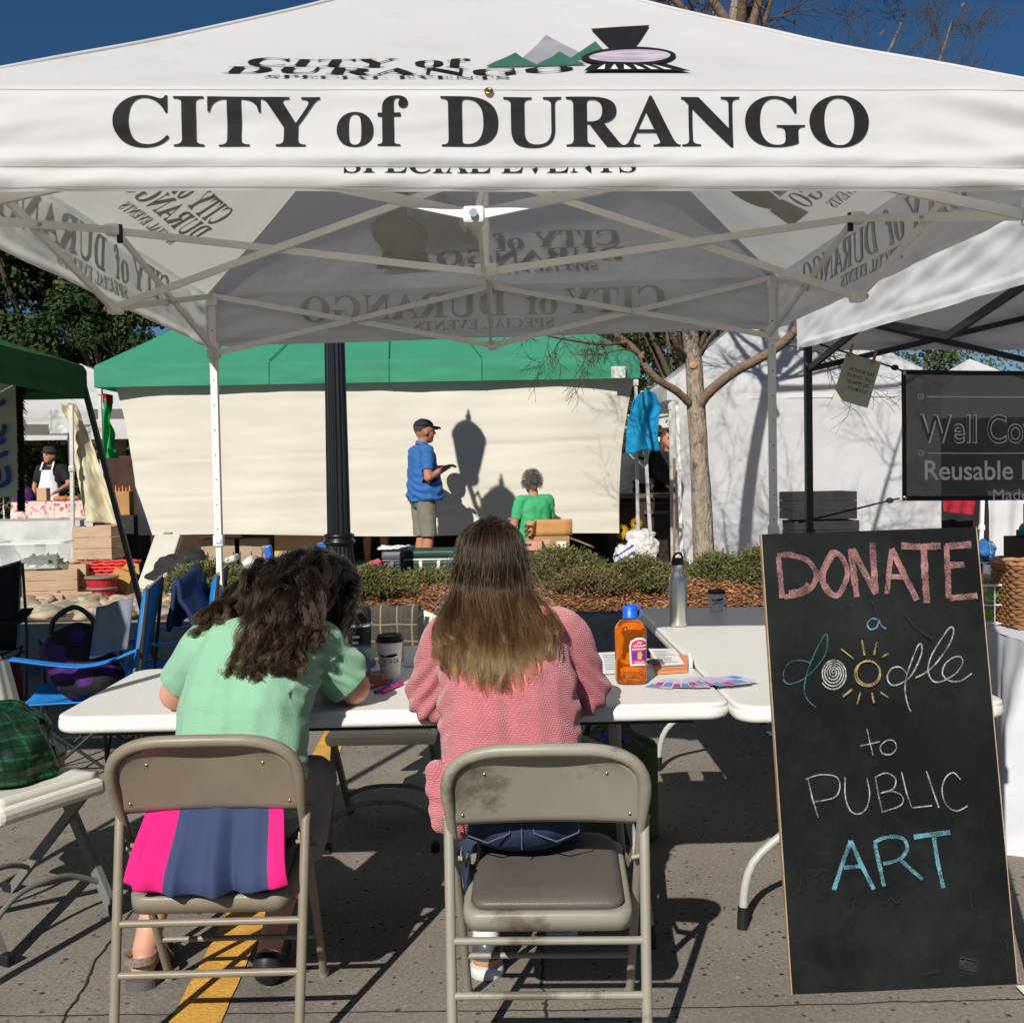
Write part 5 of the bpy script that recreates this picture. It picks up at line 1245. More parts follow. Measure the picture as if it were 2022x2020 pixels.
# hair
strands = []
def pback(z): return float(np.interp(z, [.80, .86, .93, 1.0, 1.05, 1.1], [2.80, 2.83, 2.895, 2.955, 2.99, 3.01]))
for i in range(230):
    th = rg.uniform(-1.75, 1.75) if i % 3 else rg.uniform(-1.2, 1.2); s = rg.uniform(-.06, .075)
    r0 = ph_ + V(rg.gauss(0.004, .004), s + .01, .112 - (s / .1) ** 2 * .04)
    if s < -.03: r0.x += rg.uniform(-.03, .03)
    e1 = ph_ + V(math.sin(th) * .070, -math.cos(th) * .085 + .01, .075); e2 = ph_ + V(math.sin(th) * .094, -math.cos(th) * .112 + .0, .0); e3 = ph_ + V(math.sin(th) * .104, -math.cos(th) * .112 - .012, -.085)
    w = math.sin(max(-1.57, min(1.57, th * .95))); xk = ph_.x + .016 + w * rg.uniform(.140, .168) * (.55 + .45 * abs(w))
    if abs(th) > 1.85 and rg.random() < .75: z4, ze, fr = 1.03, rg.uniform(.90, .98), .10
    else: z4, ze, fr = 1.01, rg.uniform(.845, .90) + .06 * abs(w) ** 2.5, 0
    e4 = V(xk, pback(z4) - .022 + (w * w) * .035 + fr, z4); e5 = V(ph_.x + .018 + w * rg.uniform(.10, .165), pback(ze) - .018 + (w * w) * .03 + fr, ze)
    m45 = (e4 + e5) / 2 + V(rg.uniform(-.018, .018), -.006 - .022 * rg.random(), 0)
    strands += curl_lock([r0, e1, e2, e3, e4, m45, e5], 44, .0050, .0044, rg.uniform(.007, .017), rg.uniform(.16, .28), n=26, jit=.15, ramp=1.3)
for i in range(40):
    th = rg.uniform(-1.9, 1.9); e2 = ph_ + V(math.sin(th) * .10, -math.cos(th) * .115, 0); e = V(ph_.x + math.sin(th) * rg.uniform(.12, .2), 2.98 + .12 * abs(math.sin(th)), rg.uniform(.86, 1.02)); strands += curl_lock([ph_ + V(0, 0, .113), e2, lerp(e2, e, .5) + V(0, -.02, 0), e], 3, .004, .02, .006, .16, n=26, jit=1.4)
HAIRP = hairmat('ombre_brown_hair', [(0, (.016, .009, .0062)), (.32, (.024, .0135, .0085)), (.56, (.062, .033, .0165)), (.78, (.15, .080, .036)), (1, (.27, .150, .068))], .20, .50)
hair_obj('hair', strands, .00085, .0004, HAIRP, Pn)

HAIRC = hairmat('grey_curly_hair', [(0, (.05, .045, .04)), (1, (.16, .145, .13))], .3, .6)
# ---------------- people further off
def person(label, loc, rz, s, shirt_m, low_m, shoe_m, hair_m, skin=SKIN2, armL=None, armR=None, sit=0, shorts=True, belly=.02, head=(0, 1, 0), long_sleeve=False, vox=.011, hairstyle='short', group=None):
    t = thing('person', label, 'person', loc, rz, group)
    g = lambda x, y, z: V(x, y, z) * s
    hc = g(0, .035, 1.578 - sit); f = Vector(head)
    hp, hgf, M3 = head_prims(hc, f, (0, -.1, 1), s * 1.07)
    aL = armL or ((-.24, -.02, 1.14), (-.25, .10, .90)); aR = armR or ((.24, -.02, 1.14), (.25, .10, .90))
    z0 = -sit
    k = lambda p: g(p[0], p[1], p[2] + z0)
    bd = hp + [('c', g(0, .0, 1.42 + z0), .055 * s, hc + V(0, -.01, -.06) * s, .055 * s), ('c', g(0, .01, .98 + z0), .10 * s, g(0, .01, 1.30 + z0), .09 * s), ('c', g(-.17, -.01, 1.38 + z0), .055 * s, g(.17, -.01, 1.38 + z0), .055 * s)]
    for sd, a in ((-1, aL), (1, aR)):
        bd += [('c', g(sd * .185, -.01, 1.37 + z0), .052 * s, k(a[0]), .043 * s), ('c', k(a[0]), .042 * s, k(a[1]), .028 * s)]
        d = (k(a[1]) - k(a[0])).normalized(); bd += hand(k(a[1]), d, V(0, -.3, 1), s * .85, 1.5, sd)
    lg = []
    for sd in (-1, 1):
        hip = g(sd * .09, 0, .90 + z0)
        if sit: kn, an = g(sd * .13, .40, .90 + z0 - .02), g(sd * .13, .38, .90 + z0 - .44)
        else: kn, an = g(sd * .10, .02, .49), g(sd * .11, -.01, .09)
        lg.append((hip, kn, an)); bd += [('c', hip, .085 * s, kn, .055 * s), ('c', kn, .055 * s, lerp(kn, an, .3) + V(0, -.012, 0) * s, .056 * s), ('c', lerp(kn, an, .3), .055 * s, an, .034 * s), ('c', an, .035 * s, an + g(0, .15, -.05), .03 * s)]
    blob('body', bd, vox, [skin], t, 4, world=False)
    sh = [('c', g(0, belly * .5, .93 + z0), (.128 + belly) * s, g(0, 0, 1.30 + z0), .128 * s), ('c', g(-.05, belly * .5, .93 + z0), (.125 + belly) * s, g(-.07, 0, 1.30 + z0), .125 * s), ('c', g(.05, belly * .5, .93 + z0), (.125 + belly) * s, g(.07, 0, 1.30 + z0), .125 * s), ('c', g(-.16, -.01, 1.375 + z0), .072 * s, g(.16, -.01, 1.375 + z0), .072 * s)]
    cutp = []
    for sd, a in ((-1, aL), (1, aR)):
        p0 = g(sd * .18, -.01, 1.37 + z0); e = k(a[0]); q = lerp(p0, e, .72)
        sh += [('c', p0, .075 * s, q if not long_sleeve else e, .060 * s)]
        if long_sleeve: sh += [('c', e, .058 * s, k(a[1]), .045 * s)]
        else: cutp.append((q, (e - p0).normalized()))
    def cut(co):
        m = (co[:, 2] < (.86 + z0) * s) | (np.linalg.norm(co - np.array(g(0, .0, 1.475 + z0)), axis=1) < .062 * s)
        return m
    pl = [(q, d, .13 * s, (lambda c, q=q: abs(c.x) > .198 * s)) for q, d in cutp]
    blob('shirt', sh, vox, shirt_m, t, 14, world=False, cut=cut, planes=pl, solid=.003, disp=lambda co, nr: .010 * npnoise(co, (9, 9, 12), loc[0]) + .008 * np.sin(co[:, 2] * 70 + co[:, 0] * 30 + 3 * npnoise(co, (5, 5, 5), 2)) * np.clip((1.2 * s + z0 * s - co[:, 2]) * 4, 0, 1))
    pt = [('c', g(-.05, 0, .88 + z0), .125 * s, g(.05, 0, .88 + z0), .125 * s)]; zc = 0
    for hip, kn, an in lg:
        pt += [('c', hip, .105 * s, kn, .088 * s if shorts else .075 * s)]
        if not shorts: pt += [('c', kn, .072 * s, an, .055 * s)]
    blob('shorts' if shorts else 'trousers', pt, vox, low_m, t, 4, world=False, cut=(lambda co: co[:, 2] < .50 * s) if (shorts and not sit) else (lambda co: co[:, 2] < (.12 + z0 * .9) * s if not shorts else co[:, 2] < -9), solid=.003, disp=lambda co, nr: .006 * npnoise(co, (10, 10, 8), loc[0] + 3))
    for hip, kn, an in lg:
        blob('shoe', [('c', an + g(0, -.01, -.04), .045 * s, an + g(0, .16, -.05), .04 * s)], .012, shoe_m, t, 3, world=False)
    for sd in (-1, 1):
        b = MB(); b.ell(hgf(sd * .032, .081, .012), .011 * s, None, 10, 6); b.build('eye', EYE, t)
    if hairstyle == 'short':
        blob('hair', [('e', hgf(0, -.022, .035), tuple(q * s for q in (.083, .095, .092)), M3)], .012, hair_m, t, 2, world=False, disp=lambda co, nr: .008 * npnoise(co, (40, 40, 40), 1), cut=lambda co: np.array([(Vector(p) - hc).dot(f) > .055 * s for p in co]))
    elif hairstyle == 'curly':
        prs = []; r2 = random.Random(3)
        for _ in range(90):
            d = V(r2.gauss(0, 1), r2.gauss(0, 1) - .3, r2.gauss(0, 1) + .25).normalized()
            if d.y > .55 and d.z < .5: continue
            if d.z < -.75: continue
            prs.append(('e', hc + V(d.x * .085, d.y * .098, d.z * .105 + .015) * s, .026 * s))
        W4 = Matrix.Translation(loc) @ Matrix.Rotation(rz, 4, 'Z'); sts = []
        for _ in range(420):
            d = V(r2.gauss(0, 1), r2.gauss(0, 1) - .3, r2.gauss(0, 1) + .25).normalized()
            if (d.y > .5 and d.z < .45) or d.z < -.6: continue
            p0 = hc + V(d.x * .078, d.y * .094, d.z * .098 + .015) * s; o = V(r2.gauss(0, .5), r2.gauss(0, .5), r2.gauss(0, .5) - .4)
            sts += curl_lock([W4 @ p0, W4 @ (p0 + d * .022), W4 @ (p0 + (d + o * .6).normalized() * .045)], 14, .006, .006, .006, .03, n=12, jit=.4)
        blob('hair', [('e', hc + g(0, -.022, .022), tuple(q * s for q in (.080, .093, .092)))], .009, hair_m, t, 1, world=False)
        hair_obj('curl', sts, .0011, .0007, HAIRC, t)
    elif hairstyle == 'long':
        prs = [('e', hgf(0, -.02, .03), tuple(q * s for q in (.086, .10, .095)), M3), ('c', hc + g(0, -.07, 0), .085 * s, hc + g(0, -.10, -.30), .06 * s), ('c', hc + g(.06, -.03, 0), .045 * s, hc + g(.08, -.04, -.28), .03 * s), ('c', hc + g(-.06, -.03, 0), .045 * s, hc + g(-.08, -.04, -.28), .03 * s)]
        blob('hair', prs, .012, hair_m, t, 2, world=False, disp=lambda co, nr: .006 * npnoise(co, (40, 40, 6), 1))
    return t, hgf, M3, hc
NAVY = mat('navy_cotton', (.012, .016, .030), rough=.8, var=.15); BLUEP = mat('blue_polo', (.030, .125, .36), rough=.85, var=.08, scale=8, bump=.3, bscale=200)
KHAKI = mat('khaki_grey_cotton', (.19, .18, .145), rough=.9, var=.1); BRSHOE = mat('brown_shoe', (.08, .05, .03), rough=.6); GREYH = mat('grey_hair', (.055, .048, .042), rough=.7, var=.4, scale=60, bump=1, bscale=90)
def man_loc(): p = at(838, 1150, 11.7); return (p.x, 11.7, .252)
mn, hgf, M3, hc = person('man in a blue polo, khaki shorts and navy cap standing before the cream wall', man_loc(), R(-66), 1.03, BLUEP, KHAKI, BRSHOE, mat('brown_short_hair', (.05, .035, .025), rough=.8), belly=.055, armR=((.26, -.03, 1.10), (.18, .20, 1.20)), armL=((-.25, .0, 1.12), (-.08, .22, 1.20)), vox=.009)
b = MB(); b.tube([V(.066 * math.cos(a), .004 + .062 * math.sin(a), 1.446 - .020 * math.sin(a)) * 1.03 for a in [6.2832 * i / 24 for i in range(25)]], .01, flat=(.008, .034)); b.build('collar', BLUEP, mn)
b = MB(); rings = []
Mh = M3
for i in range(9):
    a = i / 8 * math.pi / 2; rings.append([hc + Mh @ V(math.cos(q) * .090 * math.cos(a), -.012 + math.sin(q) * .108 * math.cos(a), .055 + .075 * math.sin(a)) for q in [6.2832 * j / 24 for j in range(24)]])
vs = [p for r in rings for p in r]
b.add(vs, [(i * 24 + j, i * 24 + (j + 1) % 24, (i + 1) * 24 + (j + 1) % 24, (i + 1) * 24 + j) for i in range(8) for j in range(24)], True)
b.grid(lambda u, v: hc + Mh @ V((u - .5) * .16 * math.sqrt(max(.05, 1 - (v * .8) ** 2)), .085 + v * .085, .058 - .012 * v - .03 * (2 * u - 1) ** 2), 10, 6)
b.build('cap', NAVY, mn, solid=.003)
KELLY = mat('bright_green_jersey', (.05, .36, .15), rough=.85, var=.08, scale=8)
gl = at(1056, 1100, 11.75)
person('grey haired woman in a bright green T-shirt seated with her back turned', (gl.x, 11.75, .252), R(28), .95, KELLY, GREYC, SHOE, GREYH, skin=SKIN2, sit=.46, hairstyle='curly', armL=((-.27, -.02, 1.10), (-.16, .22, 1.16)), armR=((.23, .02, 1.10), (.08, .25, 1.1)), shorts=False, belly=.015)
b = MB(); 
for x, y in ((-.17, -.17), (.17, -.17), (-.17, .17), (.17, .17)): b.tube([(x, y, 0), (x * .9, y * .9, .38)], .014, 8)
b.box((0, 0, .395), (.38, .38, .035), bev=.012); tag(b.build('stool', mat('dark_stool', (.05, .045, .04), rough=.6)), 'low dark stool under the seated woman in bright green', 'stool').location = (gl.x, 11.72, .252)
BLKC = mat('black_cotton', (.014, .013, .015), rough=.9, var=.2); WHC_ = mat('white_cotton', (.68, .70, .74), rough=.9, var=.05, bump=.3, bscale=40)
al = at(103, 980, 16.4)
ap, hgf, M3, hc = person('cook in a white apron, black shirt and dark hat behind the floral counter', (al.x, 16.4, .25), R(172), .98, BLKC, BLKC, SHOE, mat('dark_hair', (.03, .02, .015), rough=.8), armL=((-.30, .02, 1.14), (-.20, .26, 1.02)), armR=((.30, -.04, 1.12), (.24, .10, .95)), head=(.35, 1, 0), vox=.013)
b = MB(); b.grid(lambda u, v: V((u - .5) * lerp(.24, .36, min(1, v * 2)), .155 + .035 * math.sin(v * 3) - .18 * (u - .5) ** 2 * 4 * .5, lerp(1.33, .55, v)), 14, 20)
for sd in (-1, 1): b.tube([V(sd * .09, .14, 1.33), V(sd * .085, .07, 1.45)], .01, flat=(.02, .004))
b.build('apron', WHC_, ap, solid=.004)
b = MB(); b.lathe([(.12, .045), (.125, .05), (.09, .06), (.085, .11), (.06, .135), (0, .14)], hc, 20); b.build('hat', mat('dark_felt', (.03, .022, .018), rough=.9), ap)
PINKT = mat('pink_cotton', (.50, .10, .22), rough=.9); g1 = at(1222, 900, 15.0); g2 = at(1262, 900, 15.4); g3 = at(1318, 900, 14.6)
person('shopper in a white shirt with dark straps in the gap beside the cream wall', (g1.x, 15.0, .25), R(200), .98, WHC_, BLKC, SHOE, mat('dark_hair', (1, 1, 1)), vox=.014)
p2, hgf, M3, hc = person('shopper in sunglasses and pink shorts holding a white folder', (g2.x, 15.4, .25), R(245), .96, BLKC, PINKT, SHOE, mat('dark_hair', (1, 1, 1)), skin=SKIN, armL=((-.24, .05, 1.12), (-.05, .28, 1.12)), armR=((.24, .05, 1.1), (.10, .30, 1.08)), vox=.014)
b = MB()
for sd in (-1, 1): b.ell(hgf(sd * .033, .094, .014), (.03, .02, .022), M3, 12, 8)
b.tube([hgf(-.08, .0, .018), hgf(-.06, .085, .018), hgf(.06, .085, .018), hgf(.08, .0, .018)], .005); b.build('sunglasses', BLK, p2)
b = MB(); b.box((0, 0, 0), (.24, .018, .30), Matrix.Rotation(R(20), 3, 'Y'), bev=.004); tag(b.build('folder', mat('white_paper', (.72, .72, .70), rough=.8)), 'white folder held by the shopper in sunglasses', 'folder').location = at(1262, 930, 14.95)
person('shopper with long brown hair and a black jacket by the bare trunk', (g3.x, 14.6, .25), R(195), 1.0, BLKC, BLKC, SHOE, mat('brown_long_hair', (.10, .05, .03), rough=.6, bump=1, bscale=60, aniso=(4, 4, .4)), hairstyle='long', shorts=False, long_sleeve=True, armL=((-.24, .05, 1.12), (-.12, .25, 1.0)), armR=((.24, .05, 1.12), (.14, .26, .98)), vox=.014)
# seller's legs seen under the cream wall
sl = at(740, 1080, 13.4)
person('seller behind the cream wall, only bare legs showing under its hem', (sl.x, 13.5, .25), R(180), 1.0, mat('rust_apron', (.25, .06, .025), rough=.9), GREYC, BRSHOE, mat('dark_hair', (1, 1, 1)), vox=.014)
# ================================================================= things on the long table
TZ = .7425
def ontab(x, y): p = onz(x, y, TZ); return V(p.x, p.y, TZ)
CUPW = mat('paper_cup', (.68, .67, .65), rough=.6, var=.03); LID = mat('black_cup_lid', (.015, .014, .015), rough=.35)
def cup(label, p, h, r, rows, s=1):
    t = thing('coffee_cup', label, 'paper cup', p, 0, 'lidded paper cups on the tables')
    b = MB(); b.lathe([(r * .70, .0), (r * .72, .004), (r * .97, h * .84), (r, h * .86)], n=36); b.build('cup', CUPW, t)
    b = MB(); b.lathe([(r * 1.05, h * .84), (r * 1.08, h * .86), (r * 1.05, h * .90), (r * .98, h * .92), (r * .95, h * .99), (r * .9, h), (r * .86, h * .97), (0, h * .97)], n=36); b.build('lid', LID, t)
    def wrap(u, z, o=.0008):
        rr = lerp(r * .72, r * .97, z / (h * .84)) + o; a = -math.pi / 2 + u / rr; return V(math.cos(a) * rr, math.sin(a) * rr, z)
    m = MB()
    for body, w, hh, z, off in rows:
        vs, fs = text2d(body, w, hh, (.006, .02)); m.add([wrap(x + off, y + z) for x, y in vs], fs)
    vs, fs = poly2d([(-.030, .0), (-.03, .010), (-.012, .004), (.004, .010), (.03, .012), (.03, .006), (.012, .0)], .006); m.add([wrap(x, y + h * .52) for x, y in vs], fs)
    vs, fs = poly2d([(-.028, 0), (-.028, .0025), (-.010, .0025), (-.010, 0)], .006); m.add([wrap(x, y + h * .34) for x, y in vs], fs)
    m.build('printing', INK, t); return t
cup('white paper coffee cup with a black lid between the two women', ontab(771, 1340), .148, .044, [('TASTE CA', .062, .014, .058, .004)])
cup('white paper coffee cup with a black lid at the far end of the second table', ontab(1415, 1206), .100, .0425, [('TASTE', .045, .013, .035, .0)])
# black tumbler
p = ontab(712, 1318); t = thing('tumbler', 'black insulated tumbler with a chrome band beside the curly hair', 'tumbler', p)
b = MB(); b.lathe([(.034, 0), (.037, .01), (.041, .145)], n=32); b.build('body', BLK, t)
b = MB(); b.lathe([(.043, .148), (.044, .15), (.044, .158), (.043, .16)], n=32); b.build('band', mat('chrome', (.8, .8, .8), rough=.12, metal=1), t)
b = MB(); b.lathe([(.041, .16), (.041, .20), (.036, .215), (.0, .217)], n=32); b.build('lid', BLK, t)
b = MB(); b.tube([V(-.02, -.045, .115), V(.005, -.046, .115)], .004, flat=(.001, .007)); b.tube([V(-.02, -.045, .095), V(.0, -.046, .095)], .004, flat=(.001, .007)); b.tube([V(-.02, -.044, .075), V(.002, -.046, .075)], .004, flat=(.001, .007)); b.build('printing', WH, t)
# clear bag of pastel chalk eggs
p = ontab(702, 1342); t = thing('chalk_bag', 'clear bag of pastel coloured chalk beside the coffee cup', 'bag', p)
rg = random.Random(6); pal = [mat('pastel_%s' % n, c, rough=.85, var=.1) for n, c in (('green', (.10, .36, .16)), ('blue', (.10, .22, .46)), ('pale_blue', (.36, .52, .62)), ('pink', (.55, .22, .24)), ('yellow', (.55, .52, .24)), ('mint', (.40, .58, .48)), ('deep_blue', (.03, .10, .30)))]
for i in range(22):
    b = MB(); b.ell((0, 0, 0), (.017, .017, .021), None, 12, 8); o = b.build('chalk', pal[i % 7], t); o.location = (rg.uniform(-.055, .055), rg.uniform(-.04, .04), .020 + .034 * (i // 8)); o.rotation_euler = (rg.uniform(0, 3), rg.uniform(0, 3), 0)
FILM = mat('clear_plastic_film', (.9, .92, .92), rough=.08, var=.0, spec=.5, alpha=.16)
b = MB(); b.grid(lambda u, v: V(math.cos(u * 6.2832) * .085 * (1 - v * .35), math.sin(u * 6.2832) * .06 * (1 - v * .5), v * .115) + V(1, 1, 0) * (.006 * mnoise.noise(V(u * 14, v * 6, 0))), 40, 10); b.build('film', FILM, t)
b = MB(); b.box(ontab(746, 1345) + V(0, 0, .014), (.045, .075, .028), bev=.002); tag(b.build('wooden_block', mat('pale_wood', (.36, .24, .14), rough=.8, var=.2)), 'small wooden block next to the bag of chalk', 'wooden block')
b = MB(); b.box(ontab(813, 1312) + V(0, 0, .03), (.06, .10, .06), Matrix.Rotation(.15, 3, 'Z'), bev=.004); tag(b.build('white_box', CUPW), 'small white box against the pink sleeve', 'box')
def pen(label, a, c, m):
    a, c = ontab(*a) + V(0, 0, .006), ontab(*c) + V(0, 0, .006); t = thing('marker', label, 'marker pen', (a + c) / 2, 0, 'marker pens beside the coffee cup')
    d = (c - a); b = MB(); b.tube([a, lerp(a, c, .68)], .0062, 12); b.build('barrel', m, t, world=True)
    b = MB(); b.tube([lerp(a, c, .685), c], .0070, 12); b.tube([c + V(0, 0, .007), lerp(c, a, .25) + V(0, 0, .009)], .002, 6); b.build('cap', m, t, world=True)
pen('red marker pen, farthest of the three markers', (716, 1366), (773, 1348), mat('red_pen', (.42, .02, .025), rough=.3)); pen('blue marker pen between the red one and the pink one', (741, 1370), (786, 1352), mat('blue_pen', (.01, .10, .34), rough=.3)); pen('hot pink marker pen nearest the table edge', (754, 1370), (794, 1352), mat('pink_pen', (.62, .02, .22), rough=.3))
# orange juice bottle
p = ontab(1249, 1352) + V(0, .045, 0); t = thing('juice_bottle', 'clear bottle of orange drink with a blue lid by the pink sleeve', 'bottle', p)
def sq(z, w, e=3.2, n=40, d=None):
    o = []
    for i in range(n):
        a = 2 * math.pi * i / n; c, s = math.cos(a), math.sin(a); k = (abs(c) ** e + abs(s) ** e) ** (-1 / e); o.append(V(c * k * w, s * k * (d or w), z))
    return o
def loft(rings, m, name, par, cap0=True, cap1=True):
    b = MB(); n = len(rings[0]); vs = [q for r in rings for q in r]
    b.add(vs, [(i * n + j, i * n + (j + 1) % n, (i + 1) * n + (j + 1) % n, (i + 1) * n + j) for i in range(len(rings) - 1) for j in range(n)], True)
    if cap0: b.add(rings[0], [tuple(range(n))[::-1]])
    if cap1: b.add(rings[-1], [tuple(range(n))])
    return b.build(name, m, par)
OJ = mat('orange_drink', (1.0, .22, .008), rough=.05, var=.0, glass=.84, ior=1.34, spec=.5)
OJ.node_tree.nodes['Principled BSDF'].inputs['Subsurface Weight'].default_value = .0
W = .0505
loft([sq(0, W * .80), sq(.004, W * .94), sq(.012, W), sq(.07, W * .985), (sq(.135, W * .985)), sq(.15, W), sq(.172, W * .985), sq(.188, W * .86, 2.8), sq(.200, W * .62, 2.3), sq(.204, W * .42, 2), sq(.208, W * .40, 2)], OJ, 'bottle', t)
lid = MB(); lid.lathe([(.0245, .207), (.0255, .209), (.0255, .214), (.023, .216), (.0235, .240), (.021, .2455), (0, .246)], n=36); lo = lid.build('lid', mat('blue_lid', (.012, .13, .68), rough=.35, spec=.5), t)
b = MB(); P, Q = smooth_path([V(-.004, -.003, .247), V(.014, -.006, .2495), (V(.030, -.008, .243)), V(.036, -.009, .226), V(.031, -.009, .212), V(.024, -.006, .209)], [.0035] * 6, 5); b.tube(P, .0035, flat=(.009, .0035)); b.build('loop', mat('blue_lid', (1, 1, 1)), lo)
# shield shaped printed label wrapped on the front-right corner
def wrapb(u, z, o):
    a0 = -math.pi / 2 + .42 + u / W; c, s = math.cos(a0), math.sin(a0); k = (abs(c) ** 3.2 + abs(s) ** 3.2) ** (-1 / 3.2); return V(c * k * (W + o), s * k * (W + o), z)
lab = MB(); LM = [WH, mat('label_pink', (.52, .05, .14), rough=.4), mat('label_purple', (.13, .03, .26), rough=.4), mat('label_gold', (.62, .32, .05), rough=.4)]
sh = [(-.028, .0), (.028, .0), (.030, .062), (.026, .078), (.008, .088), (-.008, .088), (-.026, .078), (-.030, .062)]
for i, (pl, m_, o) in enumerate(((sh, 0, .0012), ([(x * .87, .005 + y * .88) for x, y in sh], 1, .0016), ([(-.022, .018), (.022, .018), (.022, .044), (-.022, .044)], 2, .002), ([(-.006, .02), (.005, .02), (.008, .036), (.002, .046), (-.006, .04)], 3, .0024))):
    vs, fs = poly2d(pl, .006); lab.m = m_; lab.add([wrapb(x, y + .062, o) for x, y in vs], fs)
lab.m = 0
for y, w in ((.072, .012), (.062, .036), (.052, .042), (.010, .026)):
    pts = []; k = int(w / .004)
    for i in range(k + 1): pts.append(wrapb(-w / 2 + i * w / k, .062 + y + (.0018 if i % 2 else -.0018), .0026))
    lab.tube(pts, .0016, 5)
lab.build('label', LM, t)
# papers, pad and cards
PAPER = mat('white_paper', (.72, .72, .70), rough=.8); PRT = mat('grey_print', (.35, .36, .40), rough=.8)
def quadsheet(name, label, cs, m, z=.002, cat='sheet of paper', lines=0, group=None, lift=0):
    P = [ontab(*c) + V(0, 0, z) for c in cs]; b = MB()
    f = lambda u, v: lerp(lerp(P[0], P[1], u), lerp(P[3], P[2], u), v) + V(0, 0, lift * (u * u + .4 * v * v))
    b.grid(f, 8, 8); b.mi = [0] * len(b.mi)
    if lines:
        b.m = 1; rg = random.Random(len(label))
        for i in range(lines):
            v = .14 + .74 * i / lines; u1 = rg.uniform(.5, .9)
            b.add([f(.12, v) + V(0, 0, .0008), f(u1, v) + V(0, 0, .0008), f(u1, v + .035) + V(0, 0, .0008), f(.12, v + .035) + V(0, 0, .0008)], [(0, 1, 2, 3)])
    return tag(b.build(name, [m, PRT]), label, cat, group)
quadsheet('paper', 'printed white sheet half under the pink sleeve', [(1180, 1290), (1250, 1286), (1262, 1332), (1190, 1332)], PAPER, .0025, lines=9)
quadsheet('paper', 'printed white sheet on the pile right of the orange bottle', [(1280, 1287), (1332, 1287), (1352, 1319), (1300, 1322)], PAPER, .012, lines=9)
b = MB(); P = [ontab(*c) for c in ((1284, 1296), (1358, 1298), (1358, 1328), (1296, 1332))]
b.add([q + V(0, 0, z) for z in (.001, .009) for q in P], [(3, 2, 1, 0), (4, 5, 6, 7), (0, 1, 5, 4), (1, 2, 6, 5), (2, 3, 7, 6), (3, 0, 4, 7)]); tag(b.build('notepad', mat('orange_card', (.62, .24, .11), rough=.8)), 'orange notepad under the white sheet', 'notepad')
q = ontab(1358, 1312); b = MB(); b.box(q + V(.008, 0, .016), (.012, .13, .03), Matrix.Rotation(-.12, 3, 'Z'), bev=.001); tag(b.build('card_holder', PAPER), 'upright white card at the right end of the orange notepad', 'card')
t = thing('scissors', 'grey handled scissors right behind the orange bottle', 'scissors', ontab(1290, 1316) + V(0, 0, .012))
b = MB(); SG = mat('grey_handle', (.16, .15, .17), rough=.5)
for s in (-1, 1):
    b = MB(); b.tube([V(.022 * math.cos(a) + .01, s * .024 + .017 * math.sin(a), .004) for a in [6.2832 * i / 16 for i in range(17)]], .004, 6); b.tube([V(-.01, s * .02, .004), V(-.05, 0, .004), V(-.06, -s * .004, .004)], .004, 6); b.build('handle', SG, t)
    b = MB(); b.tube([V(-.05, -s * .002, .004 + s * .001), V(-.13, -s * .006, .004 + s * .001)], .003, flat=(.012, .0015)); b.build('blade', STEEL, t)
CP = [mat('card_pale', (.62, .58, .72), rough=.4), mat('card_magenta', (.55, .04, .16), rough=.4), mat('card_blue', (.10, .28, .55), rough=.4), mat('card_lilac', (.55, .50, .72), rough=.4)]
base = ontab(1378, 1352)
for i in range(11):
    a = -.55 + .11 * i; c = base + V(-.10 + .022 * i, .01 + .02 * math.sin(i * 1.3), .0012 + i * .0011)
    t = MB(); Mx = Matrix.Rotation(a, 3, 'Z'); w, h = .045, .062
    for (m_, x0, x1, y0, y1, z) in ((0, -1, 1, -1, 1, 0), (1 if i % 2 else 2, -.9, .0, -.9, -.1, .0005), (2 if i % 3 else 1, .1, .9, .0, .7, .0005), (3, -.8, .7, .1, .8, .0004)):
        t.m = m_; t.add([c + Mx @ V(x * w, y * h, z) for x, y in ((x0, y0), (x1, y0), (x1, y1), (x0, y1))], [(0, 1, 2, 3)])
    tag(t.build('postcard', CP), 'glossy pink and blue card in the fan at the right end of the long table', 'postcard', 'fanned cards on the long table')
# steel bottle on the second table
p = ontab(1342, 1238) + V(0, .035, 0); t = thing('water_bottle', 'brushed steel water bottle with a black cap on the second table', 'water bottle', p)
BS = mat('brushed_steel', (.72, .70, .66), rough=.34, metal=1, var=.06, scale=30, aniso=(12, 12, .4))
b = MB(); b.lathe([(.034, 0), (.0385, .004), (.0395, .012), (.0395, .19), (.037, .210), (.030, .228), (.0245, .238), (.0235, .244), (.0235, .262), (.0245, .266)], n=48); b.build('body', BS, t)
b = MB(); b.lathe([(.0255, .266), (.026, .268), (.026, .290), (.022, .296), (0, .298)], n=36); P, Q = smooth_path([V(-.02, 0, .294), V(-.008, 0, .314), V(.012, 0, .316), V(.022, 0, .294)], [.004] * 4, 5); b.tube(P, .005, 8); b.build('cap', BLK, t)

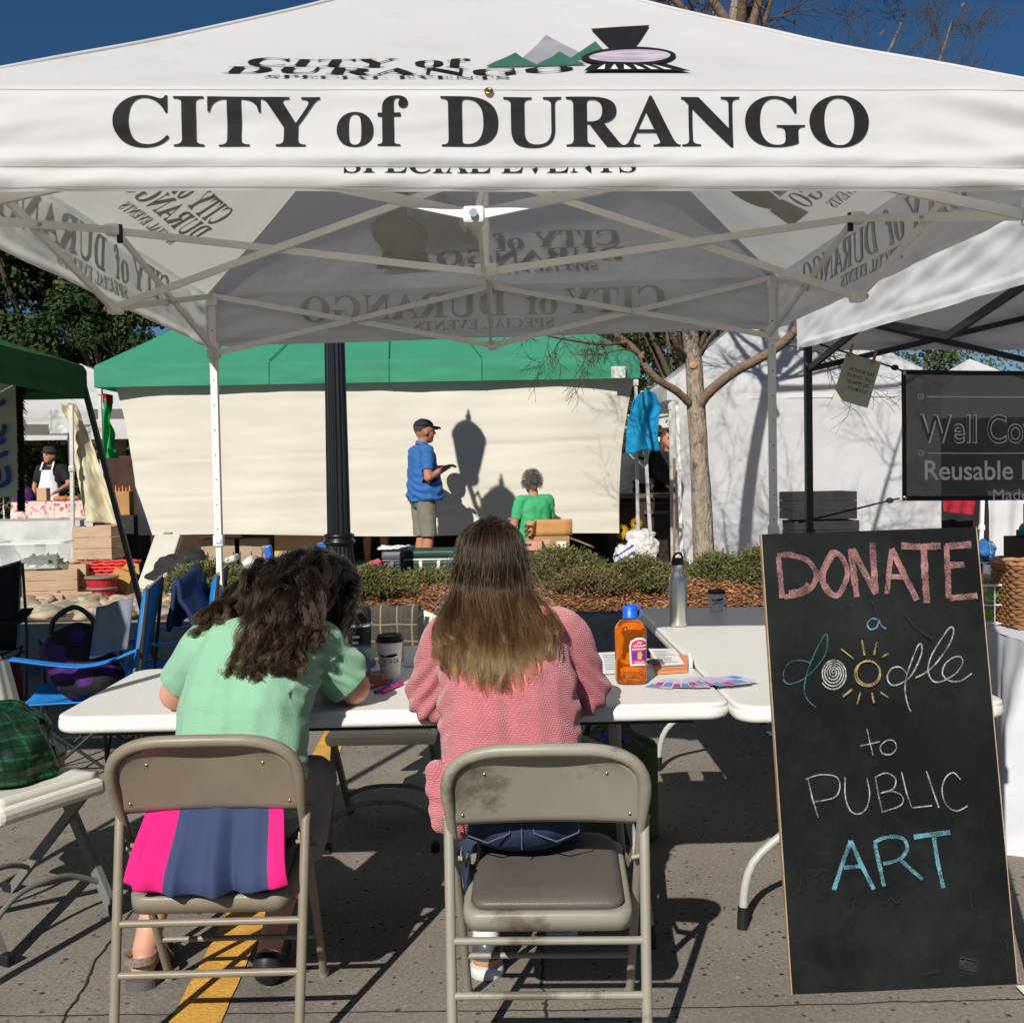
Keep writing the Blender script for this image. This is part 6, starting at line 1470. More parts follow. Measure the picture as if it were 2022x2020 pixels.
# ================================================================= chairs with bags and jackets
RESIN = mat('white_resin', (.66, .65, .57), rough=.45, var=.04, scale=4, spec=.45, bump=.1, bscale=50); RLEG = mat('grey_resin_leg', (.16, .16, .155), rough=.45, var=.1, spec=.5)
def resin_chair(label, loc, rz):
    c = thing('resin_chair', label, 'folding chair', loc, rz, 'white resin folding chairs')
    b = MB(); b.grid(lambda u, v: V((u - .5) * .40 * (1 - .06 * v), -.20 + .40 * v, .445 + .012 * v - .018 * math.sin(math.pi * u) * math.sin(math.pi * v)), 12, 12); b.build('seat', RESIN, c, solid=.035)
    b = MB()
    for s in (-1, 1): b.box((s * .185, 0, .418), (.05, .43, .05), bev=.018)
    b.box((0, .20, .425), (.40, .05, .055), bev=.02); b.build('seat_frame', RESIN, c)
    b = MB(); b.grid(lambda u, v: V((u - .5) * .40, -.255 - .055 * v + .03 * (2 * u - 1) ** 2 * .6, .62 + .23 * v - .035 * v * (2 * u - 1) ** 4), 14, 10); b.build('backrest', RESIN, c, solid=.028)
    for s in (-1, 1):
        b = MB(); b.tube([V(s * .205, .235, .0), V(s * .205, -.02, .42), V(s * .205, -.21, .62), V(s * .205, -.275, .80)], .013, flat=(.022, .034)); lo = b.build('leg', RLEG, c)
        b = MB(); b.tube([V(s * .19, -.26, .0), V(s * .19, .16, .42)], .012, flat=(.02, .030)); lo2 = b.build('leg', RLEG, c)
        f = MB(); f.box((s * .205, .240, .018), (.032, .045, .036), bev=.006); f.build('foot_cap', BLK, lo); f = MB(); f.box((s * .19, -.262, .018), (.03, .045, .036), bev=.006); f.build('foot_cap', BLK, lo2)
    b = MB(); P, _ = smooth_path([V(-.19, -.15, .10), V(-.1, -.13, .14), V(0, -.12, .15), V(.1, -.13, .14), V(.19, -.15, .10)], [1] * 5, 4); b.tube(P, .009, 8); b.build('stretcher', RLEG, c)
    b = MB(); P, _ = smooth_path([V(-.2, .17, .10), V(-.1, .15, .15), V(0, .145, .16), V(.1, .15, .15), V(.2, .17, .10)], [1] * 5, 4); b.tube(P, .009, 8); b.build('stretcher', RLEG, c)
    return c
rp = onz(85, 1545, .45)
resin_chair('white resin chair with grey legs at the lower left, a green bag on it', (rp.x - .10, rp.y - .03, 0), R(-118))
resin_chair('white resin chair facing us across the long table, draped with a plaid jacket', (-.515, 4.36, 0), R(180))
# green plaid bag: see-through woven plastic
def plaid(name, base, line, line2, sc, rough=.8, w=.12, alpha=1):
    m = mat(name, base, rough=rough, var=.25, scale=10); N, L, b = nodes_of(m); src = b.inputs['Base Color'].links[0].from_socket
    tc = N.new('ShaderNodeTexCoord'); sx = N.new('ShaderNodeSeparateXYZ'); L.new(tc.outputs['UV'], sx.inputs[0]); last = src
    for ax, k, col, wd in (('X', sc, line, w), ('Y', sc, line, w), ('X', sc * 3, line2, w * 1.2), ('Y', sc * 3, line2, w * 1.2)):
        f = N.new('ShaderNodeMath'); f.operation = 'MULTIPLY'; f.inputs[1].default_value = k; L.new(sx.outputs[ax], f.inputs[0])
        g = N.new('ShaderNodeMath'); g.operation = 'FRACT'; L.new(f.outputs[0], g.inputs[0]); h = N.new('ShaderNodeMath'); h.operation = 'LESS_THAN'; h.inputs[1].default_value = wd; L.new(g.outputs[0], h.inputs[0])
        q = N.new('ShaderNodeMath'); q.operation = 'MULTIPLY'; q.inputs[1].default_value = .6; L.new(h.outputs[0], q.inputs[0])
        mx = N.new('ShaderNodeMix'); mx.data_type = 'RGBA'; L.new(q.outputs[0], mx.inputs[0]); L.new(last, mx.inputs[6]); mx.inputs[7].default_value = (*col, 1); last = mx.outputs[2]
    L.new(last, b.inputs['Base Color']); return m
def uvgrid(name, fn, nu, nv, m, parent=None, su=1, sv=1, solid=0, world=False):
    b = MB(); b.grid(fn, nu, nv); o = b.build(name, m, parent, world=world, solid=solid)
    uv = o.data.uv_layers.new(name='UVMap'); w = nu + 1
    for l in o.data.loops: i = l.vertex_index; uv.data[l.index].uv = ((i % w) / nu * su, (i // w) / nv * sv)
    return o
GPL = plaid('green_plaid_plastic', (.007, .028, .014), (.012, .12, .04), (.004, .010, .008), 5, rough=.25, w=.18)
bp_ = V(rp.x - .22, rp.y + .04, .47)
t = thing('plaid_bag', 'green plaid plastic bag on the white chair at the lower left', 'bag', bp_, .2)
def bagfn(u, v):
    a = u * 6.2832; k = (abs(math.cos(a)) ** 3 + abs(math.sin(a)) ** 3) ** (-1 / 3); tt = math.sin(min(1, v * 1.02) * math.pi / 2)
    w = max(.02, math.cos(v * 1.5708)) ** .55; n = .03 * mnoise.noise(V(math.cos(a) * 2.5, math.sin(a) * 2.5, v * 5)) + .012 * mnoise.noise(V(a * 3, v * 12, 1))
    return V(math.cos(a) * (k * (1 - v) + v) * (.24 * w + n * w), math.sin(a) * (k * (1 - v) + v) * (.19 * w + n * w), .225 * math.sin(v * 1.5708) + .02 * mnoise.noise(V(math.cos(a) * 2, math.sin(a) * 2, v * 3)) * v)
uvgrid('bag_body', bagfn, 64, 28, GPL, t, 3, 1)
b = MB(); P, _ = smooth_path([V(-.2, 0, .12), V(-.1, -.005, .205), V(.02, 0, .232), V(.14, .0, .185), V(.21, -.01, .10), V(.245, -.03, .0)], [1] * 6, 6); b.tube(P, .006, flat=(.014, .005)); b.build('piping', mat('green_piping', (.015, .30, .08), rough=.4), t)
# plaid jacket over the far chair's back
JP = plaid('brown_plaid_wool', (.055, .048, .036), (.36, .31, .22), (.10, .09, .07), 4.5, rough=.95, w=.09)
jl = V(-.575, 4.635, 0)
t = thing('plaid_jacket', 'brown plaid jacket with grey lining hung on the far white chair', 'jacket', jl)
def jk(u, v):
    s = (v - .42) * .78; top = .875
    if s < 0: y, z = -.035 - .02 * abs(s), top + s * .9
    else: y, z = .03 + .03 * s, top - s
    if abs(s) < .05: z = top - abs(s) * .35; y = s * .6
    x = (u - .5) * .37 + .012 * mnoise.noise(V(u * 4, v * 5, 2)); y += .016 * mnoise.noise(V(u * 6, v * 4, 0)) + .012 * math.sin(u * 17 + v * 3)
    return V(x - .005, y, z)
uvgrid('jacket_body', jk, 40, 50, JP, t, 1.2, 2.2, solid=.006)
GRYL = mat('grey_fleece', (.12, .12, .135), rough=1, var=.15, scale=40)
b = MB(); b.grid(lambda u, v: V(-.30 + .17 * u + .03 * v, -.07 - .015 * math.sin(u * 4), .865 - .30 * v * (.5 + .5 * u) + .03 * math.sin(u * 3)), 14, 14); b.build('sleeve', GRYL, t, solid=.012)
b = MB(); P, _ = smooth_path([V(-.055, -.06, .885), V(-.075, -.065, .80), V(-.105, -.06, .70), V(-.11, -.06, .60)], [1] * 4, 6); b.tube(P, .01, flat=(.014, .006)); b.tube([V(.19, -.05, .86), V(.185, -.055, .70), V(.16, -.055, .56)], .01, flat=(.02, .006)); b.build('strap', BLK, t)
# cloth hanging in the back of the left steel chair
CX = -.770
MAG, NVY = mat('magenta_cotton', (.66, .012, .17), rough=.9, var=.04, bump=.3, bscale=300), mat('slate_navy_cotton', (.036, .055, .125), rough=.9, var=.06, bump=.3, bscale=300)
t = MB()
def hang(u, v):
    x = CX + (u - .5) * lerp(.335, .405, v) + .004; z = lerp(.615, .422 - .022 * math.sin(u * math.pi) + .012 * (u < .06), v)
    y = lerp(2.792, 2.668, v * v * (3 - 2 * v)) - .012 * math.sin(math.pi * v) - .030 * math.exp(-((u - .52 - .05 * v) / .05) ** 2) * v + .022 * math.exp(-((u - .62 - .05 * v) / .04) ** 2) * v - .016 * math.exp(-((u - .80) / .05) ** 2) * v - .012 * math.exp(-((u - .30) / .03) ** 2) * v + .006 * math.sin(u * 30 + v * 2) * v + .008 * mnoise.noise(V(u * 5, v * 3, 1))
    return V(x, y, z)
t.grid(hang, 120, 40); o = t.build('skirt', [MAG, NVY], solid=.004)
o.data.polygons.foreach_set('material_index', [0 if ((i % 120) < 29 or (i % 120) > 106) else 1 for i in range(120 * 40)])
tag(o, 'magenta and navy garment hanging through the back of the tan folding chair', 'garment')
# blue camp chairs in the shade
CB = mat('bright_blue_nylon', (.014, .22, .66), rough=.65, var=.1, scale=6, bump=.4, bscale=30); CBD = mat('navy_nylon', (.010, .025, .075), rough=.7, var=.15, bump=.4, bscale=30); GRAYB = mat('grey_binding', (.16, .16, .15), rough=.8)
def camp_chair(label, loc, rz, m):
    c = thing('camp_chair', label, 'camp chair', loc, rz, 'folding camp chairs in the shade')
    b = MB(); b.grid(lambda u, v: V((u - .5) * .50, -.22 - .10 * v + .05 * math.sin(math.pi * u), .42 + .52 * v - .05 * (math.sin(math.pi * u)) * v), 14, 14); bk = b.build('backrest', m, c, solid=.006)
    b = MB(); e = [V(-.25, -.22, .42), V(-.25, -.32, .93)] + [V((u - .5) * .5, -.32 + .05 * math.sin(math.pi * u), .94 - .05 * math.sin(math.pi * u)) for u in [i / 10 for i in range(11)]] + [V(.25, -.32, .93), V(.25, -.22, .42)]; b.tube(e, .006, flat=(.012, .010)); b.build('binding', GRAYB, bk)
    b = MB(); b.grid(lambda u, v: V((u - .5) * .52, -.24 + .50 * v, .43 - .05 * math.sin(math.pi * u) * (1 - .5 * v)), 14, 14); b.build('seat', m, c, solid=.006)
    for s in (-1, 1):
        b = MB(); P, _ = smooth_path([V(s * .30, -.27, .66), V(s * .30, -.05, .60), V(s * .30, .26, .645)], [1] * 3, 6); b.tube(P, .02, flat=(.07, .006)); ar = b.build('armrest', m, c)
        if s > 0: b = MB(); b.lathe([(.036, .47), (.042, .58)], (s * .30, .12, 0), 18); b.build('cup_holder', mat('grey_mesh', (.07, .065, .06), rough=.9), ar)
        b = MB(); b.tube([V(s * .30, .27, .645), V(s * .29, .25, .42), V(s * .28, .24, .02)], .009, 8); b.build('leg', DFRAME, c); b = MB(); b.tube([V(s * .26, -.32, .93), V(s * .29, -.27, .5), V(s * .28, -.24, .02)], .009, 8); b.build('leg', DFRAME, c)
        b = MB(); b.tube([V(s * .28, -.24, .03), V(s * .27, .25, .42)], .008, 8); b.tube([V(s * .285, .24, .03), V(s * .27, -.24, .44)], .008, 8); b.build('cross_bar', DFRAME, c)
    for y in (-.24, .24):
        b = MB(); b.tube([V(-.28, y, .03), V(.28, y, .41)], .008, 8); b.tube([V(.28, y, .03), V(-.28, y, .41)], .008, 8); b.build('cross_bar', DFRAME, c)
    return c
q = at(170, 1270, 5.15); camp_chair('blue camp chair seen from its side, holding a purple bag', (q.x, 5.15, 0), R(101), CB)
q2 = at(300, 1250, 5.75); camp_chair('blue camp chair behind the first one, with a navy jacket over it', (q2.x + .05, 5.75, 0), R(100), CB)
b = MB(); b.grid(lambda u, v: V(lerp(.05, .24, u) + .02 * math.sin(v * 5), lerp(-.30, .26, v), .0) + V(.03 * mnoise.noise(V(u * 5, v * 5, 1)), 0, 0) + V(.06 * abs(u - .5), 0, .98 - .10 * abs(v - .5) - (.62 * abs(u - .35) if u > .35 else .75 * abs(u - .35)) - .03 * mnoise.noise(V(u * 7, v * 7, 2))), 24, 24)
o = b.build('navy_jacket', CBD, solid=.02); o.location = (q2.x + .11, 5.72, 0); tag(o, 'navy jacket draped over the back of the rear blue camp chair', 'jacket')
PURP = mat('purple_nylon', (.05, .008, .10), rough=.7, var=.35, scale=9)
t = thing('purple_bag', 'purple and black bag slumped on the front blue camp chair', 'bag', (q.x, 5.13, .41))
blob('bag_body', [('e', V(q.x, 5.10, .56), (.16, .15, .15)), ('e', V(q.x - .06, 5.14, .63), (.13, .12, .12)), ('e', V(q.x + .10, 5.02, .52), (.12, .12, .09))], .009, [mat('black_nylon', (.008, .008, .012), rough=.8), PURP], t, 4, disp=lambda co, nr: .02 * npnoise(co, (8, 8, 8), 3), matfn=lambda pc: (npnoise(pc, (7, 7, 7), 5) > .05).astype(int))
b = MB(); P, _ = smooth_path([V(-.16, .02, .26), V(-.14, .0, .36), V(-.04, .0, .42), V(.04, .0, .36), V(.05, .0, .28)], [1] * 5, 6); b.tube(P, .012, 8); b.build('handle', BLK, t)
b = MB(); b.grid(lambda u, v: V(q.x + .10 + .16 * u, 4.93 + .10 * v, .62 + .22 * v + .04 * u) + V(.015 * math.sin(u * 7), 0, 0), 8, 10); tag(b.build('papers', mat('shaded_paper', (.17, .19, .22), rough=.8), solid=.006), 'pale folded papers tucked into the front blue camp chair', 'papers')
q3 = at(-85, 1200, 6.3); camp_chair('black camp chair cut off by the left edge', (q3.x, 6.3, 0), R(185), mat('black_nylon', (1, 1, 1)))
for px_, col, lb in ((10, (.32, .31, .29), 'steel flask standing in the shade at the left edge'), (34, (.14, .012, .02), 'dark red flask standing in the shade next to the steel one')):
    pz = onz(px_, 1385, 0); t = thing('flask', lb, 'flask', pz); b = MB(); b.lathe([(.035, 0), (.037, .01), (.037, .20), (.028, .225)], n=24); b.build('body', mat('flask_%d' % px_, col, rough=.3, metal=.6 if px_ == 10 else .1), t); b = MB(); b.lathe([(.028, .225), (.028, .27), (0, .272)], n=24); b.build('cap', BLK, t)
# bag under the table
bq = at(1205, 1500, 4.25); t = thing('tote_bag', 'olive green tote with blue cloth inside under the table, behind the pink sweater', 'tote bag', (bq.x, 4.25, 0))
OLV = mat('olive_canvas', (.075, .095, .035), rough=.9, var=.2)
b = MB(); b.grid(lambda u, v: (lambda a: V(math.cos(a) * .18 * (abs(math.cos(a)) ** 3 + abs(math.sin(a)) ** 3) ** (-1 / 3), math.sin(a) * .11 * (abs(math.cos(a)) ** 3 + abs(math.sin(a)) ** 3) ** (-1 / 3), .005 + .37 * v - .02 * math.cos(2 * a) * v + .01 * mnoise.noise(V(a * 2, v * 3, 0))))(u * 6.2832), 40, 14); b.add([V(math.cos(a) * .17, math.sin(a) * .10, .006) for a in [6.2832 * i / 20 for i in range(20)]], [tuple(range(20))]); b.build('bag_body', OLV, t, solid=.004)
b = MB(); b.grid(lambda u, v: V((u - .5) * .30, (v - .5) * .17, .34 + .05 * math.sin(u * 3.14) + .035 * mnoise.noise(V(u * 9, v * 6, 1))), 20, 12); b.build('contents', mat('blue_print_cloth', (.03, .055, .17), rough=.9, var=.5, scale=40, col2=(.25, .3, .4), split=.6, soft=.04), t)
for s in (-1, 1):
    b = MB(); P, _ = smooth_path([V(-.09, s * .11, .34), V(-.06, s * .08, .44), V(.06, s * .08, .44), V(.09, s * .11, .34)], [1] * 4, 6); b.tube(P, .008, flat=(.022, .004)); b.build('handle', OLV, t)
# ================================================================= right hand stall: banner, card, goods
BANR = mat('charcoal_banner', (.085, .085, .088), rough=.6, alpha=.95, var=.14, scale=3, spec=.3); BANE = mat('banner_hem', (.012, .012, .016), rough=.6); BTX = mat('banner_grey_print', (.82, .82, .82), rough=.6)
tl_, bl_ = at(1780, 730, 6.05), at(1774, 989, 6.05)
bw, bh = 1.95, tl_.z - bl_.z
ban = thing('banner', 'dark grey banner starting Well Cov... Reusable, hung on cords at the right edge', 'banner', (tl_.x, 6.05, bl_.z), rz)
def bsurf(x, z, o=0): return V(x, -o + .010 * math.sin(x * 4) * (z / bh) + .006 * mnoise.noise(V(x * 3, z * 4, 1)), z - .012 * math.sin(math.pi * x / bw) )
b = MB(); b.grid(lambda u, v: bsurf(u * bw, v * bh), 60, 24); b.build('sheet', BANR, ban)
hm_ = MB()
for f in (lambda u, v: bsurf(u * bw, v * .026, .002), lambda u, v: bsurf(u * bw, bh - .026 + v * .026, .002)): hm_.grid(f, 60, 1)
hm_.grid(lambda u, v: bsurf(u * .026, .026 + v * (bh - .052), .002), 1, 20); hm_.build('hem', BANE, ban)
for z in (.018, bh - .018): b = MB(); b.lathe([(.006, 0), (.012, .001), (.012, .003), (.006, .004)], bsurf(.016, z, .004), 16, axis=Matrix.Rotation(R(90), 3, 'X')); b.build('eyelet', STEEL, ban)
def btext(body, w, cap, x0, z0, outline=False):
    vs, fs = text2d(body, w, cap, (.05, .05), off=(.012 if cap > .08 else 0) if not outline else .02)
    m = MB(); m.add([bsurf(x + x0 + w / 2, y + z0, .003) for x, y in vs], fs); m.build('lettering', BTX, ban)
    if outline:
        vs, fs = text2d(body, w, cap, (.05, .05), off=-.006); m = MB(); m.add([bsurf(x + x0 + w / 2 + .0, y + z0, .0045) for x, y in vs], fs); m.build('lettering', BANR, ban)
btext('Well Covered', 1.0, .150, .105, bh - .395, True)
btext('Reusable Kitchen', 1.02, .105, .13, bh - .60); btext('Made in Durango', .70, .062, .53, bh - .715)
b = MB()
for z in (bh - .145, bh - .455):
    for i in range(38): b.add([bsurf(.15 + i * .045, z - .0025, .003), bsurf(.195 + i * .045, z - .0025, .003), bsurf(.195 + i * .045, z + .0025, .003), bsurf(.15 + i * .045, z + .0025, .003)], [(0, 1, 2, 3)])
    for a in range(4): b.tube([bsurf(.11 + .016 * math.cos(a * 1.571 + q), z + .016 * math.sin(a * 1.571 + q), .004) for q in (.2, .6, 1.0, 1.37)], .0028, 5); b.tube([bsurf(.11 + .004 * math.cos(a * 1.571), z + .004 * math.sin(a * 1.571), .004), bsurf(.11 + .013 * math.cos(a * 1.571), z + .013 * math.sin(a * 1.571), .004)], .002, 5)
b.build('rule', BTX, ban)
CORD = mat('black_cord', (.015, .015, .016), rough=.7)
legp = at(1574, 1030, 6.13)
def cord(label, pts, knots=()):
    b = MB(); b.tube(pts, .0055, 6)
    for k in knots: b.ell(k, (.022, .016, .016), None, 10, 6)
    tag(b.build('cord', CORD), label, 'cord', 'cords that hold the banner')
cord('upper black cord from the tent corner to the banner', [at(1618, 680, 6.08), at(1690, 702, 6.06), at(1768, 727, 6.05), at(1783, 733, 6.05)], [at(1767, 726, 6.04)])
cord('lower black cord from the tent leg to the banner', [at(1577, 1032, 6.1), at(1690, 1005, 6.07), at(1757, 988, 6.05), at(1776, 984, 6.05)], [at(1757, 988, 6.04)])
# the pegged card
cc = [at(1671, 697, 6.03), at(1740, 715, 6.03), at(1713, 806, 6.0), at(1644, 786, 6.0)]
t = thing('hand_lettered_card', 'white card YOU DO NOT FIND THE HAPPY LIFE pegged to the cord', 'card', cc[3])
ex, ey = (cc[2] - cc[3]), (cc[0] - cc[3]); en = ex.cross(ey).normalized()
b = MB(); b.add([p + en * o for o in (.0015, -.0015) for p in (cc[3], cc[2], cc[1], cc[0])], [(0, 1, 2, 3), (7, 6, 5, 4), (0, 4, 5, 1), (1, 5, 6, 2), (2, 6, 7, 3), (3, 7, 4, 0)]); b.build('card', mat('grey_white_card', (.44, .44, .38), rough=.85, var=.05), t, world=True)
def ctext(body, u0, u1, v0, h, m):
    w = (u1 - u0) * ex.length; vs, fs = text2d(body, w, h * ey.length, (.0, .0), off=.006); X, Y = ex.normalized(), ey.normalized()
    mb = MB(); mb.add([cc[3] + X * (x + (u0 + u1) / 2 * ex.length) + Y * (y + v0 * ey.length) + en * .003 for x, y in vs], fs); mb.build('lettering', m, t, world=True)
RD, DK = mat('red_brown_ink', (.26, .04, .03), rough=.8), mat('dark_ink', (.05, .04, .04), rough=.8)
ctext('OF THIS BE SURE:', .20, .93, .66, .075, DK); ctext('YOU DO NOT', .18, .62, .53, .08, RD); ctext('FIND', .70, .93, .53, .08, DK); ctext('THE', .20, .36, .40, .08, RD); ctext('HAPPY LIFE', .40, .86, .40, .08, DK); ctext('... YOU MAKE IT', .22, .86, .27, .075, DK)
PEG = mat('clothes_peg_wood', (.42, .22, .12), rough=.8)
for (x0, y0, x1, y1) in ((1684, 681, 1677, 703), (1730, 692, 1724, 718)):
    a, c = at(x0, y0, 6.02), at(x1, y1, 6.01); k = MB(); k.tube([a, c], .005, flat=(.014, .012)); p_ = k.build('clothes_peg', PEG); tag(p_, 'wooden clothes peg gripping the %s corner of the white card' % ('upper left' if x0 < 1700 else 'upper right'), 'clothes peg', 'pegs on the white card')
# stall table under a white cloth
CLO = mat('white_table_cloth', (.54, .55, .61), rough=.85, var=.03, bump=.3, bscale=12)
cx0, cy0, cl, cd = 1.885, 4.02, 1.7, 2.6
def cloth(u, v):
    # u runs round the table, v from the top edge to the ground
    per = [V(cx0, cy0 + cd, 0), V(cx0, cy0, 0), V(cx0 + cl, cy0, 0)]; L1, L2 = cd, cl; s = u * (L1 + L2)
    p = lerp(per[0], per[1], s / L1) if s < L1 else lerp(per[1], per[2], (s - L1) / L2); n = V(-1, 0, 0) if s < L1 else V(0, -1, 0)
    c = math.exp(-((s - L1) / .18) ** 2); n = (n + V(-1, -1, 0) * c * 1.2).normalized()
    f = .05 * math.sin(s * 21 + 1.4 * math.sin(s * 7)) + .03 * math.sin(s * 47 + v * 2) + .03 * mnoise.noise(V(s * 5, v * 2, 0)); o = v * (.05 + c * .10) + v * f * .9 + .012 * mnoise.noise(V(s * 9 + v * 4, v * 6, 3))
    return p + n * o + V(0, 0, .765 - v * (.75 - .02 * math.sin(s * 21)))
t = thing('cloth_covered_table', 'stall table under a white floor-length cloth at the right edge', 'table', (cx0, cy0, 0))
b = MB(); b.grid(cloth, 220, 30); b.add([V(cx0, cy0, .765), V(cx0 + cl, cy0, .765), V(cx0 + cl, cy0 + cd, .765), V(cx0, cy0 + cd, .765)], [(0, 1, 2, 3)]); b.build('tablecloth', CLO, t, world=True)
b = MB(); b.box((cx0 + cl / 2, cy0 + cd / 2, .745), (cl - .02, cd - .02, .03)); b.build('tabletop', WOOD, t, world=True)
# wicker basket woven from rows of thick strands
WK = mat('brown_wicker', (.23, .11, .048), rough=.75, var=.35, scale=30); WK2 = mat('wicker_rim', (.36, .19, .09), rough=.75, var=.3, scale=30)
wb = at(2012, 1262, 4.35); t = thing('wicker_basket', 'tall brown wicker basket standing on the white cloth', 'basket', (wb.x + .17, 4.35 + .1, .767))
for i in range(18):
    b = MB(); z = .010 + i * .0145; pts = []
    for j in range(81):
        a = 6.2832 * j / 80; k = (abs(math.cos(a)) ** 6 + abs(math.sin(a)) ** 6) ** (-1 / 6); r = (1 + .03 * i / 18) ; o = .006 * math.sin(a * 20 + i * math.pi)
        pts.append(V(math.cos(a) * k * (.185 * r + o), math.sin(a) * k * (.125 * r + o), z + .002 * math.sin(a * 20 + i)))
    b.tube(pts, .0088, 6, caps=False); b.build('woven_row', WK2 if i == 17 else WK, t)
b = MB(); b.box((0, 0, .008), (.36, .24, .012)); b.build('base', WK, t)
# white wire basket of folded cloths
wq = at(1965, 1255, 4.55); WIRE = mat('white_wire', (.72, .72, .70), rough=.4)
t = thing('wire_basket', 'white wire basket of patterned cloth bundles beside the chalkboard', 'basket', (wq.x, 4.62, .767))
b = MB()
for z in (.01, .085, .165): b.tube([V(x, y, z) for x, y in rrect(.12, .17, .03)] + [V(*rrect(.12, .17, .03)[0], z)], .0035 if z < .16 else .005, 6)
for x, y in rrect(.12, .17, .03, 1): b.tube([V(x, y, .01), V(x, y, .165)], .003, 6)
for i in range(7):
    y = -.14 + .047 * i; b.tube([V(-.12, y, .165), V(-.12, y, .01), V(.12, y, .01), V(.12, y, .165)], .003, 6)
for i in range(5): b.tube([V(-.09 + .045 * i, -.17, .165), V(-.09 + .045 * i, -.17, .01)], .003, 6)
b.build('wire', WIRE, t)
cl_m = [mat('cloth_%s' % n, c, rough=.95, var=.25, scale=60) for n, c in (('cream', (.62, .56, .42)), ('grey', (.42, .43, .42)), ('teal', (.06, .28, .33)), ('yellow', (.56, .40, .05)), ('green', (.16, .34, .08)), ('white', (.66, .66, .62)), ('rust', (.35, .09, .03)), ('blue', (.02, .14, .40)))]
rg = random.Random(8)
for i in range(24):
    b = MB(); M3 = Matrix.Rotation(rg.uniform(0, 3), 3, 'X') @ Matrix.Rotation(rg.uniform(0, 3), 3, 'Z'); x, y, z = rg.uniform(-.085, .085), rg.uniform(-.13, .13), .03 + .032 * (i // 5)
    b.ell((0, 0, 0), (.03, .045, .018), M3, 12, 8); o = b.build('cloth_roll', cl_m[rg.choice((0, 0, 1, 5, 2, 3, 4, 0, 5, 6))]); o.location = (wq.x + x, 4.62 + y, .767 + z + .004)
    tag(o, 'small rolled cloth heaped in the white wire basket', 'rolled cloth', 'rolled cloths in the wire basket')
# raised shelf with a dark box of goods, cloths and a cream carton
sq_ = at(1990, 1128, 5.3)
t = thing('display_riser', 'raised display shelf under a crumpled grey cloth behind the baskets', 'display shelf', (sq_.x + .25, 5.35, .767))
b = MB(); b.box((0, 0, .09), (.84, .40, .18), bev=.005); b.build('shelf', BLK, t)
b = MB(); b.grid(lambda u, v: V((u - .5) * .88, -.215 - .012 * math.sin(u * 40) * v, .192 - .085 * v - .012 * mnoise.noise(V(u * 12, v * 2, 0))), 60, 8); b.grid(lambda u, v: V((u - .5) * .88, -.215 + .43 * v, .192 + .006 * mnoise.noise(V(u * 12, v * 6, 0))), 60, 8); b.build('cover', mat('grey_velvet', (.085, .09, .11), rough=.9, var=.4, scale=30), t)
dz = .767 + .20
t = thing('wooden_tray', 'dark brown wooden tray of small goods on the raised shelf', 'tray', (sq_.x + .28, 5.33, dz))
b = MB(); DW_ = mat('dark_brown_wood', (.055, .032, .022), rough=.7, var=.3); b.box((0, -.12, .05), (.46, .012, .10)); b.box((0, .12, .05), (.46, .012, .10)); b.box((-.23, 0, .05), (.012, .228, .10)); b.box((.23, 0, .05), (.012, .228, .10)); b.box((0, 0, .006), (.446, .228, .01)); b.build('box', DW_, t)
for i in range(16):
    b = MB(); b.ell((0, 0, 0), (.035, .028, .022), Matrix.Rotation(i, 3, 'Y'), 10, 6); o = b.build('small_pouch', cl_m[(2, 6, 1, 5, 6, 2, 1, 6)[i % 8]] if i % 3 else DW_); o.location = (sq_.x + .28 - .18 + .045 * (i % 8), 5.28 + .07 * (i // 8), dz + .11 + .012 * (i % 3)); tag(o, 'small cloth pouch heaped in the dark tray', 'pouch', 'pouches in the dark tray')
t0 = at(1952, 1100, 5.2)
blob_o = blob('blue_cloth', [('e', V(t0.x - .02, 5.22, dz + .045), (.045, .06, .055)), ('e', V(t0.x + .015, 5.25, dz + .04), (.035, .05, .045))], .012, mat('tie_dye_blue', (.015, .10, .27), rough=.9, var=.3, scale=22, col2=(.35, .50, .58), split=.53, soft=.06), None, 2, disp=lambda co, nr: .02 * npnoise(co, (22, 22, 22), 3)); tag(blob_o, 'crumpled blue and white cloth beside the top right of the chalkboard', 'cloth')
b = MB(); b.box((0, 0, 0), (.02, .30, .012), Matrix.Rotation(R(55), 3, 'X')); o = b.build('yellow_stand', cl_m[3]); o.location = (t0.x - .07, 5.2, dz - .02); tag(o, 'yellow and white strip leaning beside the blue cloth', 'strip')
t0 = at(1992, 1062, 5.9); b = MB(); b.box((0, 0, 0), (.15, .12, .13), bev=.008); o = b.build('carton', mat('cream_card', (.52, .44, .31), rough=.8)); o.location = (t0.x, 5.52, dz + .19); tag(o, 'cream carton with a dark opening above the dark tray', 'carton')
b = MB(); b.box((0, -.062, .02), (.06, .004, .05)); b.build('opening', BLK, o)
b = MB(); b.box((t0.x, 5.52, dz + .062), (.2, .16, .118), bev=.004); tag(b.build('wooden_box', DW_), 'dark wooden box under the cream carton', 'box')
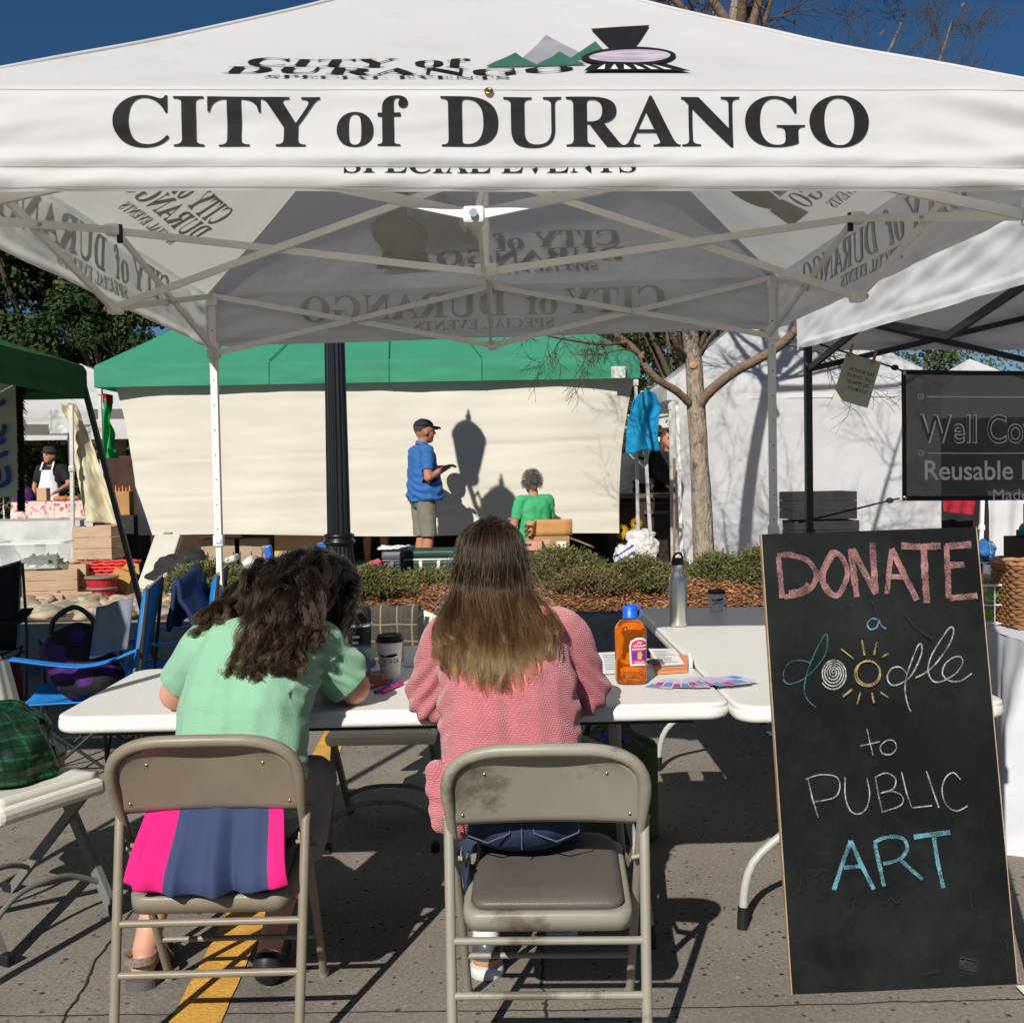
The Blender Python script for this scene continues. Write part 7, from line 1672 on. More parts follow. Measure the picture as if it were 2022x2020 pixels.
# black crates stacked by the tent leg
BC = mat('grey_black_crate', (.024, .026, .025), rough=.6, var=.3, scale=8)
def slat_crate(name, label, c, d, m, rows=3, th=.012, group=None, slots=True, rz=0, base=True):
    t = thing(name, label, 'crate', c, rz, group); w, dp, h = d; b = MB(); g = h / rows
    for i in range(rows):
        z = g * (i + .5); hh = g * (.78 if slots else .96)
        for s in (-1, 1): b.box((0, s * (dp / 2 - th / 2), z), (w, th, hh), bev=.002); b.box((s * (w / 2 - th / 2), 0, z), (th, dp - 2 * th - .002, hh), bev=.002)
    for sx in (-1, 1):
        for sy in (-1, 1): b.box((sx * (w / 2 - th * 1.7), sy * (dp / 2 - th * 1.7), h / 2), (th * 1.3, th * 1.3, h * .98))
    b.build('side', m, t)
    if base: b = MB(); b.box((0, 0, th / 2 + .001), (w - 2 * th - .004, dp - 2 * th - .004, th)); b.build('base', m, t)
    return t
cq = at(1617, 1045, 8.95)
for i in range(4): slat_crate('plastic_crate', ('bottom', 'second', 'third', 'top')[i] + ' grey black crate of the stack behind the chalkboard', (cq.x + .01 * (-1) ** i, 8.95, .31 + .232 * i), (.52, .36, .222), BC, 3, .02, 'stacked black crates', False, rz=.03 * (i - 1))

# ================================================================= hanging shirts, bags and flaps
def sheet(name, label, cat, corners, m, nu=24, nv=30, fold=.02, k=16, solid=.004, seed=0, tagit=True):
    P = corners; b = MB()
    b.grid(lambda u, v: lerp(lerp(P[0], P[1], u), lerp(P[3], P[2], u), v) + V(0, fold * math.sin(u * k + v * 2 + seed) * (.25 + v) + fold * mnoise.noise(V(u * 3, v * 3, seed)), 0), nu, nv); o = b.build(name, m, solid=solid)
    return tag(o, label, cat)
TEE = mat('turquoise_tee', (.006, .24, .46), rough=.9, var=.08, bump=.3, bscale=60)
b = MB()
def tee(u, v):
    l = [(1252, 790), (1240, 840), (1236, 895)]; r = [(1293, 775), (1306, 800), (1300, 830), (1298, 860), (1304, 888)]
    def ip(q, v): k = v * (len(q) - 1); i = min(int(k), len(q) - 2); return lerp(q[i][0], q[i + 1][0], k - i), lerp(q[i][1], q[i + 1][1], k - i)
    a, c = ip(l, v), ip(r, v); x, y = lerp(a[0], c[0], u), lerp(a[1], c[1], u) - 10 * math.sin(u * math.pi) * (1 - v) + 2.5 * math.sin(u * 8) * v
    p = at(x, y, 12.05); p.y += .05 * math.sin(u * 9 + v * 3) + .04 * math.cos(u * math.pi * 2); return p
b.grid(tee, 30, 30); tag(b.build('hanging_shirt', TEE, solid=.01), 'turquoise shirt hanging at the right end of the cream wall', 'shirt')
GRN = mat('kelly_green_cloth', (.01, .33, .09), rough=.9, var=.12, bump=.3, bscale=40)
t = thing('hanging_shirt', 'green shirt with a red collar hanging at the left end of the cream wall', 'shirt', at(212, 785, 12.7))
b = MB(); b.grid(lambda u, v: at(lerp(lerp(203, 200, v), lerp(217, 229, v), u) + 3 * math.sin(v * 14) * u, lerp(788, 905, v), 12.7) + V(0, .05 * math.sin(u * 9 + v * 6), 0), 18, 30); b.build('cloth', GRN, t, world=True, solid=.01)
b = MB(); b.grid(lambda u, v: at(lerp(203, 221, u), lerp(776, 794, v) + 4 * u, 12.66) + V(0, .03 * math.sin(u * 8), 0), 8, 6); b.build('collar', mat('red_cloth', (.30, .01, .02), rough=.9), t, world=True, solid=.01)
CRM = mat('yellow_cream_canvas', (.56, .50, .34), rough=.9, var=.10, scale=3, bump=.4, bscale=6)
def flap(u, v):
    l = [(118, 798), (134, 840), (142, 900), (156, 960), (172, 1030)]; r = [(146, 796), (168, 850), (196, 920), (222, 990), (250, 1040)]
    def ip(q, v): k = v * (len(q) - 1); i = min(int(k), len(q) - 2); return lerp(q[i][0], q[i + 1][0], k - i), lerp(q[i][1], q[i + 1][1], k - i)
    a, c = ip(l, v), ip(r, v); p = at(lerp(a[0], c[0], u), lerp(a[1], c[1], u), 11.95); p.y += .05 * math.sin(u * 7 + v * 4) + .05 * mnoise.noise(V(u * 4, v * 8, 2)) + .02 * mnoise.noise(V(u * 12, v * 14, 5)); return p
b = MB(); b.grid(flap, 30, 60); tag(b.build('canvas_flap', CRM, solid=.006), 'twisted cream canvas flap hanging left of the leaning dark tent leg', 'canvas flap')
for x0, y0, x1, y1, Y, lb, m in ((141, 800, 144, 1100, 11.8, 'whitish pole in front of the twisted cream flap', POLE), (1336, 790, 1346, 1108, 12.2, 'white pole just left of the bare trunk', FRAME), (1268, 772, 1284, 1058, 12.3, 'scuffed white pole beside the turquoise shirt', POLE), (1940, 985, 1936, 1120, 12.5, 'white pole below the dark banner', FRAME)):
    a, c = at(x0, y0, Y), at(x1, y1, Y - .05); b = MB(); b.tube([a, c], .022, flat=(.036, .036)); bb = b.build('tent_pole', m); tag(bb, lb, 'pole')
    b = MB(); mid_ = lerp(a, c, .42); b.box(mid_, (.06, .06, .06), bev=.008); b.build('sleeve', m, bb)
t = thing('push_broom', 'brown broom handle standing left of the bare trunk', 'broom', at(1331, 1112, 11.4)); b = MB(); b.tube([at(1331, 905, 11.5), at(1332, 1000, 11.45), at(1331, 1110, 11.4)], .013, 8); b.build('handle', mat('broom_wood', (.24, .14, .08), rough=.7), t, world=True); b = MB(); b.box(at(1331, 1117, 11.4), (.30, .08, .09), bev=.01); b.build('brush', DW_, t, world=True)
sheet('red_cloth', 'dark red cloth hanging under the banner', 'cloth', [at(1862, 975, 13.8), at(1926, 975, 13.8), at(1926, 1018, 13.8), at(1862, 1010, 13.8)], mat('crimson_cloth', (.30, .012, .03), rough=.9), seed=2)
sheet('white_drape', 'white drape right of the white pole under the banner', 'drape', [at(1950, 970, 12.9), at(2060, 970, 12.9), at(2060, 1150, 12.9), at(1958, 1140, 12.9)], WHITE, fold=.04, seed=5)
sheet('shade_sheet', 'dark sheet added for the dark gap behind the red cloth under the banner', 'drape', [at(1856, 960, 14.3), at(1952, 960, 14.3), at(1952, 1160, 14.3), at(1856, 1160, 14.3)], BLKC, seed=7)  # added sheet whose black colour stands for the shaded gap
# sign board with blue script, far left
sg = [at(-70, 752, 6.12), at(30, 757, 6.12), at(38, 980, 6.12), at(-70, 985, 6.12)]
t = thing('stall_sign', 'grey white board with blue script letters cut off by the left edge', 'sign', sg[3])
b = MB(); b.add([p + V(0, o, 0) for o in (0, .012) for p in sg], [(3, 2, 1, 0), (4, 5, 6, 7), (0, 1, 5, 4), (1, 2, 6, 5), (2, 3, 7, 6), (3, 0, 4, 7)]); b.build('board', mat('grey_white_board', (.42, .43, .42), rough=.7), t, world=True)
b = MB()
for pts in ([(-30, 868), (-5, 862), (6, 855), (9, 838)], [(-30, 800), (0, 798), (8, 790)], [(-20, 880), (4, 872), (8, 866)], [(-30, 905), (-8, 902), (10, 896), (12, 890)], [(-6, 905), (-2, 925), (0, 945), (-12, 960)], [(-20, 962), (4, 958), (16, 950), (16, 932), (12, 920)]):
    P, _ = smooth_path([at(x, y, 6.10) for x, y in pts], [1] * len(pts), 5); b.tube(P, .010, flat=(.004, .024))
b.build('lettering', mat('blue_paint', (.015, .06, .24), rough=.7), t, world=True)
b = MB(); rg = random.Random(2)
b.tube([at(35, 745, 6.14), at(40, 870, 6.14), at(42, 1010, 6.14)], .03, flat=(.035, .02))
for i in range(240):
    y = rg.uniform(750, 1000); p = at(38 + rg.uniform(-3, 3), y, 6.12); e = p + V(rg.uniform(.0, .05), rg.uniform(-.02, .02), -rg.uniform(.02, .07)); w = V(.004, .004, 0); b.add([p - w, p + w, e], [(0, 1, 2)])
b.build('fringe', BLKC, t, world=True)
bg_ = at(117, 832, 12.4); b = MB(); b.grid(lambda u, v: V((u - .5) * .24 * (1 - .15 * abs(v - .5)), .06 * math.sin(u * 3.14) + .02 * mnoise.noise(V(u * 6, v * 6, 0)), (.5 - v) * .28), 14, 14); o = b.build('plastic_bag', mat('thin_white_plastic', (.70, .72, .70), rough=.4, trans=.4), solid=.003); o.location = bg_; tag(o, 'thin white plastic bag hanging near the cream flap', 'plastic bag')
# ================================================================= goods behind the planter
PINE = mat('pale_crate_wood', (.46, .32, .21), rough=.85, var=.14, scale=5, aniso=(1, 1, 4), col2=(.36, .24, .15), split=.6, soft=.1); CARD = mat('brown_cardboard', (.36, .215, .105), rough=.85, var=.08, scale=6); CARD2 = mat('tan_cardboard', (.46, .31, .18), rough=.85, var=.08)
def g(px_, py, Y=None, z=.252):
    """ground contact on the sidewalk"""
    if Y is None: p = onz(px_, py, z); return V(p.x, p.y, z)
    p = at(px_, py, Y); return V(p.x, Y, z)
def crate(label, x, w, h, d, Y, z=.252, rz=0, m=PINE, rows=3, grp='pale wooden crates on the sidewalk'): return slat_crate('wooden_crate', label, (at(x, 1150, Y).x, Y, z), (w, d, h), m, rows, .012, grp, slots=False, rz=rz)
crate('pale wooden crate under the clear plastic tub', 92, .62, .30, .40, 10.9, rz=.25)
crate('pale wooden crate at the left edge, beside the clear tub', 5, .50, .24, .36, 10.8, rz=-.1)
crate('tan wooden crate between the clear tub and the red basket', 150, .30, .34, .36, 11.1, rz=.1)
crate('low pale flat lying left of the red bushel basket', 152, .36, .10, .36, 10.75, rz=.2, rows=1); crate('low pale flat under the nearest crate', 62, .60, .08, .38, 10.62, rz=.25, rows=1)
crate('lower crate of the pale stack behind the red basket', 196, .40, .33, .36, 11.75, rz=.05); crate('upper crate of the pale stack behind the red basket', 198, .42, .35, .36, 11.75, .252 + .335, rz=-.05)
CLR = mat('cloudy_plastic', (.72, .75, .76), rough=.35, var=.05, alpha=.42)
def tub(name, label, c, w, d, h, m, rz=0, cat='plastic tub'):
    t = thing(name, label, cat, c, rz); r = [[V(x, y, z) for x, y in rrect(w / 2 * k, d / 2 * k, .05)] for k, z in ((.86, .0), (.88, .01), (1, h), (1.05, h), (1.05, h - .03))]
    loft(r, m, 'tub', t, True, False); return t
tb = tub('storage_tub', 'clear plastic tub with greens inside on the pale crate', (at(72, 1110, 10.95).x, 10.95, .56), .62, .42, .27, CLR, .12)
b = MB(); rg = random.Random(3)
for i in range(220):
    p = V(rg.uniform(-.05, .24), rg.uniform(-.15, .15), rg.uniform(.02, .10)); a = V(rg.uniform(-1, 1), rg.uniform(-1, 1), rg.uniform(-.3, 1)).normalized() * .06; s = a.orthogonal().normalized() * .02; b.m = rg.choice((0, 1)); b.add([p, p + a * .5 + s, p + a, p + a * .5 - s], [(0, 1, 2, 3)])
o = b.build('leafy_greens', [mat('salad_green', (.09, .26, .03), rough=.7, trans=.3), mat('salad_dark', (.04, .13, .02), rough=.7, trans=.3)]); o.location = (at(72, 1110, 10.95).x, 10.95, .565); tag(o, 'bunch of green leaves inside the clear tub', 'leafy greens'); o['kind'] = 'stuff'
b = MB(); b.box((.10, -.197, .20), (.10, .002, .11), bev=.0005); b.build('sticker', PAPER, tb)
# counter with a grey sheet
t = thing('sheet_covered_table', 'trestle table under a grey plastic sheet behind the clear tub', 'table', (at(60, 1100, 12.3).x, 12.3, .252))
GSH = mat('grey_plastic_sheet', (.44, .45, .44), rough=.45, var=.2, scale=3, bump=.5, bscale=6)
b = MB(); b.grid(lambda u, v: V((u - .5) * 1.7 + .02 * math.sin(v * 9), -.4 - .05 * v - .04 * math.sin(u * 26) * v, .74 - .6 * v), 60, 12); b.grid(lambda u, v: V((u - .5) * 1.7, -.4 + .8 * v, .74 + .01 * mnoise.noise(V(u * 6, v * 6, 0))), 30, 12); b.build('sheet', GSH, t)
for sx in (-.75, .75):
    b = MB(); b.box((sx, 0, .36), (.05, .6, .72)); b.build('leg', DW_, t)
# floral counter and what stands on it
fx = at(112, 1000, 14.6).x
t = thing('floral_counter', 'stall counter under a red and white floral cloth before the cook', 'table', (fx, 14.8, .252))
FLO = mat('floral_cloth', (.62, .50, .46), rough=.9, var=.1, scale=30, col2=(.42, .06, .08), split=.52, soft=.06); RED2 = mat('dark_red_cloth', (.16, .012, .015), rough=.9)
b = MB(); b.grid(lambda u, v: V((u - .5) * 1.0, -.42 - .02 * math.sin(u * 20) * v - .06 * v, .90 - .26 * v), 40, 8); b.grid(lambda u, v: V((u - .5) * 1.0, -.42 + .84 * v, .90), 10, 6); b.build('tablecloth', FLO, t)
b = MB(); b.box((0, 0, .30), (.94, .74, .58)); b.build('skirt', RED2, t); b = MB(); b.box((0, 0, .74), (.96, .78, .29)); b.build('frame', RED2, t)
b = MB(); b.box((at(78, 968, 14.5).x, 14.62, 1.16 + .085), (.13, .13, .17), bev=.004); tag(b.build('paper_bag', CARD2), 'small tan paper bag on the floral counter', 'paper bag')
for i, x in enumerate((118, 130, 142, 150)):
    b = MB(); b.ell((at(x, 980, 14.6).x, 14.55, 1.155 + .032), (.07, .05, .035), Matrix.Rotation(i, 3, 'Z'), 12, 8); tag(b.build('bread_loaf', mat('orange_bread', (.45, .17, .06), rough=.7, var=.2, scale=20)), 'orange brown loaf on the right end of the floral counter', 'bread', 'loaves on the floral counter')
blo = blob('purple_sack', [('e', V(at(48, 950, 15.6).x, 15.6, 1.15), (.16, .12, .2)), ('c', V(at(48, 990, 15.6).x, 15.6, .95), .15, V(at(48, 1090, 15.6).x, 15.6, .36), .15)], .03, PURP, None, 4, disp=lambda co, nr: .02 * npnoise(co, (6, 6, 6), 3)); tag(blo, 'purple sack standing left of the cook', 'sack')
blo = blob('dark_sack', [('e', V(at(125, 1025, 13.9).x, 13.9, .80), (.22, .15, .16)), ('e', V(at(125, 1060, 13.9).x, 13.9, .50), (.26, .18, .27))], .03, mat('plum_cloth', (.06, .018, .045), rough=.9, var=.4), None, 4, disp=lambda co, nr: .03 * npnoise(co, (6, 6, 6), 8)); tag(blo, 'dark plum sack slumped below the floral counter', 'sack')
# paper bag with orange carrots behind the flap
t = thing('produce_bag', 'brown paper bag with orange tops in the gap left of the cream wall', 'paper bag', (at(240, 985, 13.2).x, 13.2, 1.0)); bag_ = [[V(x, y, z) for x, y in rrect(.12, .08, .01, 2)] for z in (0, .28)]; loft(bag_, mat('kraft_paper', (.40, .22, .09), rough=.85, var=.1), 'bag', t, True, False)
b = MB()
for i in range(6): b.tube([V(-.10 + .04 * i, 0, .2), V(-.11 + .042 * i, 0, .33 + .02 * (i % 2))], [.018, .006], 8)
b.build('carrot', mat('carrot_orange', (.62, .20, .05), rough=.6), t)
b = MB(); b.box((at(240, 1040, 13.2).x, 13.25, .62), (.5, .5, .75), bev=.01); tag(b.build('dark_stand', mat('dark_grey_cloth', (.03, .03, .03), rough=.9)), 'dark cloth covered stand under the brown paper bag', 'stand')
# red wicker tray and bushel basket
REDP = mat('red_woven_plastic', (.60, .022, .015), rough=.45, var=.15, scale=30); BUSH = mat('red_stained_slat', (.40, .018, .025), rough=.7, var=.2, scale=10, aniso=(6, 6, .5)); HOOP = mat('grey_wood_hoop', (.22, .17, .12), rough=.8)
t = thing('woven_basket', 'bright red woven basket behind the red bushel basket', 'basket', (at(212, 1130, 11.25).x, 11.25, .252 + .10))
for i in range(7):
    b = MB(); z = .02 + i * .034; pts = [V(math.cos(a) * k * (.235 + .01 * i) + .008 * math.sin(q * 4.5 + i * 3.14), math.sin(a) * k * (.15 + .01 * i), z + .006 * math.sin(q * 4.5 + i * 3.14)) for q, a, k in [(j, 6.2832 * j / 64, (abs(math.cos(6.2832 * j / 64)) ** 5 + abs(math.sin(6.2832 * j / 64)) ** 5) ** -.2) for j in range(65)]]; b.tube(pts, .0145, 6, caps=False); b.build('woven_row', REDP, t)
b = MB(); b.box((0, 0, .01), (.44, .28, .012)); b.build('base', REDP, t); b = MB(); b.box((at(212, 1150, 11.25).x, 11.25, .252 + .049), (.44, .3, .097)); tag(b.build('wooden_box', PINE), 'pale box under the red woven basket', 'box')
t = thing('bushel_basket', 'red bushel basket with grey hoops at the edge of the stones', 'basket', (at(202, 1182, 10.72).x, 10.72, .252)); b = MB(); b.lathe([(.115, 0), (.118, .01), (.15, .235)], n=72, flute=18, fl=.02); b.build('slats', BUSH, t)
for z, r in ((.225, .153), (.12, .139)):
    b = MB(); b.lathe([(r, z - .011), (r + .006, z - .011), (r + .006, z + .011), (r, z + .011)], n=40); b.build('hoop', HOOP, t)
t = thing('gift_box', 'ochre handled box leaning behind the red bushel basket', 'box', (at(243, 1150, 11.0).x, 11.0, .252)); OCH = mat('ochre_card', (.46, .25, .065), rough=.7, var=.1); Mr = Matrix.Rotation(R(20), 3, 'Y')
b = MB(); b.box((0, 0, .17), (.19, .14, .20), Mr, bev=.003); b.build('box', OCH, t); b = MB(); b.prism([(-.095, 0), (.095, 0), (.05, .09), (-.05, .09)], .02, (.09, -.01, .255), Mr @ V(1, 0, 0), Mr @ V(0, 0, 1)); b.build('handle', OCH, t); b = MB(); b.ell((.115, -.034, .305), (.025, .003, .012), Mr, 12, 6); b.build('hand_hole', BLK, t)
# folded white table leaning, panels, jacket heap
WP = mat('off_white_plastic', (.55, .53, .45), rough=.5, var=.05)
pa, pb, pc, pd = at(268, 1160, 10.75), at(320, 1165, 10.6), at(356, 1052, 11.3), at(305, 1056, 11.4)
t = thing('folded_table', 'off-white folded plastic table leaning on its edge left of the tent leg', 'folding table', pa); n = (pb - pa).cross(pd - pa).normalized() * .06
if n.y < 0: n = -n
for k, nm in ((0, 'half'), (1, 'half')):
    q = n * (k * .52); b = MB(); b.add([p + q + o for o in (V(0, 0, 0), n * .48) for p in (pa, pb, pc, pd)], [(0, 1, 2, 3), (7, 6, 5, 4), (0, 4, 5, 1), (1, 5, 6, 2), (2, 6, 7, 3), (3, 7, 4, 0)]); o = b.build(nm, WP, t, world=True); md = o.modifiers.new('round', 'BEVEL'); md.width = .015; md.segments = 3
b = MB(); b.box(lerp(pc, pd, .5) + V(0, .03, .005), (.09, .04, .02), bev=.008); b.build('handle', RLEG, t, world=True)
def bx(name, label, px_, Y, d, m, z=.252, rz=0, ry=0, cat='box', bev=.004, grp=None):
    b = MB(); b.box((0, 0, d[2] / 2), d, None, bev=bev); o = b.build(name, m); o.location = (at(px_, 1150, Y).x, Y, z); o.rotation_euler = (0, ry, rz); return tag(o, label, cat, grp)
def carton(name, label, px_, Y, d, m, z=.252, rz=0, slots=0, flaps=False, grp=None):
    t = thing(name, label, 'box', (at(px_, 1150, Y).x, Y, z), rz, grp); b = MB(); w, dp, h = d; b.box((0, 0, h / 2), d, None, bev=.003); b.build('box', m, t)
    if slots:
        b = MB()
        for i in range(slots): b.box(((i + .5) / slots * w - w / 2, -dp / 2 - .001, h * .5), (.012, .004, h * .35))
        b.build('slot', DW_, t)
    if flaps:
        for s in (-1, 1): b = MB(); b.grid(lambda u, v: V((u - .5) * w, s * (dp / 2 + .10 * v), h + .02 * v + .015 * v * u), 4, 4); b.build('flap', m, t, solid=.004)
    return t
carton('cardboard_box', 'cardboard box under the dark jacket left of the tent leg', 372, 11.3, (.34, .34, .38), CARD2)
blo = blob('dark_jacket', [('e', V(at(350, 1120, 11.0).x, 10.98, .52), (.24, .18, .14)), ('e', V(at(378, 1105, 11.0).x, 11.05, .62), (.13, .14, .10)), ('e', V(at(330, 1140, 11.0).x, 10.9, .38), (.22, .16, .14))], .02, mat('charcoal_cloth', (.022, .022, .024), rough=.9, var=.3), None, 2, disp=lambda co, nr: .035 * npnoise(co, (9, 9, 9), 3)); tag(blo, 'charcoal jacket heaped on a cardboard box by the tent leg', 'jacket')
bx('foam_board', 'white foam panel lying slanted across the boxes behind the tent leg', 405, 10.75, (.70, .30, .06), WP, z=.50, rz=.1, ry=R(-20), cat='panel', bev=.02)
carton('cardboard_box', 'low tan box under the white foam panel', 388, 10.7, (.32, .3, .20), CARD2); carton('cardboard_box', 'white carton at the left foot of the juniper', 362, 10.65, (.16, .2, .14), CUPW)
bx('grey_bin', 'dark grey bin behind the tent leg', 443, 11.0, (.22, .25, .34), RLEG, cat='bin', bev=.02)
for i, (x, w) in enumerate(((445, .46), (505, .40))): carton('produce_box', ('left' if i == 0 else 'right') + ' cream produce box under the hem of the cream wall', x, 12.95, (w * .97, .36, .46), mat('cream_box', (.33, .25, .17), rough=.85, var=.1), slots=3, grp='cream produce boxes')
bx('draped_table', 'tan cloth covered bench under the cream wall beside the lamp post', 605, 13.1, (.66, .5, .50), CARD2, cat='bench', rz=.05, z=.30, bev=.02)
t = thing('splint_basket', 'orange brown splint basket behind the left junipers', 'basket', (at(480, 1125, 10.9).x, 10.9, .252)); b = MB(); b.lathe([(.10, 0), (.13, .26), (.135, .27)], n=48, flute=12, fl=.02); b.build('slats', mat('orange_splint', (.52, .25, .09), rough=.75, var=.25, scale=12), t); b = MB(); b.lathe([(.133, .245), (.142, .245), (.142, .275), (.133, .275)], n=40); b.build('hoop', mat('orange_splint', (1, 1, 1)), t)
tb2 = tub('plastic_container', 'cloudy white plastic container tipped beside the splint basket', (at(505, 1110, 10.75).x, 10.75, .40), .26, .2, .22, mat('milky_plastic', (.62, .64, .66), rough=.4, alpha=.75)); tb2.rotation_euler = (.2, -.7, .2)
t = thing('blue_level', 'bright blue tool case standing on end behind the curly haired woman', 'case', (at(536, 1108, 10.85).x, 10.85, .252)); b = MB(); b.box((0, 0, .25), (.07, .09, .50), Matrix.Rotation(R(-8), 3, 'Y'), bev=.015); b.build('case', mat('tool_blue', (.015, .13, .55), rough=.4), t); b = MB(); b.box((-.065, -.01, .46), (.05, .07, .07), Matrix.Rotation(R(-8), 3, 'Y'), bev=.012); b.build('end_cap', RLEG, t)
tub('grey_tub', 'grey tub half behind the lamp post foot', (at(640, 1110, 11.3).x, 11.3, .252), .4, .34, .36, mat('grey_plastic', (.25, .27, .25), rough=.5), cat='plastic tub')
bx('blue_lid_box', 'bright blue box lid peeking out behind the lamp post', 641, 11.6, (.12, .1, .06), mat('tool_blue', (1, 1, 1)), z=.66, cat='lid'); bx('crate_stand', 'dark crate under the bright blue lid', 641, 11.62, (.3, .3, .40), DW_, cat='crate')
# red crate with round holes
t = thing('plastic_crate', 'crimson plastic crate with round holes tipped beside the lamp post', 'crate', (at(735, 1135, 10.75).x, 10.75, .27), R(12)); CRIM = mat('crimson_plastic', (.50, .006, .055), rough=.4)
b = MB(); b.box((0, 0, .14), (.34, .26, .27), bev=.02); cr_ = b.build('box', CRIM, t); t.rotation_euler = (0, R(-20), R(12))
b = MB()
for i in range(3):
    for j in range(2): b.lathe([(.026, 0), (.026, .003), (0, .0035)], (-.10 + .10 * i, -.131, .08 + .10 * j), 16, axis=Matrix.Rotation(R(90), 3, 'X'))
for j in range(2):
    for i in range(2): b.lathe([(.026, 0), (.026, .003), (0, .0035)], (.171, -.06 + .12 * i, .08 + .10 * j), 16, axis=Matrix.Rotation(R(90), 3, 'Y'))
b.build('hole', mat('crate_hole', (.10, .004, .015), rough=.9), cr_)
b = MB(); b.box((0, 0, .27), (.37, .29, .03), bev=.01); b.build('rim', CRIM, cr_)
def cooler(label, px_, Y, w, d, h, m, lidm, trim, z=.252, rz=0):
    t = thing('cooler', label, 'cooler', (at(px_, 1150, Y).x, Y, z), rz, 'coolers behind the planter'); b = MB(); b.box((0, 0, h * .39), (w, d, h * .76), bev=.03); b.build('body', m, t); b = MB(); b.box((0, 0, h * .89), (w * 1.03, d * 1.03, h * .2), bev=.03); b.build('lid', lidm, t)
    b = MB(); b.box((0, -d / 2 - .002, h * .775), (w * .98, .012, .018), bev=.003); b.build('trim', trim, t)
    for s in (-1, 1): b = MB(); P, _ = smooth_path([V(s * w * .17, -d / 2 - .004, h * .74), V(s * w * .17, -d / 2 - .018, h * .68), V(s * w * .17, -d / 2 - .018, h * .56), V(s * w * .24, -d / 2 - .012, h * .46)], [1] * 4, 4); b.tube(P, .01, flat=(.03, .012)); b.build('latch', trim, t)
    return t
DG_ = mat('dark_green_plastic', (.010, .045, .035), rough=.45, var=.15, bump=.3, bscale=120); CT = mat('cream_trim', (.56, .52, .42), rough=.5)
cooler('dark green cooler with cream latches in front of the man in the blue polo', 852, 10.62, .50, .36, .42, DG_, DG_, CT, z=.29)
cooler('navy cooler with a white lid left of the green one', 789, 10.75, .30, .32, .40, mat('navy_plastic', (.008, .012, .03), rough=.5), mat('grey_lid', (.12, .12, .14), rough=.5), mat('grey_lid', (1, 1, 1)), z=.29)
b = MB(); b.grid(lambda u, v: V((u - .5) * .34, (v - .5) * .34, .012 + .022 * mnoise.noise(V(u * 7, v * 7, 1))), 16, 16); o = b.build('white_towel', WHC_, solid=.01); o.location = (at(785, 1150, 10.75).x, 10.75, .29 + .412); tag(o, 'white towel spread over the navy cooler lid', 'towel')
# cardboard boxes in front of the seated woman
carton('cardboard_box', 'large brown cardboard box with a white label behind the wide juniper', 1085, 10.85, (.40, .34, .30), CARD, flaps=False, rz=-.03, z=.50)
bx('dark_crate', 'dark crate under the large cardboard box', 1085, 10.86, (.38, .32, .246), DW_, z=.252, cat='crate')
bt = [o for o in COL.objects if o.get('label', '').startswith('large brown cardboard')][0]
b = MB(); b.box((.12, -.172, .22), (.09, .002, .06)); b.build('label', PAPER, bt); b = MB(); b.ell((-.03, -.171, .17), (.045, .003, .018), None, 14, 6); b.build('hand_hole', BLK, bt); b = MB(); b.box((-.03, -.173, .245), (.08, .004, .05)); b.build('flap', CARD2, bt)
b = MB(); b.grid(lambda u, v: V(.20 + .24 * u, -.16 + .30 * v, .28 - .10 * u), 4, 4); b.build('flap', CARD, bt, solid=.004)
t = thing('open_carton', 'opened orange brown carton lying on the large cardboard box', 'box', (at(1085, 1060, 10.85).x, 10.85, .804)); ORC = mat('orange_cardboard', (.46, .24, .085), rough=.85, var=.08)
b = MB(); b.grid(lambda u, v: V(-.14 + .36 * u, -.13, .004 + .155 * v), 4, 4); b.grid(lambda u, v: V(-.24 + .10 * u + .01 * v, -.13 - .09 * math.sin(u * 3.1), .02 + .13 * v - .03 * (1 - u)), 8, 4); b.grid(lambda u, v: V(-.22 + .44 * u, -.13 + .27 * v, .004), 4, 4); b.grid(lambda u, v: V(-.22 + .44 * u, .14, .004 + .13 * v), 4, 4); b.build('side', ORC, t, solid=.006)
b = MB(); b.box((-.21, -.225, .10), (.08, .006, .02)); b.box((-.22, -.225, .05), (.07, .006, .018)); b.build('slot', DW_, t)
t = thing('pink_crate', 'small pinkish wooden crate with a handle slot left of the cardboard box', 'crate', (at(1046, 1085, 10.72).x, 10.68, .252 + .42), R(-8)); b = MB(); b.box((0, 0, .045), (.26, .2, .09), bev=.003); b.build('box', mat('pink_wood', (.50, .25, .18), rough=.8, var=.15), t); b = MB(); b.box((-.02, -.101, .055), (.10, .004, .02), bev=.001); b.build('handle_slot', DW_, t)
bx('dark_tray', 'dark box under the pinkish crate', 1046, 10.70, (.24, .20, .418), DW_, z=.252, rz=R(-8))
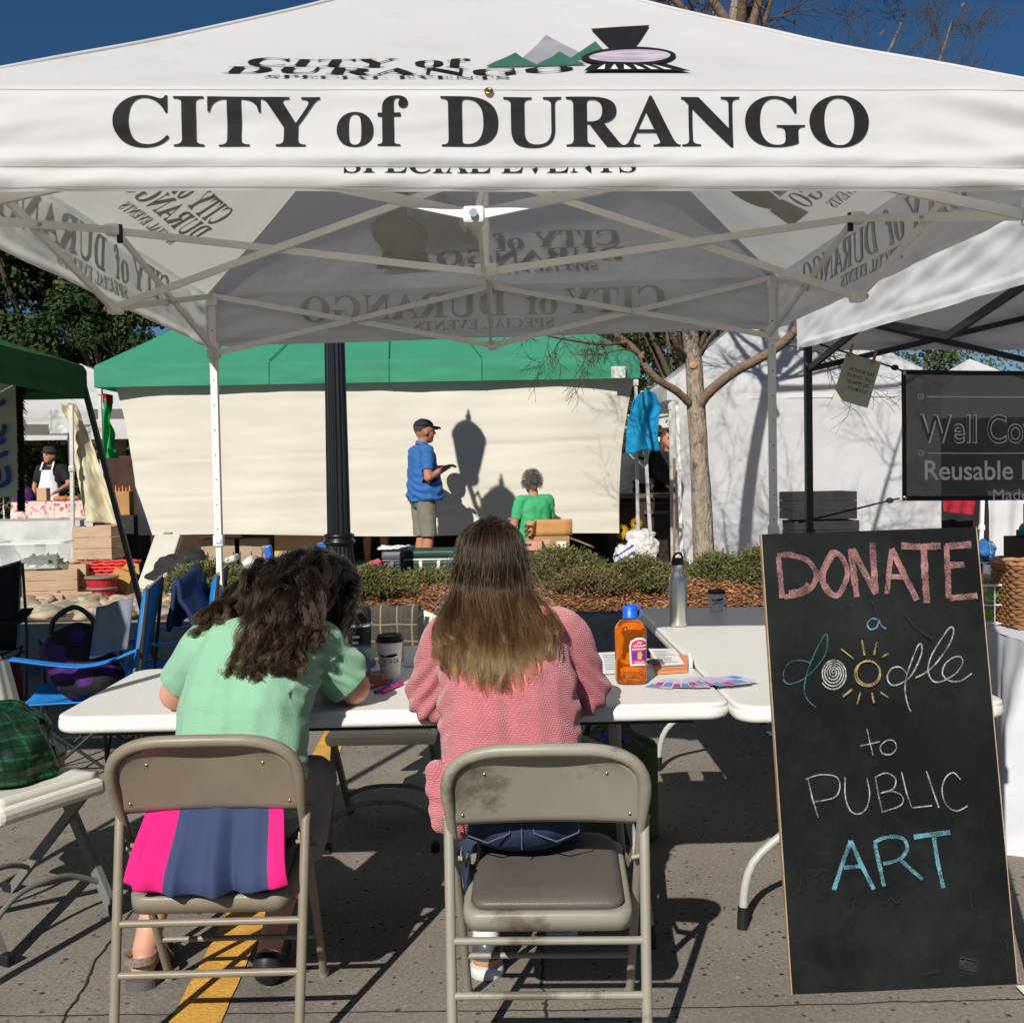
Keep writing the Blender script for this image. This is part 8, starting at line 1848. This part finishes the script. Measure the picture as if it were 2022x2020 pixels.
# white plastic sack
SACK = mat('white_sack_plastic', (.70, .69, .66), rough=.4, var=.06, trans=.2)
sx_ = at(1255, 1100, 10.7)
t = thing('plastic_sack', 'bulging white plastic sack with blue stripes behind the planter', 'sack', (sx_.x, 10.7, .27))
blob('sack_body', [('e', V(sx_.x, 10.7, .50), (.21, .17, .24)), ('e', V(sx_.x - .08, 10.68, .58), (.14, .12, .13)), ('e', V(sx_.x + .08, 10.72, .66), (.15, .11, .14)), ('e', V(sx_.x + .02, 10.72, .78), (.11, .08, .07)), ('e', V(sx_.x + .10, 10.72, .80), (.10, .07, .05)), ('e', V(sx_.x + .06, 10.70, .72), (.12, .09, .10))], .012, [SACK, mat('blue_stripe', (.03, .05, .30), rough=.5)], t, 1, disp=lambda co, nr: .026 * npnoise(co, (13, 13, 13), 4) + .012 * npnoise(co, (34, 34, 34), 6),
    matfn=lambda pc: (((np.abs((pc[:, 0] - sx_.x) * .62 - (pc[:, 2] - .70) + .15 - .13) < .010) | (np.abs((pc[:, 0] - sx_.x) * .62 - (pc[:, 2] - .70) + .15 - .19) < .012)) & (pc[:, 0] < sx_.x - .02) & (pc[:, 1] < 10.7)).astype(int))
# dark counter, bucket and flowers in the gap by the trunk
t = thing('dark_counter', 'dark wooden counter in the gap between cream wall and bare trunk', 'counter', (at(1275, 1000, 13.6).x, 13.7, .252)); b = MB(); b.box((0, 0, .40), (.95, .5, .78)); b.build('front', mat('dark_counter_wood', (.035, .022, .016), rough=.8, var=.3), t); b = MB(); b.box((0, -.02, .86), (1.0, .58, .05), bev=.005); b.box((.2, -.02, .66), (.5, .57, .04)); b.build('top', mat('counter_top', (.12, .09, .065), rough=.7, var=.2), t)
t = thing('flower_bunch', 'yellow sunflowers in a dark bucket low in the gap right of the cream wall', 'flowers', (at(1240, 1080, 12.9).x, 12.9, .252)); b = MB(); b.lathe([(.11, 0), (.15, .34)], n=24); b.build('bucket', BLK, t); b = MB(); rg = random.Random(4)
for i in range(7):
    c = V(rg.uniform(-.12, .12), rg.uniform(-.1, .05), .46 + rg.uniform(-.06, .14))
    b.m = 0
    for j in range(14): a = j / 14 * 6.283; d = V(math.cos(a), -.3, math.sin(a)); s = V(-math.sin(a), 0, math.cos(a)) * .014; b.add([c + d * .02 - s, c + d * .075, c + d * .02 + s], [(0, 1, 2)])
    b.m = 1; b.ell(c, (.025, .012, .025), None, 10, 6); b.m = 2; b.tube([c, V(c.x * .5, 0, .2)], .006, 5)
b.build('flower', [mat('sunflower_yellow', (.55, .30, .01), rough=.8, trans=.2), mat('sunflower_brown', (.05, .025, .01), rough=.9), mat('stem_green', (.05, .10, .02), rough=.8)], t)
tub('wash_tub', 'pale grey green tub at the right end of the planter juniper', (at(1295, 1110, 10.9).x, 10.9, .252), .34, .3, .16, mat('sage_plastic', (.30, .34, .28), rough=.5))
bx('green_board', 'dark green board with white edge seen far off in the gap', 1296, 19.5, (.9, .06, .55), mat('board_green', (.015, .05, .035), rough=.7), z=1.35, cat='board'); 
for z in (1.30, 1.92): bx('white_rail', ('upper' if z > 1.5 else 'lower') + ' white rail of the dark green board in the gap', 1296, 19.4, (.9, .05, .08), WH, z=z, cat='rail', bev=.002)

sheet('shade_sheet', 'dark brown sheet added for the shade inside the long green tent, seen under the cream wall', 'drape', [at(200, 900, 15.3), at(1230, 900, 15.3), at(1230, 1140, 15.3), at(200, 1140, 15.3)], mat('dark_brown_shade', (.05, .025, .018), rough=.95, var=.3), seed=9, fold=.05)  # added sheet, its brown colour stands for the shade under the tent
